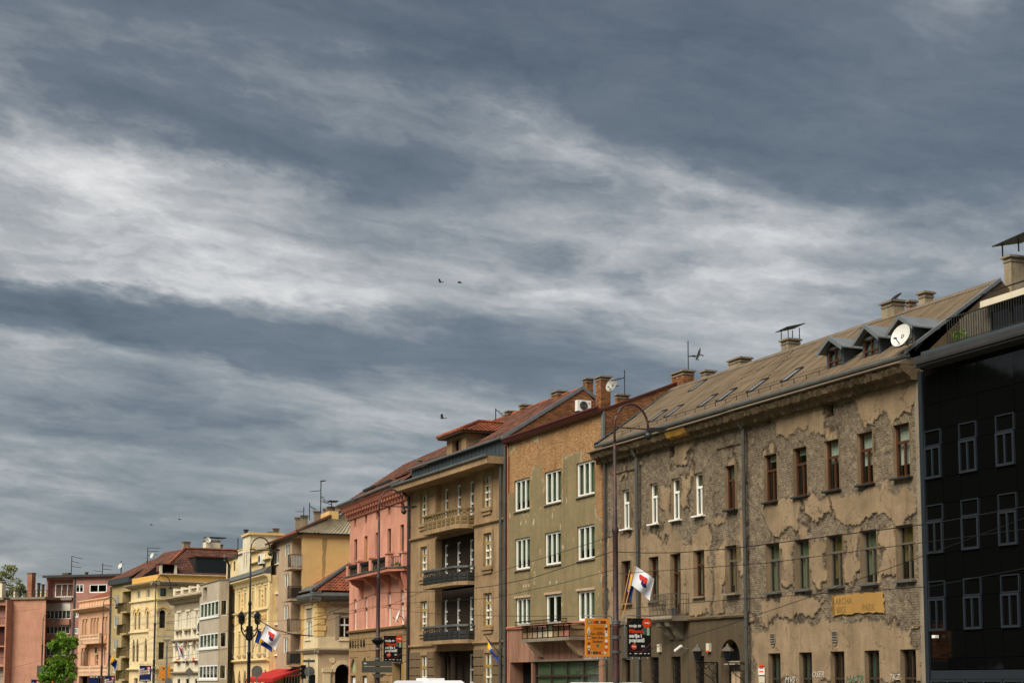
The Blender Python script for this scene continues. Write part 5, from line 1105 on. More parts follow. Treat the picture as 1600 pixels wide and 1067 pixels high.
for k in range(12):
    a0,a1=math.pi*k/12,math.pi*(k+1)/12
    mb.prism([(cxm-rr0*math.cos(a0),zc+rr0*math.sin(a0)),(cxm-(rr0+.3)*math.cos(a0),zc+(rr0+.3)*math.sin(a0)),(cxm-(rr0+.3)*math.cos(a1),zc+(rr0+.3)*math.sin(a1)),(cxm-rr0*math.cos(a1),zc+rr0*math.sin(a1))],-.12,0)
FS.b(mb,'arch_moulding','cream')
a=FS.uv(505,1040)[0]; FS.b(MB().box(a,a+.55,-.14,0,.0,fzl-1.7).box(a-.08,a+.63,-.2,0,fzl-1.7,fzl-1.4),'pilaster','cream')
FS.b(MB().disc((FS.uv(519,1031)[0],FS.zat(519,1031)),.22,-.08,0,14),'rosette','cream')
for fr,Wd in ((F,F.W),(FS,FS.W)):
    fr.prof([(.02,fzl-.25),(-.15,fzl-.2),(-.3,fzl),(-.3,fzl+.1),(.02,fzl+.16)],-.2 if fr is F else -.28,Wd+ (.28 if fr is F else 0),'ledge','whitegrey')
    fr.prof([(.02,fzl+.16),(-.06,fzl+.16),(-.06,fzl+1.0),(.02,fzl+1.0)],.0,Wd,'ledge_band','cream')
    fr.prof([(.02,fz-.15),(-.3,fz-.08),(-.62,fz+.1),(-.7,fz+.3),(-.62,fz+.5),(.1,fz+.75)],-.3 if fr is F else -.66,Wd+(.66 if fr is F else 0),'eave','zinc')
z=fzl+1.02; k=0
while z<fz-.4:
    l=.62 if k%2 else .48; F.bx(F.W-l*2.2,F.W+.07,-.09,0,z,z+.4,'quoin','quoin'); FS.bx(.001,l,-.075,0,z,z+.4,'quoin','quoin'); F.bx(.0,l*1.0,-.07,0,z,z+.4,'quoin','quoin'); z+=.46; k+=1
hzF=2.9
F.b(tileroof((-.3,-.5,fz+.7),(F.W+.5,-.5,fz+.7),(-.3,4.2,fz+.7+hzF),(F.W-3.5,4.2,fz+.7+hzF)),'roof','tile2')
F.b(tileroof((F.W+.5,-.5,fz+.7),(F.W+.5,9,fz+.7),(F.W-3.5,4.2,fz+.7+hzF),(F.W-3.5,6,fz+.7+hzF)),'hip_roof','tile2')
F.b(MB().tube([(F.W+.5,-.5,fz+.78),(F.W-3.5,4.2,fz+.8+hzF)],.16,6).poly((-.3,-.62,fz+.72),(F.W+.6,-.62,fz+.72),(F.W+.1,.1,fz+1.25),(-.3,.1,fz+1.25)),'hip_flashing','zinc')
F.shell('cream',fz,9,inner=.8,right=False)
FS.bx(.3,8.9,.9,1.0,0,fz-.1,'inner_wall','void')
# ================================================================== G: beige apartment block with ochre side
Gb=building('beige_apartment_block','beige apartment block with corner balconies and a blank ochre side wall',421,470,-150)
gz=13.55
cA=[(428,435.5,855,881),(427.3,434.5,902.6,927),(426.7,433.6,950,975),(426.5,433,997,1023)]
w1=[Gb.rect(*r) for r in cA]; ww=sum(a[1]-a[0] for a in w1)/4; hh=sum(a[3]-a[2] for a in w1)/4; cc_=sum((a[0]+a[1])/2 for a in w1)/4; w1=[(cc_-ww/2,cc_+ww/2,a[2],a[2]+hh) for a in w1]
c2=Gb.uv(448,900)[0]; w2=[(c2-ww/2,c2+ww/2,a[2]+.05,a[2]+.05+hh) for a in w1]
lo=[(Gb.uv(455.5,900)[0],Gb.W-.2,a[2]-.9,a[3]+.35,1.3) for a in w1]
sho=(2.,Gb.W-.3,.3,lo[3][2]-.9,.7)
Gb.wall('beige',0,gz,[o+(.15,) for o in w1+w2]+lo+[sho]); Gb.shell('ochre',gz,12,inner=2.2,right=False)
for i,o in enumerate(w1+w2): Gb.win(o,[(1,2)],'white_paint',y=.1,ft=.09,sill='white_paint',curt=(.3,1),cm='gcurtain')
for k,o in enumerate(lo):
    Gb.bx(o[0],o[1],1.3,1.4,o[2],o[3],'loggia_back','white' if k==0 else 'void'); Gb.win((o[0]+.5,o[1]-.5,o[2]+.1,o[3]-.3),[(1,2)],'white_paint',y=1.25,ft=.09,name='balcony_door')
    bl=Gb.uv(441.5,900,-.9)[0]; b=Gb.b(MB().box(bl,Gb.W+.05,-.95,.0,o[2]-.15,o[2]).box(bl,Gb.W-.9,-.95,-.85,o[2],o[2]+1.0).box(bl,bl+.1,-.85,0,o[2],o[2]+1.0),'balcony','beige')
    mb=MB(); 
    for q in np.linspace(-.9,-.02,8): mb.box(Gb.W-.0,Gb.W+.02,q,q+.015,o[2],o[2]+1.0)
    for q in np.linspace(Gb.W-.9,Gb.W,6): mb.box(q,q+.015,-.93,-.91,o[2],o[2]+1.0)
    mb.box(Gb.W-.9,Gb.W+.04,-.95,-.89,o[2]+.98,o[2]+1.03); mb.box(Gb.W-.02,Gb.W+.04,-.9,0,o[2]+.98,o[2]+1.03); mkobj('railing',mb.mesh('railing',M['darkmetal']),b)
    mkobj('screen',MB().box(Gb.W-.03,Gb.W-.01,-.85,0,o[2]+.1,o[2]+.9).mesh('screen',M[('blind','darkwood','beige','darkmetal')[k]]),b)
Gb.bx(sho[0],sho[1],.7,.75,.2,sho[3],'shop_glazing','blind')
for q in np.arange(sho[0],sho[1],1.1): Gb.bx(q,q+.3,.62,.69,.3,sho[3],'shop_mullion','darkmetal')
Gs=Gb.side(Gb.W); Gs.b(MB().box(.0,12,-.0,.25,0,gz),'ochre_wall','ochre')
q=Gs.uv(508,870); 
rr=random.Random(6); c_=Gs.uv(508,870); pts=[(c_[0]+.10+.10*rr.random()-.2*k/9,c_[2]+1.5-3.4*k/9) for k in range(10)]+[(c_[0]-.16-.14*rr.random(),c_[2]-1.9+3.4*k/9) for k in range(10)]
Gs.b(MB().prism(pts,-.006,.0),'plaster_stain','stain')
Gs.prof([(-.3,gz),(.3,gz),(.3,gz+.16),(-.3,gz+.1)],-.4,12,'soffit','darkwood')
Gb.prof([(-.45,gz),(.2,gz),(.2,gz+.14),(-.5,gz+.1)],-.2,Gb.W+.3,'soffit','darkwood')
Gb.b(tileroof((-.2,-.5,gz+.12),(Gb.W-.2,-.5,gz+.12),(-.2,5.6,gz+3.0),(Gb.W-5,5.6,gz+3.0)),'roof','tile2')
Gb.b(corr((Gb.W+.35,-.45,gz+.12),(Gb.W+.35,12,gz+.12),(Gb.W-5,5.6,gz+2.7),(Gb.W-5,6.4,gz+2.7),.32,.05),'hip_roof','corr')
Gb.b(MB().tube([(Gb.W+.3,-.5,gz+.2),(Gb.W-5,5.6,gz+3.05)],.14,6),'hip_ridge','tile')
for a in [(459,468.5,805.6),(468,480,802),(488,501,795)]: Gb.chim(*a,14.5,yl=3.6,dep=.8)
Gb.chim(503,509,793,15,yl=4.2,dep=.4); _,gch=Gb.chim(509,526,788,15,yl=4.6,dep=.8); Gb.chim(522.5,528,789,15,yl=3.9,dep=.4)
Gb.bx(gch[1]-.3,gch[1]+.6,gch[2],gch[3],gch[4]+.35,gch[4]+.45,'chimney_cowl','darkmetal')
Gb.b(MB().box(gch[1]+.0,gch[1]+.06,gch[2]+.3,gch[2]+.36,gch[4]-.1,gch[4]+.36),'cowl_leg','darkmetal')
Gb.bx(Gb.uv(501,815,2.8)[0],Gb.uv(514,815,2.8)[0],2.8,3.6,gz+.8,Gb.zat(507,801,2.8),'roof_hatch','ochre')
# red awning
mb=MB(); za=lo[3][2]-1.0; z_=Gb.zat(445,1059,-2.2); mb.poly((1.2,0,z_+.8),(Gb.W+.2,0,z_+.8),(Gb.W+.2,-2.2,z_),(1.2,-2.2,z_)).poly((1.2,-2.2,z_),(Gb.W+.2,-2.2,z_),(Gb.W+.2,-2.2,z_-.3),(1.2,-2.2,z_-.3)).poly((Gb.W+.2,0,z_+.8),(Gb.W+.2,-2.2,z_),(Gb.W+.2,-2.2,z_-.3))
for q in (1.2,Gb.W*.5,Gb.W+.15): mb.tube([(q,0,z_+.3),(q,-2.15,z_-.02)],.03,5)
t=thing('awning',Gb,0,-.02,0,'red cloth awning over the shop of the beige apartment block','awning'); mkobj('canopy',mb.mesh('canopy',M['red_awning']),t)
# ================================================================== H: ornate yellow house
H=building('ornate_yellow_house','tall yellow house with narrow paired windows, stucco panels and a stepped gable',348,421,-190)
hz=H.zat(385,908); hl1=H.zat(385,957); hl2=H.zat(385,1032)
px1=[(357,360),(364.7,367.5),(373,376.5),(382,385),(393.5,397),(404.8,407.8),(413.7,417)]
hw1=H.row([(a,b,929-(a-357)*.14,955-(a-357)*.12) for a,b in px1]); hw2=H.row([(a-.5,b+.3,991-(a-357)*.07,1022-(a-357)*.03) for a,b in px1])
hg=[(a[0]-.1,a[1]+.15,1.0,H.zat(385,1046),.25,'point') for a in hw2]
H.wall('yellow',0,hz,[o+(.25,) for o in hw1+hw2]+hg); H.shell('yellow',hz,11,inner=.8)
for i,o in enumerate(hw1+hw2): H.win(o,[(.7,1),(.3,1)],'darkwood',y=.18,ft=.06,curt=(.2,.8) if i%4==1 else None,cm='ycurtain')
for o in hg: H.win(o[:4],[(1,1)],'darkwood',y=.2,ft=.06)
for o in hw2: H.bx(o[0]-.15,o[1]+.15,-.14,0,o[2]-.3,o[2]-.08,'window_sill','whitegrey')
for o in hw1+hw2: H.b(MB().box(o[0]-.22,o[0]-.03,-.07,0,o[2],o[3]+.25).box(o[1]+.03,o[1]+.22,-.07,0,o[2],o[3]+.25).box(o[0]-.22,o[1]+.22,-.09,0,o[3]+.25,o[3]+.42),'window_surround','yellowtrim')
pil=[H.uv(x,960)[0] for x in (351,370,390,400,411,420)]
for u in (.3,(hw1[1][1]+hw1[2][0])/2,(hw1[3][1]+hw1[4][0])/2,(hw1[4][1]+hw1[5][0])/2,H.W-.3): H.b(MB().box(u-.28,u+.28,-.13,0,hl2+.2,hl1-.1).box(u-.25,u+.25,-.12,0,hl1+.15,hz-.3),'pilaster','yellowtrim')
for a,b in ((0,1),(2,3),(5,6)):
    u0,u1=hw1[a][0],hw1[b][1]; p=H.bx(u0-.2,u1+.2,-.05,0,hw2[0][3]+1.0,hl1-.35,'stucco_panel','quoin'); rg=random.Random(a); mb=MB()
    for _ in range(26): x=rg.uniform(u0-.1,u1+.1); zz=rg.uniform(hw2[0][3]+1.1,hl1-.45); mb.disc((x,zz),rg.uniform(.06,.16),-.1,-.05,7)
    mkobj('stucco_relief',mb.mesh('stucco_relief',M['ochre']),p,kind='stuff')
    if b-a==1:
        mb=MB(); um=(hw1[a][1]+hw1[b][0])/2
        for zz in np.arange(hw1[a][2]+.2,hw1[a][3],.4): mb.disc((um+rg.uniform(-.1,.1),zz),rg.uniform(.08,.2),-.1,0,7)
        H.b(mb,'stucco_ornament','ochre',kind='stuff')
for z,d in ((hl1,.22),(hl2,.3)): H.prof([(.02,z-.15),(-d*.5,z-.1),(-d,z),(-d,z+.1),(.02,z+.15)],-.1,H.W,'ledge','yellowtrim')
H.prof([(.02,hz-.6),(-.15,hz-.5),(-.3,hz-.15),(-.6,hz),(-.6,hz+.1),(.02,hz+.1)],-.2,H.W+.1,'cornice','yellowtrim'); H.prof([(-.62,hz+.1),(-.7,hz+.2),(-.1,hz+.75),(.05,hz+.75),(.05,hz+.1)],-.2,H.W+.1,'cornice_sheet','zinc')
# attic: stepped gable
zA=H.zat(365,872); u1,u2,u3=H.uv(372.5,880)[0],H.uv(380,860)[0],H.uv(391,860)[0]; zB=H.zat(385,837.5); zC=H.zat(375,860)
aw=[(H.uv(364.5,885)[0],H.uv(367.5,885)[0],hz+1.3,zA-.3,.2)]
H.wall('yellow2',hz,zA,aw,u0=1.2,u1=u1,name='attic_wall'); H.win(aw[0][:4],[(1,1)],'greywood',y=.12)
H.prof([(-.2,zA),(.3,zA),(.3,zA+.15),(-.25,zA+.12)],.8,u1,'attic_eave','zinc')
sl_=[(H.uv(x0,880)[0],H.uv(x1,880)[0],H.zat(383,888),H.zat(383,863),.3) for x0,x1 in ((381.5,383),(385.3,386.8))]
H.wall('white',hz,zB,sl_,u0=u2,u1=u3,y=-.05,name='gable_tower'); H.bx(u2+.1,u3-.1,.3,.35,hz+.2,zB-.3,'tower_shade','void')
H.b(MB().box(u3-.2,u3,-.04,3.,hz,zB).box(u2,u2+.2,-.04,3,hz,zB),'tower_side','white'); H.bx(u2-.15,u3+.2,-.2,3.1,zB,zB+.2,'tower_coping','ochre')
H.bx(u1,u2,-.04,.3,hz,zC,'gable_step','white'); H.bx(u1-.1,u2,-.1,.35,zC,zC+.1,'step_coping','ochre')
zD=H.zat(400,855); H.bx(u3,u3+.9,-.04,.3,hz,zD,'gable_step','white'); H.bx(u3,u3+1.1,-.1,.35,zD,zD+.15,'step_coping','ochre')
r0=u3+.9; ow=[H.rect(409,413.5,866,880),H.rect(418,421.5,862,876)]; zE=H.zat(412,857)
H.wall('yellow',hz,zE,[o+(.2,) for o in ow if o[1]<H.W],u0=r0,u1=H.W,name='attic_wall'); [H.win(o,[(1,2)],'white_paint',y=.12,curt=(0,1)) for o in ow if o[1]<H.W]
H.bx(r0,H.W,-.3,.1,hz+1.4,hz+1.55,'attic_ledge','yellowtrim')
H.b(corr((u3+.3,-.3,zE),(H.W+.2,-.3,zE),(u3+.3,4,zE+2.1),(H.W+.2,4,zE+2.1),.35,.05),'roof','corr'); H.b(MB().poly((0,-.2,zA+.15),(u2,-.2,zA+.15),(u2,4,zA+1.4),(0,4,zA+1.4)),'side_roof','tile')
H.chim(380,385,826,zB-.5,yl=1.8,dep=.5,mat='metal',capm='darkmetal'); H.chim(416.5,425,829,15,yl=3.,dep=.6); H.chim(425,434.5,823,15,yl=3.4,dep=.7)
aircon(H,H.uv(412.5,878)[0]+.2,-.05,H.zat(412.5,881),1.1,.85,.4,'white air conditioner under the attic window of the ornate yellow house')
# ================================================================== I: grey block with glazed bay
I=building('grey_bay_block','narrow grey apartment block with a projecting bay of white windows',325,350,-230)
iz=I.zat(336,908,-.9); I.wall('greyblock',0,iz-.3,[]); I.shell('greyblock',iz-.3,11,inner=None)
bu1=I.uv(342,960,-.9)[0]; rows=[(938,962),(988,1011),(1038,1060)]; IR=[(I.zat(335,b,-.9),I.zat(335,a,-.9)) for a,b in rows]
zs_=[0]+[v for z0,z1 in reversed(IR) for v in (z0,z1)]+[iz]
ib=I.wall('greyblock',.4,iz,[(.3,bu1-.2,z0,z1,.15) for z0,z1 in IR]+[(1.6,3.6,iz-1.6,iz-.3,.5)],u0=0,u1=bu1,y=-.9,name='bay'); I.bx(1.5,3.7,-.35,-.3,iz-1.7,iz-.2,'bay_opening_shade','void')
IS=I.side(bu1); IS2=FB(I.world(bu1,-.9,0)[:2],I.i,I.root,(bu1,-.9,0),math.pi/2)
IS2.wall('greyblock',.4,iz,[(.15,.75,z0,z1,.12) for z0,z1 in IR],u0=0,u1=.9,name='bay_side')
for z0,z1 in IR: 
    I.win((.3,bu1-.2,z0,z1),[(1,5)],'white_paint',y=-.85,ft=.13,curt=(0,1),cm='gcurtain'); IS2.win((.15,.75,z0,z1),[(1,1)],'white_paint',y=.06,ft=.06); I.bx(-.05,bu1+.06,-1.0,-.9,z0-.16,z0-.02,'bay_sill','white_paint')
I.bx(-.05,bu1+.05,-.98,.05,iz,iz+.12,'bay_coping','concrete'); I.bx(.02,bu1-.02,-.88,0,.3,.4,'bay_floor','concrete')
I.bx(-.02,I.W+.02,-.1,11,iz-.3,iz-.15,'roof_slab','concrete'); I.bx(.25,bu1-.25,-.4,-.38,.5,iz-.2,'inner_wall','void')
I.b(MB().tube([(I.W-1.2,.6,iz-.2),(I.W-1.2,.6,iz+1.6),(I.W-.9,.3,iz+2.1),(I.W-.1,-.1,iz+2.4)],.14,8),'flue','darkmetal')
# ================================================================== J: white house with balustrade
J=building('white_balustrade_house','off white house with a roof balustrade, heavy cornice and pilastered windows',272,325,-540)
jz=J.zat(298,940,0)+.0; jf=J.zat(298,947)
ju=J.row([(279,283,959.5,982),(292.7,296.6,958,981.4),(306.5,310.6,956,980),(320.6,324.5,955,978)]); jl=J.row([(278,282.5,1004,1033),(291.2,295.8,1003.5,1033),(305.2,309.6,1003,1033),(318.4,323,1002.5,1033)])
jl1=J.zat(298,999.5); jl2=J.zat(298,1050.5)
jg=[(a[0],a[1],.9,J.zat(298,1060),.2) for a in jl]
J.wall('white',0,jz,[o+(.22,) for o in ju+jl]+jg); J.shell('white',jz,11,inner=.8)
for o in ju: J.win(o,[(.65,2),(.35,2)],'white_paint',y=.15,ft=.1,curt=(.1,1)); J.b(MB().box(o[0]-.3,o[0]-.02,-.08,0,o[2],o[3]+.2).box(o[1]+.02,o[1]+.3,-.08,0,o[2],o[3]+.2).box(o[0]-.4,o[1]+.4,-.14,0,o[3]+.2,o[3]+.4),'window_surround','white'); J.b(MB().box(o[0]-.5,o[1]+.5,-.3,0,o[2]-.22,o[2]-.05).box(o[0]-.3,o[0]-.05,-.22,0,o[2]-.6,o[2]-.22).box(o[1]+.05,o[1]+.3,-.22,0,o[2]-.6,o[2]-.22),'window_sill','whitegrey')
for o in jl:
    J.win(o,[(.65,2),(.35,2)],'white_paint',y=.15,ft=.1,curt=(.1,1)); J.b(MB().box(o[0]-.5,o[1]+.5,-.3,0,o[3]+.15,o[3]+.4).box(o[0]-.45,o[0]-.05,-.26,0,o[3]-.5,o[3]+.15).box(o[1]+.05,o[1]+.45,-.26,0,o[3]-.5,o[3]+.15),'window_hood','whitegrey')
    mb=MB(); leafball(mb,((o[0]+o[1])/2,-.2,o[2]+.12),.28,40,.09,random.Random(int(o[0]*9))); t=thing('window_box',J,0,0,0,('red window box beside the striped corner house','red window box second from the striped corner house','red window box second from the grey bay block','red window box beside the grey bay block')[jl.index(o)],'planter','flower boxes on the white house'); mkobj('blooms',mb.mesh('blooms',M['flagred']),t); mkobj('trough',MB().box(o[0]-.1,o[1]+.1,-.32,-.12,o[2]-.1,o[2]+.06).mesh('trough',M['darkwood']),t)
for u in [jl[0][0]-.9]+[(jl[k][1]+jl[k+1][0])/2 for k in range(3)]: J.b(MB().box(u-.36,u+.36,-.16,0,jl2+1.2,jl1-.25).box(u-.44,u+.44,-.22,0,jl1-.5,jl1-.25),'pilaster','white')
for o in jg: J.win(o[:4],[(1,2)],'darkwood',y=.15)
for z,d,m_ in ((jl1,.4,'whitegrey'),(jl2,.4,'whitegrey'),(jl2+1.2,.2,'white')): J.prof([(.02,z-.2),(-d*.5,z-.12),(-d,z),(-d,z+.12),(.02,z+.16)],-.1,J.W,'ledge',m_)
J.b(MB().box(0,J.W,-.06,0,jf-.4,jz-.05),'frieze','whitegrey')
jc=J.zat(298,929,-.8); J.prof([(.02,jz-.1),(-.3,jz),(-.5,jc-.25),(-.95,jc-.05),(-.95,jc+.1),(.02,jc+.15)],-.9,J.W,'cornice','whitegrey')
jb=J.zat(298,917.5); J.bx(.0,J.W,-.18,.12,jb-.15,jb,'balustrade_rail','white'); J.bx(0,J.W,-.2,.14,jc+.1,jc+.3,'balustrade_base','white')
for q in np.linspace(.1,J.W-.6,5): J.bx(q,q+.6,-.24,.18,jc+.3,jb+.15,'balustrade_pier','white')
mb=MB()
for q in np.arange(.8,J.W-.6,.36): mb.lathe([(.08,jc+.3),(.13,jc+.5),(.06,jb-.35),(.1,jb-.15)],6,(q,0))
J.b(mb,'balusters','whitegrey',kind='stuff'); J.bx(.1,J.W-.1,.0+.2,10.8,jc-.1,jc+.1,'roof_slab','concrete')
aircon(J,J.uv(319,986)[0],-.02,J.zat(320,989),1.6,1.2,.5,'white air conditioner beside the upper window of the white balustrade house')
# ================================================================== K: yellow corner house with red roof
K=building('striped_yellow_corner_house','striped yellow corner house with arched windows and a red tiled roof',203,244,-700)
KS=K.side(K.W); KS.W=12.
kz=K.zat(240,911); kl1=K.zat(220,987.5); kl2=K.zat(220,1045); kt=K.zat(224,939)
ks=K.row([(213,220,923.5,935),(229.4,233.4,920,933)],wmin=1.0); ka=K.row([(210,213,955.6,984),(216,219,955,983),(228.7,232,954,981)],wmin=.75); kp=K.row([(207,210.3,997,1033),(212.7,216.4,997,1033),(225,230,996,1033)],wmin=.85)
K.wall('yellow2',0,kz,[o+(.22,) for o in ks]+[o+(.25,'round') for o in ka]+[o+(.3,'point') for o in kp]+[(K.W*.2,K.W*.34,.2,kl2-1.,.3),(K.W*.55,K.W*.7,.2,kl2-1,.3)]); K.shell('yellow2',kz,12,inner=.9,right=False)
for o in ks: K.win(o,[(1,2)],'white_paint',y=.15)
for o in ka+kp: K.win(o,[(.7,1),(.3,1)],'darkwood',y=.2,ft=.06)
sks=[KS.rect(250.4,259.5,918.5,931)]; ska=[KS.rect(249,258.5,952.5,980.6)]; skp=[KS.rect(247.8,256.6,1002.6,1029)]
KS.wall('yellow2',0,kz,[sks[0]+(.2,),ska[0]+(.25,'round'),skp[0]+(.25,)]); KS.bx(.3,11.8,1.,1.1,0,kz-.1,'inner_wall','void')
KS.win(sks[0],[(1,1)],'framegrey',y=.15,ft=.12,curt=(0,1),cm='tcurtain'); KS.win(ska[0],[(1,1)],'darkwood',y=.2,ft=.08); KS.win(skp[0],[(.6,2),(.4,1)],'darkwood',y=.2,ft=.08)
mb=MB(); o=ska[0]; r0=(o[1]-o[0])/2; cxm=(o[0]+o[1])/2; zc=o[3]-r0
for k in range(10):
    a0,a1=math.pi*k/10,math.pi*(k+1)/10; mb.prism([(cxm-(r0+.25)*math.cos(a0),zc+(r0+.25)*math.sin(a0)),(cxm-(r0+.45)*math.cos(a0),zc+(r0+.45)*math.sin(a0)),(cxm-(r0+.45)*math.cos(a1),zc+(r0+.45)*math.sin(a1)),(cxm-(r0+.25)*math.cos(a1),zc+(r0+.25)*math.sin(a1))],-.1,0)
KS.b(mb,'arch_moulding','quoin')
# bands of paler courses, proud of the wall
for fr,Wd,aops in ((K,K.W,ka+kp),(KS,KS.W,ska+skp)):
    z=kl2+.6
    while z<kt-.4:
        segs=[(0.01,Wd)]
        for o in aops:
            if o[2]-.1<z+.3 and o[3]+.1>z: segs=[s2 for a,b in segs for s2 in ((a,min(b,o[0]-.1)),(max(a,o[1]+.1),b)) if s2[1]-s2[0]>.05]
        for a,b in segs: fr.bx(a,b,-.025,0,z,z+.3,'pale_course','cream')
        z+=.75
    for zz,d in ((kt,.2),(kl2,.35)): fr.prof([(.02,zz-.15),(-d*.5,zz-.1),(-d,zz),(-d,zz+.1),(.02,zz+.14)],-.1 if fr is K else -.3,Wd+(.3 if fr is K else 0),'ledge','yellowtrim')
    fr.prof([(.02,kz-.35),(-.3,kz-.2),(-.75,kz-.02),(-.8,kz+.14),(.02,kz+.26)],-.5 if fr is K else -.78,Wd+(.78 if fr is K else 0),'cornice','whitegrey')
K.prof([(.02,kl1-.15),(-.2,kl1),(-.2,kl1+.1),(.02,kl1+.15)],0,K.W*.72,'ledge','yellowtrim')
for o in ka:
    r0=(o[1]-o[0])/2; cxm=(o[0]+o[1])/2; zc=o[3]-r0; mb=MB()
    for k in range(8):
        a0,a1=math.pi*k/8,math.pi*(k+1)/8; mb.prism([(cxm-(r0+.3)*math.cos(a0),zc+(r0+.3)*math.sin(a0)),(cxm-(r0+.5)*math.cos(a0),zc+(r0+.5)*math.sin(a0)),(cxm-(r0+.5)*math.cos(a1),zc+(r0+.5)*math.sin(a1)),(cxm-(r0+.3)*math.cos(a1),zc+(r0+.3)*math.sin(a1))],-.1,0)
    K.b(mb,'arch_moulding','quoin')
zrk=KS.zat(262,896,.1)-.1; K.bx(.1,K.W-.02,.05,.3,kz+.2,zrk,'attic_wall','deepyellow'); KS.bx(.3,12,.02,.3,kz+.2,zrk,'attic_wall','deepyellow'); KS.bx(.2,12,-.2,.3,zrk,zrk+.1,'attic_coping','white')
zt_=17.1
K.b(tileroof((-1,.1,zrk-.2),(K.W-.2,.1,zrk),(-1,4.2,zt_),(K.W-4.5,4.6,zt_)),'roof','tile'); K.b(tileroof((K.W-.1,.2,zrk),(K.W-.1,12,zrk),(K.W-4.5,4.6,zt_),(K.W-4.5,12,zt_)),'hip_roof','tile')
K.b(MB().tube([(K.W-.2,.2,zrk+.08),(K.W-4.5,4.6,zt_+.1)],.16,6).tube([(K.W-4.5,4.6,zt_+.1),(K.W-4.5,12,zt_+.1)],.14,6),'hip_tiles','tile2')
du0,du1=KS.uv(309,883,-.3)[0],12.; KS.b(MB().box(du0,du1,.6,3,zrk,KS.zat(330,871,.6)),'dormer','darkmetal'); KS.bx(du0-.1,du1,.3,3,KS.zat(330,871,.6),KS.zat(330,871,.6)+.12,'dormer_roof','redmetal'); KS.bx(du0+.3,du1-.2,.55,.59,zrk+.3,KS.zat(330,874,.6),'dormer_glazing','carglass')
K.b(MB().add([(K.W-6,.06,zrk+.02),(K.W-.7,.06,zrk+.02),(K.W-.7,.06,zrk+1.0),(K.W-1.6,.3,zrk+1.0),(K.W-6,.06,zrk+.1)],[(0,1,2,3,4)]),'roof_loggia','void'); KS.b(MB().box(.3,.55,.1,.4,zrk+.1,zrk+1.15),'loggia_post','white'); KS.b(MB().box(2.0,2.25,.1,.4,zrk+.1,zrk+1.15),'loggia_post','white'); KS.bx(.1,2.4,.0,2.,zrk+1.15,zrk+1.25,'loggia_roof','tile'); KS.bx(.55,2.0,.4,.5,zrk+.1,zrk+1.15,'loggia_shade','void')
K.chim(283,299,844,16.5,yl=6,dep=1.); KS.chim(321,340.5,843,16.5,yl=4.6,dep=1.2,mat='white'); KS.chim(338,346,850,16.5,yl=5.2,dep=.8,mat='white')
c_=KS.uv(331,843,4.6); KS.bx(c_[0]-.6,c_[0]+1.8,4.6,5.8,c_[2]+.25,c_[2]+.35,'chimney_cowl','darkmetal'); KS.b(MB().box(c_[0]-.2,c_[0]-.14,5,5.06,c_[2]-.1,c_[2]+.26).box(c_[0]+.9,c_[0]+.96,5,5.06,c_[2]-.1,c_[2]+.26),'cowl_leg','darkmetal')
# ================================================================== L: olive apartment block
Lb=building('olive_apartment_block','olive beige apartment block with angled balconies and dark loggias',173,205,-700)
lz=Lb.zat(188,912); LW=[Lb.rect(178,186,927,947),Lb.rect(177.5,186,962.6,980),Lb.rect(176,185,998,1015),Lb.rect(176,184,1034.6,1050)]
lc=sum((a[0]+a[1])/2 for a in LW)/4; lh=sum(a[3]-a[2] for a in LW)/4; LW=[(lc-.95,lc+.95,a[2],a[2]+lh) for a in LW]
lg0=Lb.uv(190,990)[0]; LO=[(lg0,Lb.W-.3,a[2]-.8,a[3]+.3,1.5) for a in LW]
Lb.wall('oliveblock',0,lz,[o+(.15,) for o in LW]+LO); Lb.shell('oliveblock',lz,11,inner=2.4)
for o in LW: Lb.win(o,[(1,3)],'white_paint',y=.1,ft=.09)
for o in LO:
    Lb.bx(o[0],o[1],1.5,1.6,o[2],o[3],'loggia_back','void'); a=Lb.uv(180,990,-1.)[0]
    b=Lb.b(MB().zprism([(a,0),(a+.6,-1.0),(lg0+.9,-1.0),(lg0+1.2,-.0)],o[2]-.2,o[2]+1.05).box(lg0+1.2,Lb.W-.2,-.6,.1,o[2]-.2,o[2]),'balcony','oliveblock')
    mb=MB()
    for q in np.arange(lg0+1.2,Lb.W-.2,.3): mb.box(q,q+.03,-.6,-.57,o[2],o[2]+1.0)
    mb.box(lg0+1.2,Lb.W-.2,-.62,-.56,o[2]+1.0,o[2]+1.06); mkobj('railing',mb.mesh('railing',M['darkmetal']),b)
Lb.prof([(.1,lz-.1),(-.5,lz),(-.5,lz+.6),(.1,lz+.7)],-.2,Lb.W,'eave','slate'); lr=zt_-.3; Lb.b(tileroof((-.2,-.4,lz+.65),(Lb.W+.5,-.4,lz+.65),(Lb.W*.5,3.6,lr),(Lb.W+.5,3.6,lr)),'roof','tile'); Lb.b(MB().poly((Lb.W*.5,3.6,lr),(Lb.W+.5,3.6,lr),(Lb.W+.5,10.9,lz),(-.2,10.9,lz)),'rear_roof','tile'); Lb.b(MB().poly((-.2,-.4,lz+.6),(Lb.W*.5,3.6,lr),(-.2,10.9,lz)),'hip_roof','tile'); K.b(MB().poly((-1,4.2,zt_),(K.W-4.5,4.6,zt_),(K.W-4.5,12,zt_-.1),(-1,12,zrk)),'rear_roof','tile'); Lb.pipe(.0,.2,lz-.2,.12,-.15)
Lb.chim(227.5,244,875,15,yl=4,dep=1.0,mat='brick',capm='darkmetal'); Lb.chim(181,189,908,14,yl=1.5,dep=.7,mat='darkmetal',capm='darkmetal')
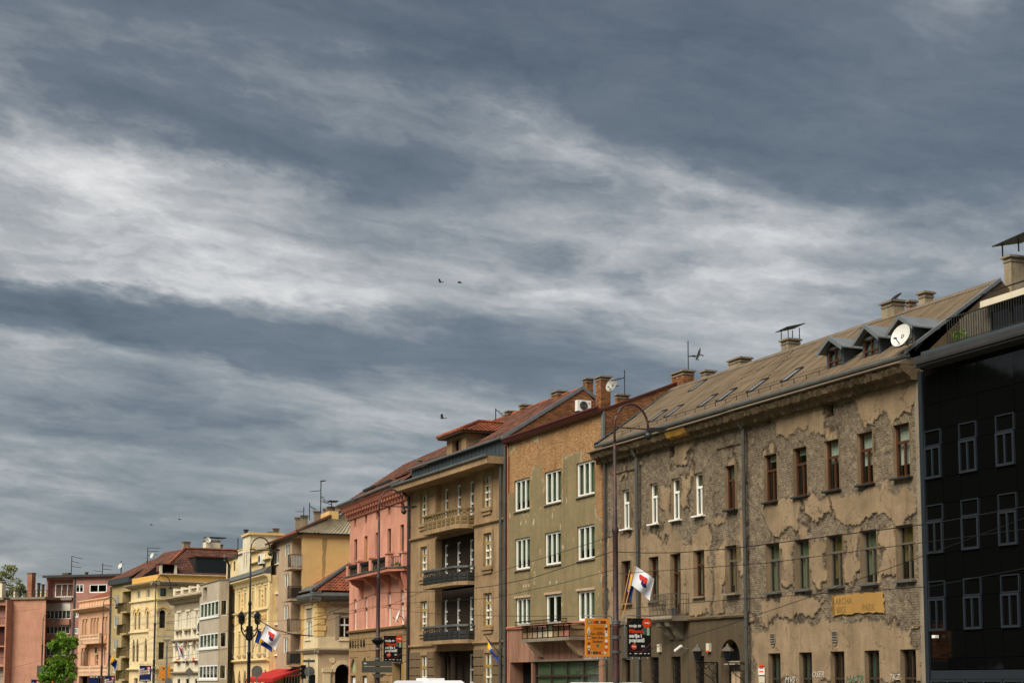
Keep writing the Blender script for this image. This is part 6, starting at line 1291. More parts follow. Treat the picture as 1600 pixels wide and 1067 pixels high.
# ================================================================== M: salmon ornate house
Mh=building('salmon_ornate_house','salmon house with arched windows, carved balconies and an orange tiled roof',122,172,-700,off=-.4)
mz=Mh.zat(147,950); mp=Mh.zat(147,937)
mu=Mh.row([(129,131.3,967,991),(133.6,136,967,991),(142,144.6,967,991),(146.8,149.2,966.5,991),(151.6,154.3,966,991),(160.5,163,965,990.5),(165,167.6,964.5,990)]); ml=Mh.row([(127.3,129.7,1013,1039),(131.8,134.2,1013,1039),(136.4,138.8,1013,1039),(163.3,166,1012,1038)])
mdw=Mh.rect(148,153.5,1022,1039); Mh.wall('salmon',0,mp,[o+(.3,'round') for o in mu+ml]+[mdw+(.3,),(1.,5,.2,2.6,.5),(8,12,.2,2.6,.5)]); Mh.shell('salmon',mz,10,inner=.9)
for o in mu+ml: Mh.win(o,[(1,1)],'darkwood',y=.25,ft=.05,curt=(0,.6) if o in mu else None,cm='ycurtain')
Mh.win(mdw,[(.5,2),(.5,1)],'salmontrim',y=.25); c=Mh.uv(151,1015.5); Mh.b(MB().disc((c[0],c[2]),.65,-.08,.0,16),'round_frame','salmontrim'); Mh.b(MB().disc((c[0],c[2]),.42,-.12,-.085,16),'round_window','carglass')
for o in mu+ml: Mh.b(MB().box(o[0]-.16,o[0]-.02,-.1,0,o[2],o[3]-.3).box(o[1]+.02,o[1]+.16,-.1,0,o[2],o[3]-.3).box(o[0]-.2,o[1]+.2,-.12,0,o[3]+.1,o[3]+.25),'window_surround','salmontrim')
Mh.prof([(.02,mz-.4),(-.3,mz-.3),(-.9,mz),(-.9,mz+.15),(.02,mz+.25)],-.5,Mh.W,'cornice','salmontrim'); Mh.prof([(.02,mp-.15),(-.2,mp),(-.2,mp+.15),(.1,mp+.2)],0,Mh.W,'coping','salmontrim')
for q in np.arange(.6,Mh.W,1.3): Mh.bx(q,q+.7,-.06,0,mz+.35,mp-.3,'parapet_panel','salmontrim')
def stonebal(x0,x1,yt,yb,pr):
    a,b=Mh.uv(x0,yb,-pr)[0],Mh.uv(x1,yb,-pr)[0]; z0=Mh.zat((x0+x1)/2,yb,-pr); z1=Mh.zat((x0+x1)/2,yt,-pr)
    o=Mh.bx(a,b,-pr,0,z0-.1,z0+.2,'balcony','salmontrim'); mb=MB().box(a,b,-pr,-pr+.2,z1-.2,z1).box(b-.2,b,-pr+.2,0,z1-.2,z1)
    for q in np.arange(a+.3,b-.2,.42): mb.lathe([(.09,z0+.2),(.15,z0+.5),(.07,z1-.4),(.11,z1-.2)],6,(q,-pr+.1))
    mkobj('balustrade',mb.mesh('balustrade',M['salmontrim']),o)
    for q in (a,(a+b)/2,b-.5): mkobj('pier',MB().box(q,q+.5,-pr-.03,-pr+.3,z0+.2,z1+.12).mesh('pier',M['salmontrim']),o)
stonebal(123.5,155,991,1004,1.0); stonebal(112,169,1040,1054,1.6)
Mh.b(tileroof((.2,.3,mp+.1),(Mh.W,.3,mp+.1),(3.,5,mp+2.2),(Mh.W,5,mp+2.2)),'roof','tile2')
# ================================================================== N: rose apartment blocks at the end of the street
def endblock(name,label,xl,xr,Z,vp,**k):
    d=vpdir(vp); e=(-d[0],-d[1]); return building(name,label,xl,xr,vp,P=atdepth(xr,Z))
N1=endblock('rose_low_block','low rose block with a blank wall and a railed roof terrace',9,70,348,-7000); n1z=N1.zat(38,936)
N1.wall('farpink',0,n1z,[]); N1.shell('farpink',n1z,10,inner=None,right=False); N1.bx(-.4,N1.W+.0,-.3,10,n1z,n1z+.35,'roof_slab','concrete')
mb=MB(); 
for zz in (.5,1.0): mb.tube([(0,-.1,n1z+.35+zz),(N1.W,-.1,n1z+.35+zz)],.04,4)
for q in np.arange(0,N1.W,.75): mb.box(q,q+.04,-.12,-.08,n1z+.35,n1z+1.35)
N1.b(mb,'terrace_railing','darkmetal'); N1.pipe(.35,.2,n1z-.1,.16,-.2,mat='pipe')
N1.chim(41.5,57.4,894,n1z,yl=2.,dep=1.2,mat='redbrick'); N1.chim(57,63,910,n1z,yl=4,dep=.8); N1.chim(63.5,69,912,n1z,yl=4,dep=.8); N1.chim(20,30,921,n1z,yl=5,dep=1.,mat='white')
N1.bx(1.2,N1.W-1.5,6,6.3,n1z+.3,n1z+1.6,'terrace_wall','cream')
N0b=endblock('rose_loggia_block','rose block with stacked red and dark loggias at the end of the street',-40,9,348.5,-7000); rows=[(945,975),(978,1008),(1010,1037),(1041,1066)]
n0=[(N0b.uv(-28,1000)[0],N0b.uv(7.3,1000)[0],N0b.zat(4,b),N0b.zat(4,a),1.2) for a,b in rows]; n0z=N0b.zat(4,937); N0b.wall('farpink',0,n0z,n0); N0b.shell('farpink',n0z,10,inner=None); N0b.bx(-.3,N0b.W-.4,-.5,10,n0z,n0z+.4,'roof_slab','concrete')
for k,o in enumerate(n0): 
    N0b.bx(o[0],o[1],1.2,1.3,o[2],o[3],'loggia_back',('fardark','redmetal','fardark','greyblock')[k]); mb=MB().box(o[0],o[1],-.06,0,o[2]+1.0,o[2]+1.06)
    for q in np.arange(o[0],o[1],.3): mb.box(q,q+.04,-.05,-.01,o[2],o[2]+1.0)
    N0b.b(mb,'railing','darkmetal')
N0b.chim(-6,11,908,n0z,yl=3,dep=1.2,mat='white',capm='concrete')
N2=endblock('rose_tall_block','tall dusky rose apartment block with a penthouse loggia and glazed balconies',70,185,349,-7000); nz=N2.zat(110,901.5)
n_log=(N2.uv(73,920)[0],N2.uv(114,920)[0],N2.zat(93,933),N2.zat(93,904.5),1.2); n_w=[N2.rect(117.7,130.6,912,925.5),N2.rect(139.5,167,912,925.5),N2.rect(116,122.5,952,964),N2.rect(115.5,122,980,990)]
n_gl=[(N2.uv(71,950)[0],N2.uv(110.5,950)[0],N2.zat(90,966.5),N2.zat(90,941.5),.3),(N2.uv(71,950)[0],N2.uv(110,950)[0],N2.zat(90,990),N2.zat(90,974),.3),(N2.uv(71,1010)[0],N2.uv(110,1010)[0],N2.zat(90,1024),N2.zat(90,1005),.3)]
N2.wall('fardark',0,nz,[n_log]+[o+(.15,) for o in n_w]+n_gl); N2.shell('fardark',nz,10,inner=1.8)
N2.bx(n_log[0],n_log[1],1.2,1.3,n_log[2],n_log[3],'loggia_back','fardark'); N2.win((n_log[0]+.8,n_log[1]-.5,n_log[2]+.1,n_log[3]-.6),[(1,3)],'white_paint',y=1.15,ft=.18,curt=(.5,1),cm='blind',name='balcony_door')
mb=MB().box(n_log[0],n_log[1],-.04,0,n_log[2]+1.1,n_log[2]+1.16); [mb.box(q,q+.04,-.04,0,n_log[2],n_log[2]+1.1) for q in np.arange(n_log[0],n_log[1],.35)]; N2.b(mb,'railing','darkmetal')
for i,o in enumerate(n_w): N2.win(o,[(1,2)],'white_paint',y=.1,ft=.16,curt=(.6,1) if i<2 else None,cm='blind')
for i,o in enumerate(n_gl): N2.win(o[:4],[(1,6)],'white_paint',y=.15,ft=.14,curt=(0,1),cm='gcurtain'); N2.bx(o[0]+.1,o[1]-.1,.0,.06,(o[2]+o[3])/2 if i==0 else o[3]-.5,o[3]-.05,'roller_shutter','blind'); N2.bx(o[0]-.1,o[1]+.1,-.5,.0,o[2]-.95,o[2]-.05,'balcony_parapet','farpink')
N2.bx(-.4,N2.W,-.6,10,nz,nz+.35,'roof_slab','fascia'); N2.bx(-.1,N2.uv(114,940)[0],-.4,0,n_log[2]-.45,n_log[2]-.05,'balcony_slab','concrete')
N2.bx(N2.uv(115,950)[0],N2.uv(115,950)[0]+.25,-.2,0,0,nz,'downpipe','pipe')
for a in [(96,112,894),(131,139,893),(153,159,896)]: N2.chim(*a,nz,yl=2.,dep=.9,mat='darkmetal' if a[0]==96 else 'concrete')
aircon(N2,N2.uv(72,948)[0]-.6,-.05,N2.zat(66,952),1.5,.85,.5,'white air conditioner beside the glazed balcony of the tall rose block')
# ================================================================== street lamps and overhead line
XD=(-N0[0],-N0[1])           # across the street, towards the houses
def lamppost(x,Z,hs,label,mat,r=.125,arm=True):
    P=atdepth(x,Z); f=Fr(P,XD); t=thing('street_lamp',f,0,0,0,label,'street lamp','arched tram line lamps along the street')
    z=lambda q:q*hs
    mkobj('pole',MB().lathe([(r*1.5,0),(r*1.5,z(1.0)),(r*1.2,z(1.1)),(r*1.15,z(3.9)),(r*1.35,z(3.95)),(r*1.35,z(4.05)),(r,z(4.1)),(r*.95,z(7.6)),(r*1.2,z(7.65)),(r*1.2,z(7.8)),(r*.7,z(7.95)),(r*.55,z(11.2))],10).mesh('pole',M[mat],True),t)
    pts=[(0,0,z(11.1))]+[(.75-.75*math.cos(a),0,z(11.9)+z(.92)*math.sin(a)) for a in np.linspace(0,math.pi*.93,14)]
    pts+= [(pts[-1][0]+.03,0,pts[-1][2]-.35)]
    mkobj('arch_arm',MB().tube(pts,r*.42,6).mesh('arch_arm',M[mat],True),t)
    mkobj('strut',MB().tube([(0,0,z(11.85)),(1.62,0,z(11.85))],r*.28,5).mesh('strut',M[mat]),t)
    e=pts[-1]; mkobj('lamp_head',MB().lathe([(.06,e[2]),(.1,e[2]-.04),(.17,e[2]-.12),(.17,e[2]-.2),(.1,e[2]-.3),(.02,e[2]-.34)],10,(e[0],0)).mesh('lamp_head',M['darkmetal'],True),t)
    mkobj('flood_lamp',MB().prism([(1.45,z(11.85)-.08),(1.5,z(11.85)+.05),(2.2,z(11.85)+.1),(2.3,z(11.85)+.02),(2.1,z(11.85)-.06)],-.12,.12).mesh('flood_lamp',M['darkmetal']),t)
    return f,t
LP=[lamppost(962.5,88,1.,'peeling red arched street lamp carrying the orange and black posters','redpole',.11),
    lamppost(590.5,128,1.,'dark red arched street lamp before the pink museum with grey direction boards','redpole',.115),
    lamppost(389.5,171,1.,'black arched street lamp with a cluster of old lanterns before the ornate yellow house','iron',.115),
    lamppost(241.5,233,1.,'slim dark arched street lamp before the striped yellow corner house','darkmetal',.11),
    lamppost(160,266,.92,'slim dark arched street lamp before the salmon ornate house','redpole',.11),
    lamppost(66.5,318,.89,'dark arched street lamp beside the green tree','darkmetal',.11)]
f1,f2,f3=LP[0][0],LP[1][0],LP[2][0]
# clamps, cluster lanterns
def cluster(f,z,label):
    t=thing('lantern_cluster',f,0,0,z,label,'lantern')
    for k in range(4):
        a=k*math.pi/2+.5; c=(.85*math.cos(a),.85*math.sin(a))
        mkobj('lantern',MB().lathe([(.08,-.5),(.2,-.4),(.26,.1),(.32,.14),(.16,.36),(.03,.5)],6,c).mesh('lantern',M['carglass']),t)
        mkobj('bracket',MB().tube([(.1*math.cos(a),.1*math.sin(a),-1.6),(.6*math.cos(a),.6*math.sin(a),-1.3),(c[0],c[1],-.9),(c[0],c[1],-.5)],.045,5).tube([(.1*math.cos(a),.1*math.sin(a),-.7),(.5*math.cos(a),.5*math.sin(a),-1.),(c[0],c[1],-.7)],.03,5).mesh('bracket',M['iron']),t)
    mkobj('collar',MB().lathe([(.21,-1.7),(.26,-1.6),(.26,-.7),(.21,-.6)],10).mesh('collar',M['iron']),t)
cluster(f3,f3.uv(390,965)[2],'cluster of four black iron lanterns around the pole before the ornate yellow house')
t=thing('pole_basket',f2,0,0,f2.uv(590,1001)[2],'dark ornamental ring on the lamp pole before the museum','ornament'); mkobj('ring',MB().lathe([(.16,-.2),(.3,-.1),(.4,.05),(.3,.1),(.17,.2)],10).mesh('ring',M['iron']),t)
# ------------------------------------------------------------------ posters
def framed(f,xl,xr,yt,yb,label,back,side):
    a=f.uv(xl,yb)[0]; b=f.uv(xr,yb)[0]; z0=f.uv((xl+xr)/2,yb)[2]; z1=f.uv((xl+xr)/2,yt)[2]
    t=thing('poster_board',f,a,0,z0,label,'poster'); w_,h_=b-a,z1-z0
    mkobj('board',MB().box(0,w_,-.02,.02,0,h_).mesh('board',M[back]),t)
    # rounded pipe frame towards the pole
    px=-a; s_=1 if side=='l' else -1; xo=(w_+.12 if side=='l' else -.12); far=(-.06 if side=='l' else w_+.06)
    pts=[(far,0,h_+.1),(xo-s_*.14,0,h_+.1),(xo-s_*.04,0,h_+.06),(xo,0,h_-.04),(xo,0,.04),(xo-s_*.04,0,-.06),(xo-s_*.14,0,-.1),(far,0,-.1)]
    mkobj('pipe_frame',MB().tube(pts,.022,6).mesh('pipe_frame',M['metal'],True),t)
    mb=MB()
    for q in (.12,.5,.9): mb.box(min(xo,px),max(xo,px),-.02,.02,h_*q-.02,h_*q+.02); mb.lathe([(.17,h_*q-.05),(.17,h_*q+.05)],10,(px,0))
    mkobj('clamp',mb.mesh('clamp',M['metal']),t)
    mkobj('tie',MB().box(w_*.2,w_*.2+.01,-.01,.01,-.1,0).box(w_*.5,w_*.5+.01,-.01,.01,-.1,0).box(w_*.85,w_*.85+.01,-.01,.01,-.1,0).mesh('tie',M['white_paint']),t)
    return t,w_,h_
def pr(t,txt,size,mat,x,z,align='LEFT',bold=0.,shear=0.,sx=1.,y=-.026): return mkobj('lettering',textmesh(txt,size,mat,.001,align,bold,shear,1.,sx),t,(x,y,z))
def patch(t,x0,x1,z0,z1,mat,y=-.023,name='print'): return mkobj(name,MB().box(x0,x1,y-.001,y+.001,z0,z1).mesh(name,M[mat]),t)
t,w_,h_=framed(f1,914.5,952.5,965.5,1025,'orange poster with a border of little coloured squares on the red pole','p_orange','l')
cols=['p_teal','p_teal','p_wine','p_wine','p_mint','p_cream','p_red','p_white','p_brown','p_mint']; rg=random.Random(2); q=.115
def tilepatch(x,z): 
    m_=rg.choice(cols); patch(t,x,x+q-.004,z,z+q-.004,m_); 
    if rg.random()<.6: mkobj('print',MB().disc((x+q/2,z+q/2),q*.3,-.026,-.0245,8).mesh('print',M[rg.choice(cols)]),t)
nx=int((w_-.18)/q); nzz=int((h_-.2)/q)
for k in range(nx): tilepatch(.09+k*q,h_-.09-q); tilepatch(.09+k*q,.09)
for k in range(1,nzz-1):
    if k%5!=4: tilepatch(.09,.09+k*q); 
    if k%6!=5: tilepatch(w_-.09-q,.09+k*q)
patch(t,.23,w_-.23,.25,h_-.25,'p_ochre',-.022)
for tx,zz in (('Dan Općine',.5),('Stari Grad',.4),('Sarajevo',.3)): pr(t,tx,.125,'p_brown',w_/2,h_*zz+.1,'CENTER',.003)
pr(t,'Sretan',.17,'p_brown',w_/2+.02,h_*.7,'CENTER',-.001,.5); pr(t,'svaki',.12,'p_brown',w_/2+.08,h_*.62,'CENTER',-.001,.5)
mkobj('print',MB().prism([(w_/2-.06,h_*.32),(w_/2+.06,h_*.32),(w_/2+.05,h_*.27),(w_/2,h_*.23),(w_/2-.05,h_*.27)],-.026,-.022).mesh('print',M['p_teal']),t)
def tvposter(f,xl,xr,yt,yb,label,side):
    t,w_,h_=framed(f,xl,xr,yt,yb,label,'p_black',side); k=w_/.92
    pr(t,'moja tv',.155*k,'p_white',.06*k,h_*.77,bold=.006*k); pr(t,'Filmovi,',.185*k,'p_red',.06*k,h_*.62,bold=.009*k); pr(t,'serije i',.185*k,'p_white',.06*k,h_*.5,bold=.009*k); pr(t,'popusti!',.185*k,'p_white',.06*k,h_*.385,bold=.009*k)
    mkobj('print',MB().disc((w_*.82,h_*.88),.175*k,-.024,-.021,20).mesh('print',M['p_red']),t); pr(t,'dodaj',.085*k,'p_white',w_*.82,h_*.865,'CENTER',.004*k,.1,1.,-.029)
    mkobj('print',MB().disc((w_*.27,h_*.26),.1*k,-.024,-.021,18).mesh('print',M['p_red']),t); pr(t,'NOVO',.06*k,'p_white',w_*.27,h_*.25,'CENTER',.003,0,1.,-.029)
    pr(t,'BH',.1*k,'p_white',w_*.58,h_*.25,bold=.003)
    for a,b in ((.08,.14),(.28,.4),(.47,.6),(.7,.78),(.86,.93)): patch(t,w_*a,w_*b,h_*.075,h_*.095,'p_white')
    mkobj('print',MB().tube([(w_*.05+w_*.93*s_,-.023,h_*(.19-.07*math.sin(s_*math.pi)+.16*s_**3)) for s_ in np.linspace(0,1,14)],.005*k,4).tube([(.02,-.023,h_*.86),(w_*.22,-.023,h_*.97)],.005,4).mesh('print',M['p_wine']),t)
    patch(t,w_*.66,w_*.78,h_*.58,h_*.78,'p_teal',-.0215); patch(t,w_*.82,w_*.94,h_*.56,h_*.76,'p_mint',-.0215)
tvposter(f1,980.5,1017,965.5,1025.5,'black television poster in a pipe frame on the peeling red pole','r')
tvposter(f2,599.3,628.3,992.5,1033.5,'black television poster in a pipe frame on the pole before the museum','r')
def blueposter(f,xl,xr,yt,yb,label):
    t,w_,h_=framed(f,xl,xr,yt,yb,label,'p_blue','l' if xl<f.px else 'r'); 
    for k,tx in enumerate(('DANI','KANTONA','SARAJEVO')): 
        o=patch(t,.05*w_,w_*(.55 if k==0 else .97),h_*(.66-.14*k),h_*(.77-.14*k),'p_white'); o.rotation_euler.y=-.14; pr(t,tx,.1*h_,'p_wine',.08*w_,h_*(.67-.14*k)+.02,bold=.006,y=-.03).rotation_euler.y=-.14
    mkobj('print',MB().box(w_*.6,w_*.9,-.024,-.021,h_*.72,h_*.94).mesh('print',M['flagred']),t); mkobj('print',MB().disc((w_*.78,h_*.82),w_*.1,-.028,-.025,12).mesh('print',M['p_white']),t); patch(t,w_*.08,w_*.9,h_*.06,h_*.1,'p_white')
for i,(fx,a,b,c,d,lb) in enumerate([(241.5,217.5,236,1039,1064,'blue festival poster with white slanted lettering on the pole by the striped yellow house'),(160,164.5,179,1055,1080,'blue festival poster beside the pole before the salmon house'),(66.5,48,61,1061,1085,'blue festival poster low on the pole beside the green tree')]):
    f=LP[3+i][0]; f.px=fx; blueposter(f,a,b,c,d,lb)
t,w_,h_=framed(LP[4][0],138.5,152,1055.5,1080,'dark blue poster with a coloured border left of the salmon house pole','p_blue','l'); [patch(t,w_*k/6,w_*(k+.8)/6,h_*.9,h_*.99,('p_red','p_white','p_mint','p_cream','p_red','p_white')[k]) for k in range(6)]
t,w_,h_=framed(LP[3][0],248,265.5,1040,1064,'orange poster with coloured squares on the pole by the striped yellow house','p_orange','r'); q=.28
for k in range(int(w_/q)-1): 
    for zz in (.1,h_-.35): patch(t,.1+k*q,.1+k*q+.2,zz,zz+.2,rg.choice(cols))
t,w_,h_=framed(LP[5][0],69.5,82.5,1061.5,1085,'orange poster on the pole beside the green tree','p_orange','r'); patch(t,.15,w_-.15,h_-.5,h_-.3,'p_brown')
# ------------------------------------------------------------------ signs
a=f2.uv(563.5,1042)[0]; t=thing('direction_sign',f2,0,-.2,0,'grey brown direction boards stacked on the lamp pole before the museum','sign')
for yt,yb,xr in ((1032,1040,610.5),(1041,1050,610.5)): z0,z1=f2.uv(587,yb)[2],f2.uv(587,yt)[2]; mkobj('board',MB().box(a,f2.uv(xr,1045)[0],-.03,.03,z0,z1).mesh('board',M['sign_grey']),t)
mkobj('clamp',MB().box(-.25,.25,.03,.2,f2.uv(587,1050)[2],f2.uv(587,1049)[2]).box(-.25,.25,.03,.2,f2.uv(587,1040)[2],f2.uv(587,1039)[2]).mesh('clamp',M['darkmetal']),t)
z_=f2.uv(587,1052)[2]; mkobj('badge',MB().prism([(-.45,z_),(.45,z_),(.2,z_-.22),(-.2,z_-.22)],-.03,.0).mesh('badge',M['sign_grey']),t); patch(t,a+.12,a+.26,f2.uv(587,1037)[2],f2.uv(587,1035)[2],'p_white',-.035)
def post_sign(x,y,Z,label,shape,r,extra=None):
    P=atdepth(x,Z); f=Fr(P,XD); z=f.uv(x,y)[2]; t=thing('road_sign',f,0,0,0,label,'road sign'); mkobj('post',MB().lathe([(.04,0),(.04,z+r*.6)],8).mesh('post',M['metal']),t)
    n={'diamond':4,'round':20}[shape]; mkobj('plate',MB().prism([(r*math.cos(2*math.pi*k/n+ (0 if n==4 else 0)),z+r*math.sin(2*math.pi*k/n)) for k in range(n)],-.07,-.045).mesh('plate',M['signback']),t)
post_sign(296.5,1049,205,'grey back of a diamond road sign before the white balustrade house','diamond',.4)
post_sign(402,1048,166,'dark round road sign beside the black lantern pole','round',.42); post_sign(264.5,1064,215,'grey round road sign at the foot of the striped yellow house','round',.35); post_sign(484,1049,150,'grey round mirror sign before the cream corner house','round',.36)
P=atdepth(74,316); f=Fr(P,XD); t=thing('road_sign',f,0,0,0,'grey square sign back behind the pole beside the green tree','road sign'); z=f.uv(65,1047)[2]; mkobj('plate',MB().box(-1.3,-.1,-.05,0,z-.6,z+.7).mesh('plate',M['signback']),t); mkobj('post',MB().lathe([(.04,0),(.04,z+.6)],8,(-.7,.05)).mesh('post',M['metal']),t)
def traffic(x,y,Z,label):
    f=Fr(atdepth(x,Z),XD); z=f.uv(x,y)[2]; t=thing('traffic_light',f,0,0,0,label,'traffic light'); mkobj('post',MB().lathe([(.06,0),(.06,z+.2)],8,(0,.2)).mesh('post',M['metal']),t); mkobj('housing',MB().box(-.14,.14,-.12,.12,z-.45,z+.45).mesh('housing',M['iron']),t)
    for k in (-1,0,1): mkobj('visor',MB().prism([(-.12-.0,z+k*.28),(-.3,z+k*.28-.03),(-.28,z+k*.28+.1),(-.12,z+k*.28+.12)],-.1,.1).mesh('visor',M['iron']),t)
traffic(475,1049,150,'black traffic light before the cream corner house'); traffic(489.5,1064,150,'second black traffic light low beside the round mirror sign')
f=Fr(atdepth(481,149),XD); z=f.uv(481,1033)[2]; t=thing('street_sign',f,0,0,0,'dark horizontal sign bar on a post above the traffic light','sign'); mkobj('plate',MB().box(-.3,.5,-.03,.0,z-.05,z+.12).mesh('plate',M['sign_grey']),t); mkobj('post',MB().lathe([(.04,0),(.04,z+.2)],8,(.1,.05)).mesh('post',M['metal']),t)
f=Fr(atdepth(261,224),XD); z=f.uv(261,1001)[2]; t=thing('park_lamp',f,0,0,0,'grey twin head lamp post before the striped yellow house','street lamp'); mkobj('post',MB().lathe([(.12,0),(.08,z-.3)],8).mesh('post',M['metal']),t); mkobj('lamp_head',MB().lathe([(.08,z-.35),(.2,z-.1),(.45,z+.15),(.5,z+.2),(.1,z+.25)],8).mesh('lamp_head',M['blind']),t)
# ------------------------------------------------------------------ flags
def flag(f,base,tip,L,Hh,droop,label,kind,seed,y=-.02,pole='polewood',turn=0.):
    t=thing('flag',f,0,y,0,label,'flag'); b=f.uv(*base); p=f.uv(*tip); B0=Vector((b[0],0,b[2])); T0=Vector((p[0],-.12,p[2])); d=(T0-B0).normalized()
    mkobj('flagstaff',MB().tube([tuple(B0),tuple(T0)],.022,6).mesh('flagstaff',M[pole]),t)
    ax=Vector((math.cos(droop)*math.cos(turn),-math.cos(droop)*math.sin(turn),-math.sin(droop)))
    def S(s,q): # s along fly, q down the hoist
        p=T0-d*(q*Hh)+ax*(s*L); wv=.07*L*s*math.sin(s*7+q*2+seed)+.03*L*math.sin(q*5+s*3+seed)*s; return p+Vector((0,wv*1.6,wv*.5-.10*L*s*s*q))
    n,m=22,14
    def cloth(name,fn,mat,off=0.):
        mb=MB(); vs=[tuple(S(i/n,j/m)+Vector((0,off,0))) for i in range(n+1) for j in range(m+1)]
        mb.add(vs,[(i*(m+1)+j,(i+1)*(m+1)+j,(i+1)*(m+1)+j+1,i*(m+1)+j+1) for i in range(n) for j in range(m) if fn((i+.5)/n,(j+.5)/m)]); mkobj(name,mb.mesh(name,M[mat],True),t)
    def emblem(fn,mat,off):
        mb=MB(); k=44; vs=[tuple(S(i/k,j/k)+Vector((0,off,0))) for i in range(k+1) for j in range(k+1)]
        mb.add(vs,[(i*(k+1)+j,(i+1)*(k+1)+j,(i+1)*(k+1)+j+1,i*(k+1)+j+1) for i in range(k) for j in range(k) if fn((i+.5)/k,(j+.5)/k)]); mkobj('emblem',mb.mesh('emblem',M[mat],True),t)
    if kind=='canton':
        cloth('cloth',lambda s,q:True,'flagwhite'); r=lambda s,q:math.hypot((s-.45)*L/Hh,(q-.45))
        A_=lambda s:(s-.46)*L/Hh; B_=lambda q:q-.46
        emblem(lambda s,q: -.24<A_(s)<.2 and -.24-.1*A_(s)<B_(q)<.02+.25*A_(s)+.06*math.sin(A_(s)*30),'flagred',-.012); emblem(lambda s,q: -.1<A_(s)<.26 and B_(q)>=.02+.25*A_(s)+.06*math.sin(A_(s)*30) and B_(q)<.26-.5*abs(A_(s)-.06),'flagnavy',-.012)
    else:
        cloth('cloth',lambda s,q:True,'flagblue'); emblem(lambda s,q:.2<s<.75 and q<1-(s-.2)/.55 ,'flagyellow',-.012)
        emblem(lambda s,q: (abs(((s-.2)*6)%1-.5)<.22) and abs(q-(1-(s-.2)/.55)-.09)<.045 and .15<s<.8,'flagwhite',-.012)
flag(f1,(970,962),(987,884),.95,.78,.6,'white flag with red and blue emblem on a wooden staff at the red pole','canton',.3,-.2,'polewood',.3)
flag(f1,(970.5,960),(983,890),.55,.75,1.15,'blue flag hanging behind the white emblem flag at the peeling red pole','bosnia',1.0,.05)
flag(f3,(393,1018),(401.5,984),1.4,.95,.45,'blue and yellow flag on the black lantern pole','bosnia',1.2,-.3,'iron',.3); flag(f3,(397,1010),(412,976),1.45,1.1,.6,'white flag with a red and blue emblem on the black lantern pole','canton',.2,-.6,'iron',.3)
flag(D,(797,1022),(777,994),1.35,.8,.9,'blue and yellow flag on the house wall beside the grey downpipe','bosnia',.5,-.6,'iron')
flag(LP[3][0],(254.5,1030),(250,1004),1.1,1.2,.8,'white emblem flag on the grey lamp post by the striped yellow house','canton',.9,-8.,'metal')
flag(LP[4][0],(166,1045),(170,1022),1.2,.9,.7,'blue and white flag on the slim pole before the salmon house','bosnia',.9,-.4,'iron')
# ------------------------------------------------------------------ dishes, aerials
def dish(fr,x,y,yl,r,label,ang=0.,mast=None,mat='dishwhite',tilt=.35):
    q=fr.uv(x,y,yl); t=thing('satellite_dish',fr,q[0],yl,q[2],label,'satellite dish',rz=ang); mb=MB(); prof=[(r*k/6,r*.28*(k/6)**2) for k in range(7)]; vs=[];n=20
    for rr,h in prof[1:]:
        for j in range(n): a=2*math.pi*j/n; p=Vector((rr*math.cos(a),-h,rr*1.08*math.sin(a))); c,s_=math.cos(tilt),math.sin(tilt); vs.append((p.x,p.y*c+p.z*s_,p.z*c-p.y*s_))
    vs.append((0,0,0)); m=6; fs=[(k*n+j,k*n+(j+1)%n,(k+1)*n+(j+1)%n,(k+1)*n+j) for k in range(m-1) for j in range(n)]+[(m*n,j,(j+1)%n) for j in range(n)]
    mkobj('reflector',mb.add(vs,fs).mesh('reflector',M[mat],True),t)
    mkobj('feed_arm',MB().tube([(0,-.05,-r*.9),(0,-r*.95,-r*.25)],.02,5).box(-.05,.05,-r*1.05,-r*.88,-r*.33,-r*.2).mesh('feed_arm',M['darkmetal']),t)
    mkobj('mount',MB().tube([(0,.01,0),(0,.18,-.05)]+([(mast[0],mast[1],mast[2])] if mast else [(0,.3,-.3)]),.03,6).mesh('mount',M['metal']),t)
dish(B,1410,526,-.55,.42,'large white satellite dish in front of the third roof dormer',.25)
dish(B,1093.5,554,4.7,.32,'mesh satellite dish on the mast of the brown brick chimney',-.6,(-.35,.1,0),'dishgrey'); dish(D,957,602.5,6.0,.4,'grey satellite dish beside the brick chimney pair',.4,(.3,.2,0),'dishgrey')
dish(E,624,962,-.55,.42,'pale satellite dish on the pink museum wall seen edge on',-.12); dish(K,238,868,3.5,.32,'small satellite dish under the aerial on the striped house roof',.3); dish(Lb,188.5,884,1.6,.34,'white satellite dish on the olive apartment block roof',.4,(0,.2,-1.6)); dish(KS,324.5,843.5,4.4,.34,'pale satellite dish on the white chimney of the striped yellow house',0.)
def aerial(fr,x,yt,yb,yl,label,arms,r=.025):
    b=fr.uv(x,yb,yl); h=fr.uv(x,yt,yl)[2]-b[2]; t=thing('roof_aerial',fr,b[0],yl,b[2]-.25,label,'aerial'); mkobj('mast',MB().tube([(0,0,0),(0,0,h+.25)],r,6).mesh('mast',M['darkmetal']),t)
    for zz,L,dz_ in arms:
        mb=MB().tube([(0,0,zz*h+.25),(L,L*.6,zz*h+.25+dz_)],r*.7,5)
        for k in (.3,.55,.8,1.): mb.tube([(L*k-.12*L,L*.6*k+.2,zz*h+.25+dz_*k),(L*k+.12*L,L*.6*k-.2,zz*h+.25+dz_*k)],r*.4,4)
        mkobj('yagi',mb.mesh('yagi',M['darkmetal']),t)
aerial(B,1075.5,533,577,4.8,'bare mast on the brown brick chimney',[(.45,.4,0)],.03); aerial(C,976,578,611,5.0,'thin aerial above the brick firewall',[(.65,-.7,-.1)],.03)
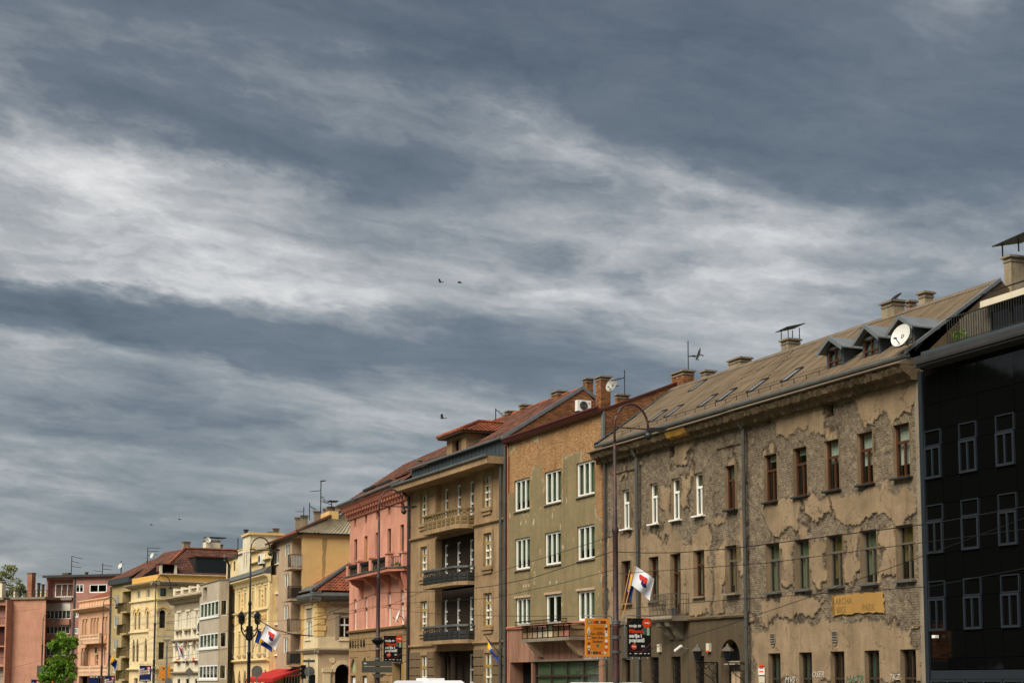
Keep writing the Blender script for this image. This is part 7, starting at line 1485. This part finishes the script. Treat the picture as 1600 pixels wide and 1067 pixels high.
aerial(D,774.5,638,657,3.,'forked aerial behind the roof tower',[(.95,.55,-.5)],.035); aerial(Gb,501,751,796,4.,'tall aerial with cross arms on the beige apartment block',[(.97,.35,.05),(.66,-1.0,0),(.5,.5,-.6),(.3,1.1,-.4)],.045)
aerial(Gb,483.5,785,808,3.8,'short aerial behind the chimneys of the beige apartment block',[(.8,.6,-.4)],.04); aerial(Gb,474.5,792,806,3.8,'smaller aerial left of the chimneys on the beige apartment block',[(.5,-.7,.05)],.04)
aerial(H,371.5,840,866,3.,'slim mast behind the ornate yellow house',[(.3,.3,0)],.05); aerial(K,230.5,855,877,4.,'rack aerial with long rods on the striped house roof',[(.97,1.6,-.1),(.7,1.3,0),(.45,1.2,0)],.05)
aerial(Lb,188.5,876,905,1.9,'mast with a dish on the olive apartment block',[(.8,.3,0)],.05); aerial(N2,111.5,868,895,2.4,'leaning rack aerial on the tall rose block',[(.97,1.4,-.35),(.7,1.0,-.3),(.4,1.3,-.2)],.06); aerial(N2,160,879,898,2.4,'second rack aerial on the tall rose block',[(.8,1.3,-.1),(.5,1.2,-.1),(.3,-1.0,.1)],.06)
# ------------------------------------------------------------------ overhead wires
def wire(pts,label,yl=-7.,r=.011): 
    P=[Vector(MAIN.world(*MAIN.uv(x,y,yl))) for x,y in pts]; out=[]
    for a,b in zip(P[:-1],P[1:]): out+= [a.lerp(b,k/6) for k in range(6)]
    out.append(P[-1]); o=P[0]; mkobj('overhead_wire',MB().tube([tuple(p-o) for p in out],r,5).mesh('overhead_wire',M['iron']),None,tuple(o),0,None,label,'wire','overhead tram wires')
wire([(964,862),(1010,863.5),(1060,863),(1140,857),(1300,837),(1460,817),(1620,788)],'thickest overhead wire from the red pole across to the black building',r=.016)
wire([(965,896),(1080,888),(1200,879),(1360,858),(1620,824)],'second overhead wire from the red pole to the black building'); wire([(1020,1012),(1140,975),(1275,929),(1460,862),(1620,802)],'slanting overhead wire rising over the painted yellow patch')
wire([(965,952),(1070,942),(1176,934),(1453,916),(1620,884)],'low overhead wire below the upper sills of the weathered house'); wire([(958,861),(900,880),(830,903),(770,915),(700,923),(593,926)],'overhead wire between the peeling red pole and the museum pole',r=.015)
wire([(958,837),(860,868),(770,895),(690,912),(596,950)],'thin overhead wire crossing the olive and brown houses'); wire([(958,890),(860,915),(770,934),(650,941),(596,946)],'lower thin overhead wire over the olive house')
wire([(593,947),(640,955),(700,960),(790,962),(900,962)],'low wire passing the lowest brown balconies'); wire([(588,926),(540,947),(500,962),(468,970)],'dark wire from the museum pole to the cream corner house',r=.016); wire([(588,948),(540,960),(500,973),(465,988)],'lower wire from the museum pole over the cream corner house')
wire([(393,970),(420,970),(470,968),(540,955),(588,946)],'wire from the black lantern pole to the museum pole'); wire([(393,962),(430,983),(460,991),(490,993)],'thick black cable from the black lantern pole to the cream corner house',r=.035); wire([(388,965),(360,982),(330,998),(300,1008),(244,1012)],'wire running left from the black lantern pole',r=.015)
wire([(390,1008),(340,1015),(300,1022),(244,1030)],'lower wire left of the black lantern pole',r=.014); wire([(240,995),(215,1008),(190,1018),(160,1022)],'wire between the slim poles by the striped house',r=.015); wire([(240,975),(300,965),(390,955)],'thin wire over the white balustrade house',r=.014)
wire([(158,1015),(110,1022),(66,1030),(10,1046)],'wire before the blank rose wall',r=.015); wire([(66,950),(10,957),(-20,958)],'thin wire over the rose low block',r=.014); wire([(900,1050),(940,1040),(958,1036),(1020,1012)],'thin wire low across the shop window',r=.012)
# ------------------------------------------------------------------ birds
def bird(x,y,Z,span,roll,yaw,up,label,perch=False):
    r=ray(x,y); Z=Z; k=Z/r[1]; W_=(r[0]*k,Z,EYE+r[2]*k); mb=MB(); n=8
    prof=[(-.30,.0,.01),(-.22,.0,.035),(-.08,.0,.06),(.08,.01,.06),(.17,.02,.04),(.22,.03,.042),(.27,.025,.03),(.33,.015,.004)]
    vs=[(px_,r_*math.cos(2*math.pi*j/n),pz_+r_*math.sin(2*math.pi*j/n)) for px_,pz_,r_ in prof for j in range(n)]; m=len(prof)
    mb.add(vs,[(a*n+j,a*n+(j+1)%n,(a+1)*n+(j+1)%n,(a+1)*n+j) for a in range(m-1) for j in range(n)])
    mb.add([(-.2,-.03,.01),(-.42,-.09,.0),(-.42,.09,.0),(-.2,.03,.01)],[(0,1,2,3)])
    for sg in (-1,1):
        if perch: mb.add([(.1,sg*.06,.04),(-.3,sg*.03,.0),(-.1,sg*.075,-.02)],[(0,1,2)])
        else:
            a=.5*span; mb.add([(.14,sg*.04,.04),(-.1,sg*.04,.03),(.2,sg*a*.5,.04+up*a*.5),(-.06,sg*a*.5,.03+up*a*.5),(.06,sg*a,.04+up*a*.85),(-.1,sg*a*.92,.03+up*a*.8)],[(0,2,3,1),(2,4,5,3)])
    if perch: mb.tube([(.0,.03,-.05),(.0,.03,-.14)],.008,4); mb.tube([(0,-.03,-.05),(0,-.03,-.14)],.008,4)
    o=mkobj('bird',mb.mesh('bird',M['bird'],True),None,W_,0,None,label,'bird'); o.rotation_euler=(roll,0 if not perch else -.5,yaw)
bird(688.5,441,185,.85,.3,2.6,.5,'dark bird flying with raised wings, left of its close pair'); bird(718.5,442,185,.8,-.2,3.0,.35,'dark bird gliding just behind the raised wing bird'); bird(691.5,653.5,165,.8,.5,2.9,.7,'single dark bird flying low over the roof tower')
bird(237,820,330,.8,.1,3.,.3,'tiny distant bird above the striped house roof'); bird(281,811.5,330,.8,.1,3.,.4,'tiny distant bird over the slim poles, beside the cloud edge')
bird(1400.5,463.5,B.world(*B.uv(1400.5,463.5,3.8))[1],.5,0,.4,0,'pigeon perched on the long grey chimney',True)
for x,y in ((553.5,781),(556.5,780)): q=E.uv(x,y,-.8); w3=E.world(*q); bird(x,y,w3[1],.5,0,2.5 if x<555 else .6,0,'left facing pigeon perched on the gutter of the pink museum' if x<555 else 'pigeon on the pink museum gutter turned towards the brown house',True)
# ------------------------------------------------------------------ vehicles
def van(x,ytop,Z,label,nm,cat,H_=2.35,Ln=5.2,hatch=True,z0=-.116):
    f=Fr(atdepth(x,Z),E0); t=thing(nm,f,0,0,z0,label,cat); k=Ln/5.2
    body=[(0,.35),(0,H_*.92),(.12,H_*.97),(.5,H_),(3.6*k,H_),(3.95*k,H_*.95),(4.5*k,H_*.55),(5.1*k,H_*.45),(5.2*k,.7),(5.2*k,.35)]
    mkobj('body',MB().prism(body,-.95,.95).mesh('body',M['vanwhite']),t)
    mkobj('windscreen',MB().add([(3.97*k,-.85,H_*.92),(3.97*k,.85,H_*.92),(4.5*k,.85,H_*.575),(4.5*k,-.85,H_*.575)],[(0,1,2,3)]).mesh('windscreen',M['carglass']),t)
    for s_ in (-1,1):
        mkobj('side_window',MB().prism([(3.0*k,H_*.6),(4.2*k,H_*.6),(3.85*k,H_*.9),(3.0*k,H_*.9)],s_*.955,s_*.965).mesh('side_window',M['carglass']),t)
        for xx in (.95*k,4.25*k):
            wv=mkobj('wheel',MB().tube([(xx,s_*.78,.34),(xx,s_*.98,.34)],.34,16).mesh('wheel',M['tyre']),t); mkobj('rim',MB().tube([(xx,s_*.97,.34),(xx,s_*.99,.34)],.2,12).mesh('rim',M['metal']),wv)
        mkobj('headlight',MB().box(5.19*k,5.22*k,s_*.55,s_*.85,.72,.92).mesh('headlight',M['dishwhite']),t)
    if hatch: mkobj('roof_hatch',MB().box(1.6,3.1,-.4,.4,H_,H_+.1).mesh('roof_hatch',M['vanwhite']),t)
vz=Fr(atdepth(667,104),E0).uv(667,1062.5)[2]
van(645,1062,104,'white van passing in front of the brown balcony house','van','van',vz+.116,5.4); vz=Fr(atdepth(925,92),E0).uv(925,1065.5)[2]; van(917,1063,92,'pale car roof passing before the peeling olive house','parked_car','car',vz+.116,4.2,False)
# ------------------------------------------------------------------ trees
def tree(x,Z,h,crown,label,mat,seed,n,leaf,th=.22,trunkh=None):
    P=atdepth(x,Z); t=mkobj('broadleaf_tree',None,None,(P[0],P[1],-.1),0,None,label,'tree'); rg=random.Random(seed); tr=MB(); th_=trunkh or h*.35
    tr.tube([(0,0,0),(.1,.05,th_*.5),(0,.1,th_),(.1,0,h*.75)],th,8,th*.25); mb=MB()
    for c,r in crown:
        tr.tube([(0,.05,th_*rg.uniform(.7,1.2)),tuple(Vector(c)*.5+Vector((0,0,th_*.5))),c],th*.35,5,th*.08)
        for _ in range(10):
            d=Vector((rg.gauss(0,1),rg.gauss(0,1),rg.gauss(0,1))).normalized()*r*rg.uniform(.35,1.); cc=Vector(c)+d; tr.tube([c,tuple(cc)],th*.09,4,.01)
            leafball(mb,tuple(cc),r*rg.uniform(.28,.5),n,leaf,rg,.8)
    mkobj('trunk',tr.mesh('trunk',M['bark']),t); mkobj('crown',mb.mesh('crown',M[mat]),t)
tree(95,300,9,[((0,0,7.6),1.1),((-.9,.2,6.2),1.2),((1.0,0,6.6),1.1),((1.7,.3,7.2),.8),((-.6,0,4.6),1.4),((.9,.2,4.8),1.4),((0,-.3,3.2),1.5),((-1.5,0,3.0),1.2),((1.3,0,3.0),1.3),((-1.9,0,2.2),1.0),((.2,0,1.9),1.5)],'bright green tree in front of the tall rose block','leaf',3,75,.18)
tree(6,420,24,[((0,0,22.5),1.9),((-2.2,0,21),2.2),((2.,0,19.6),1.8),((-.5,0,19),2.4),((3.4,0,18.6),1.4),((.5,0,17),2.4),((-3,0,18),2.2),((2.8,0,16.4),1.8),((-2,0,15),2.6)],'sparse olive green tree rising behind the rose low block','leaf2',8,60,.24,.4,12)
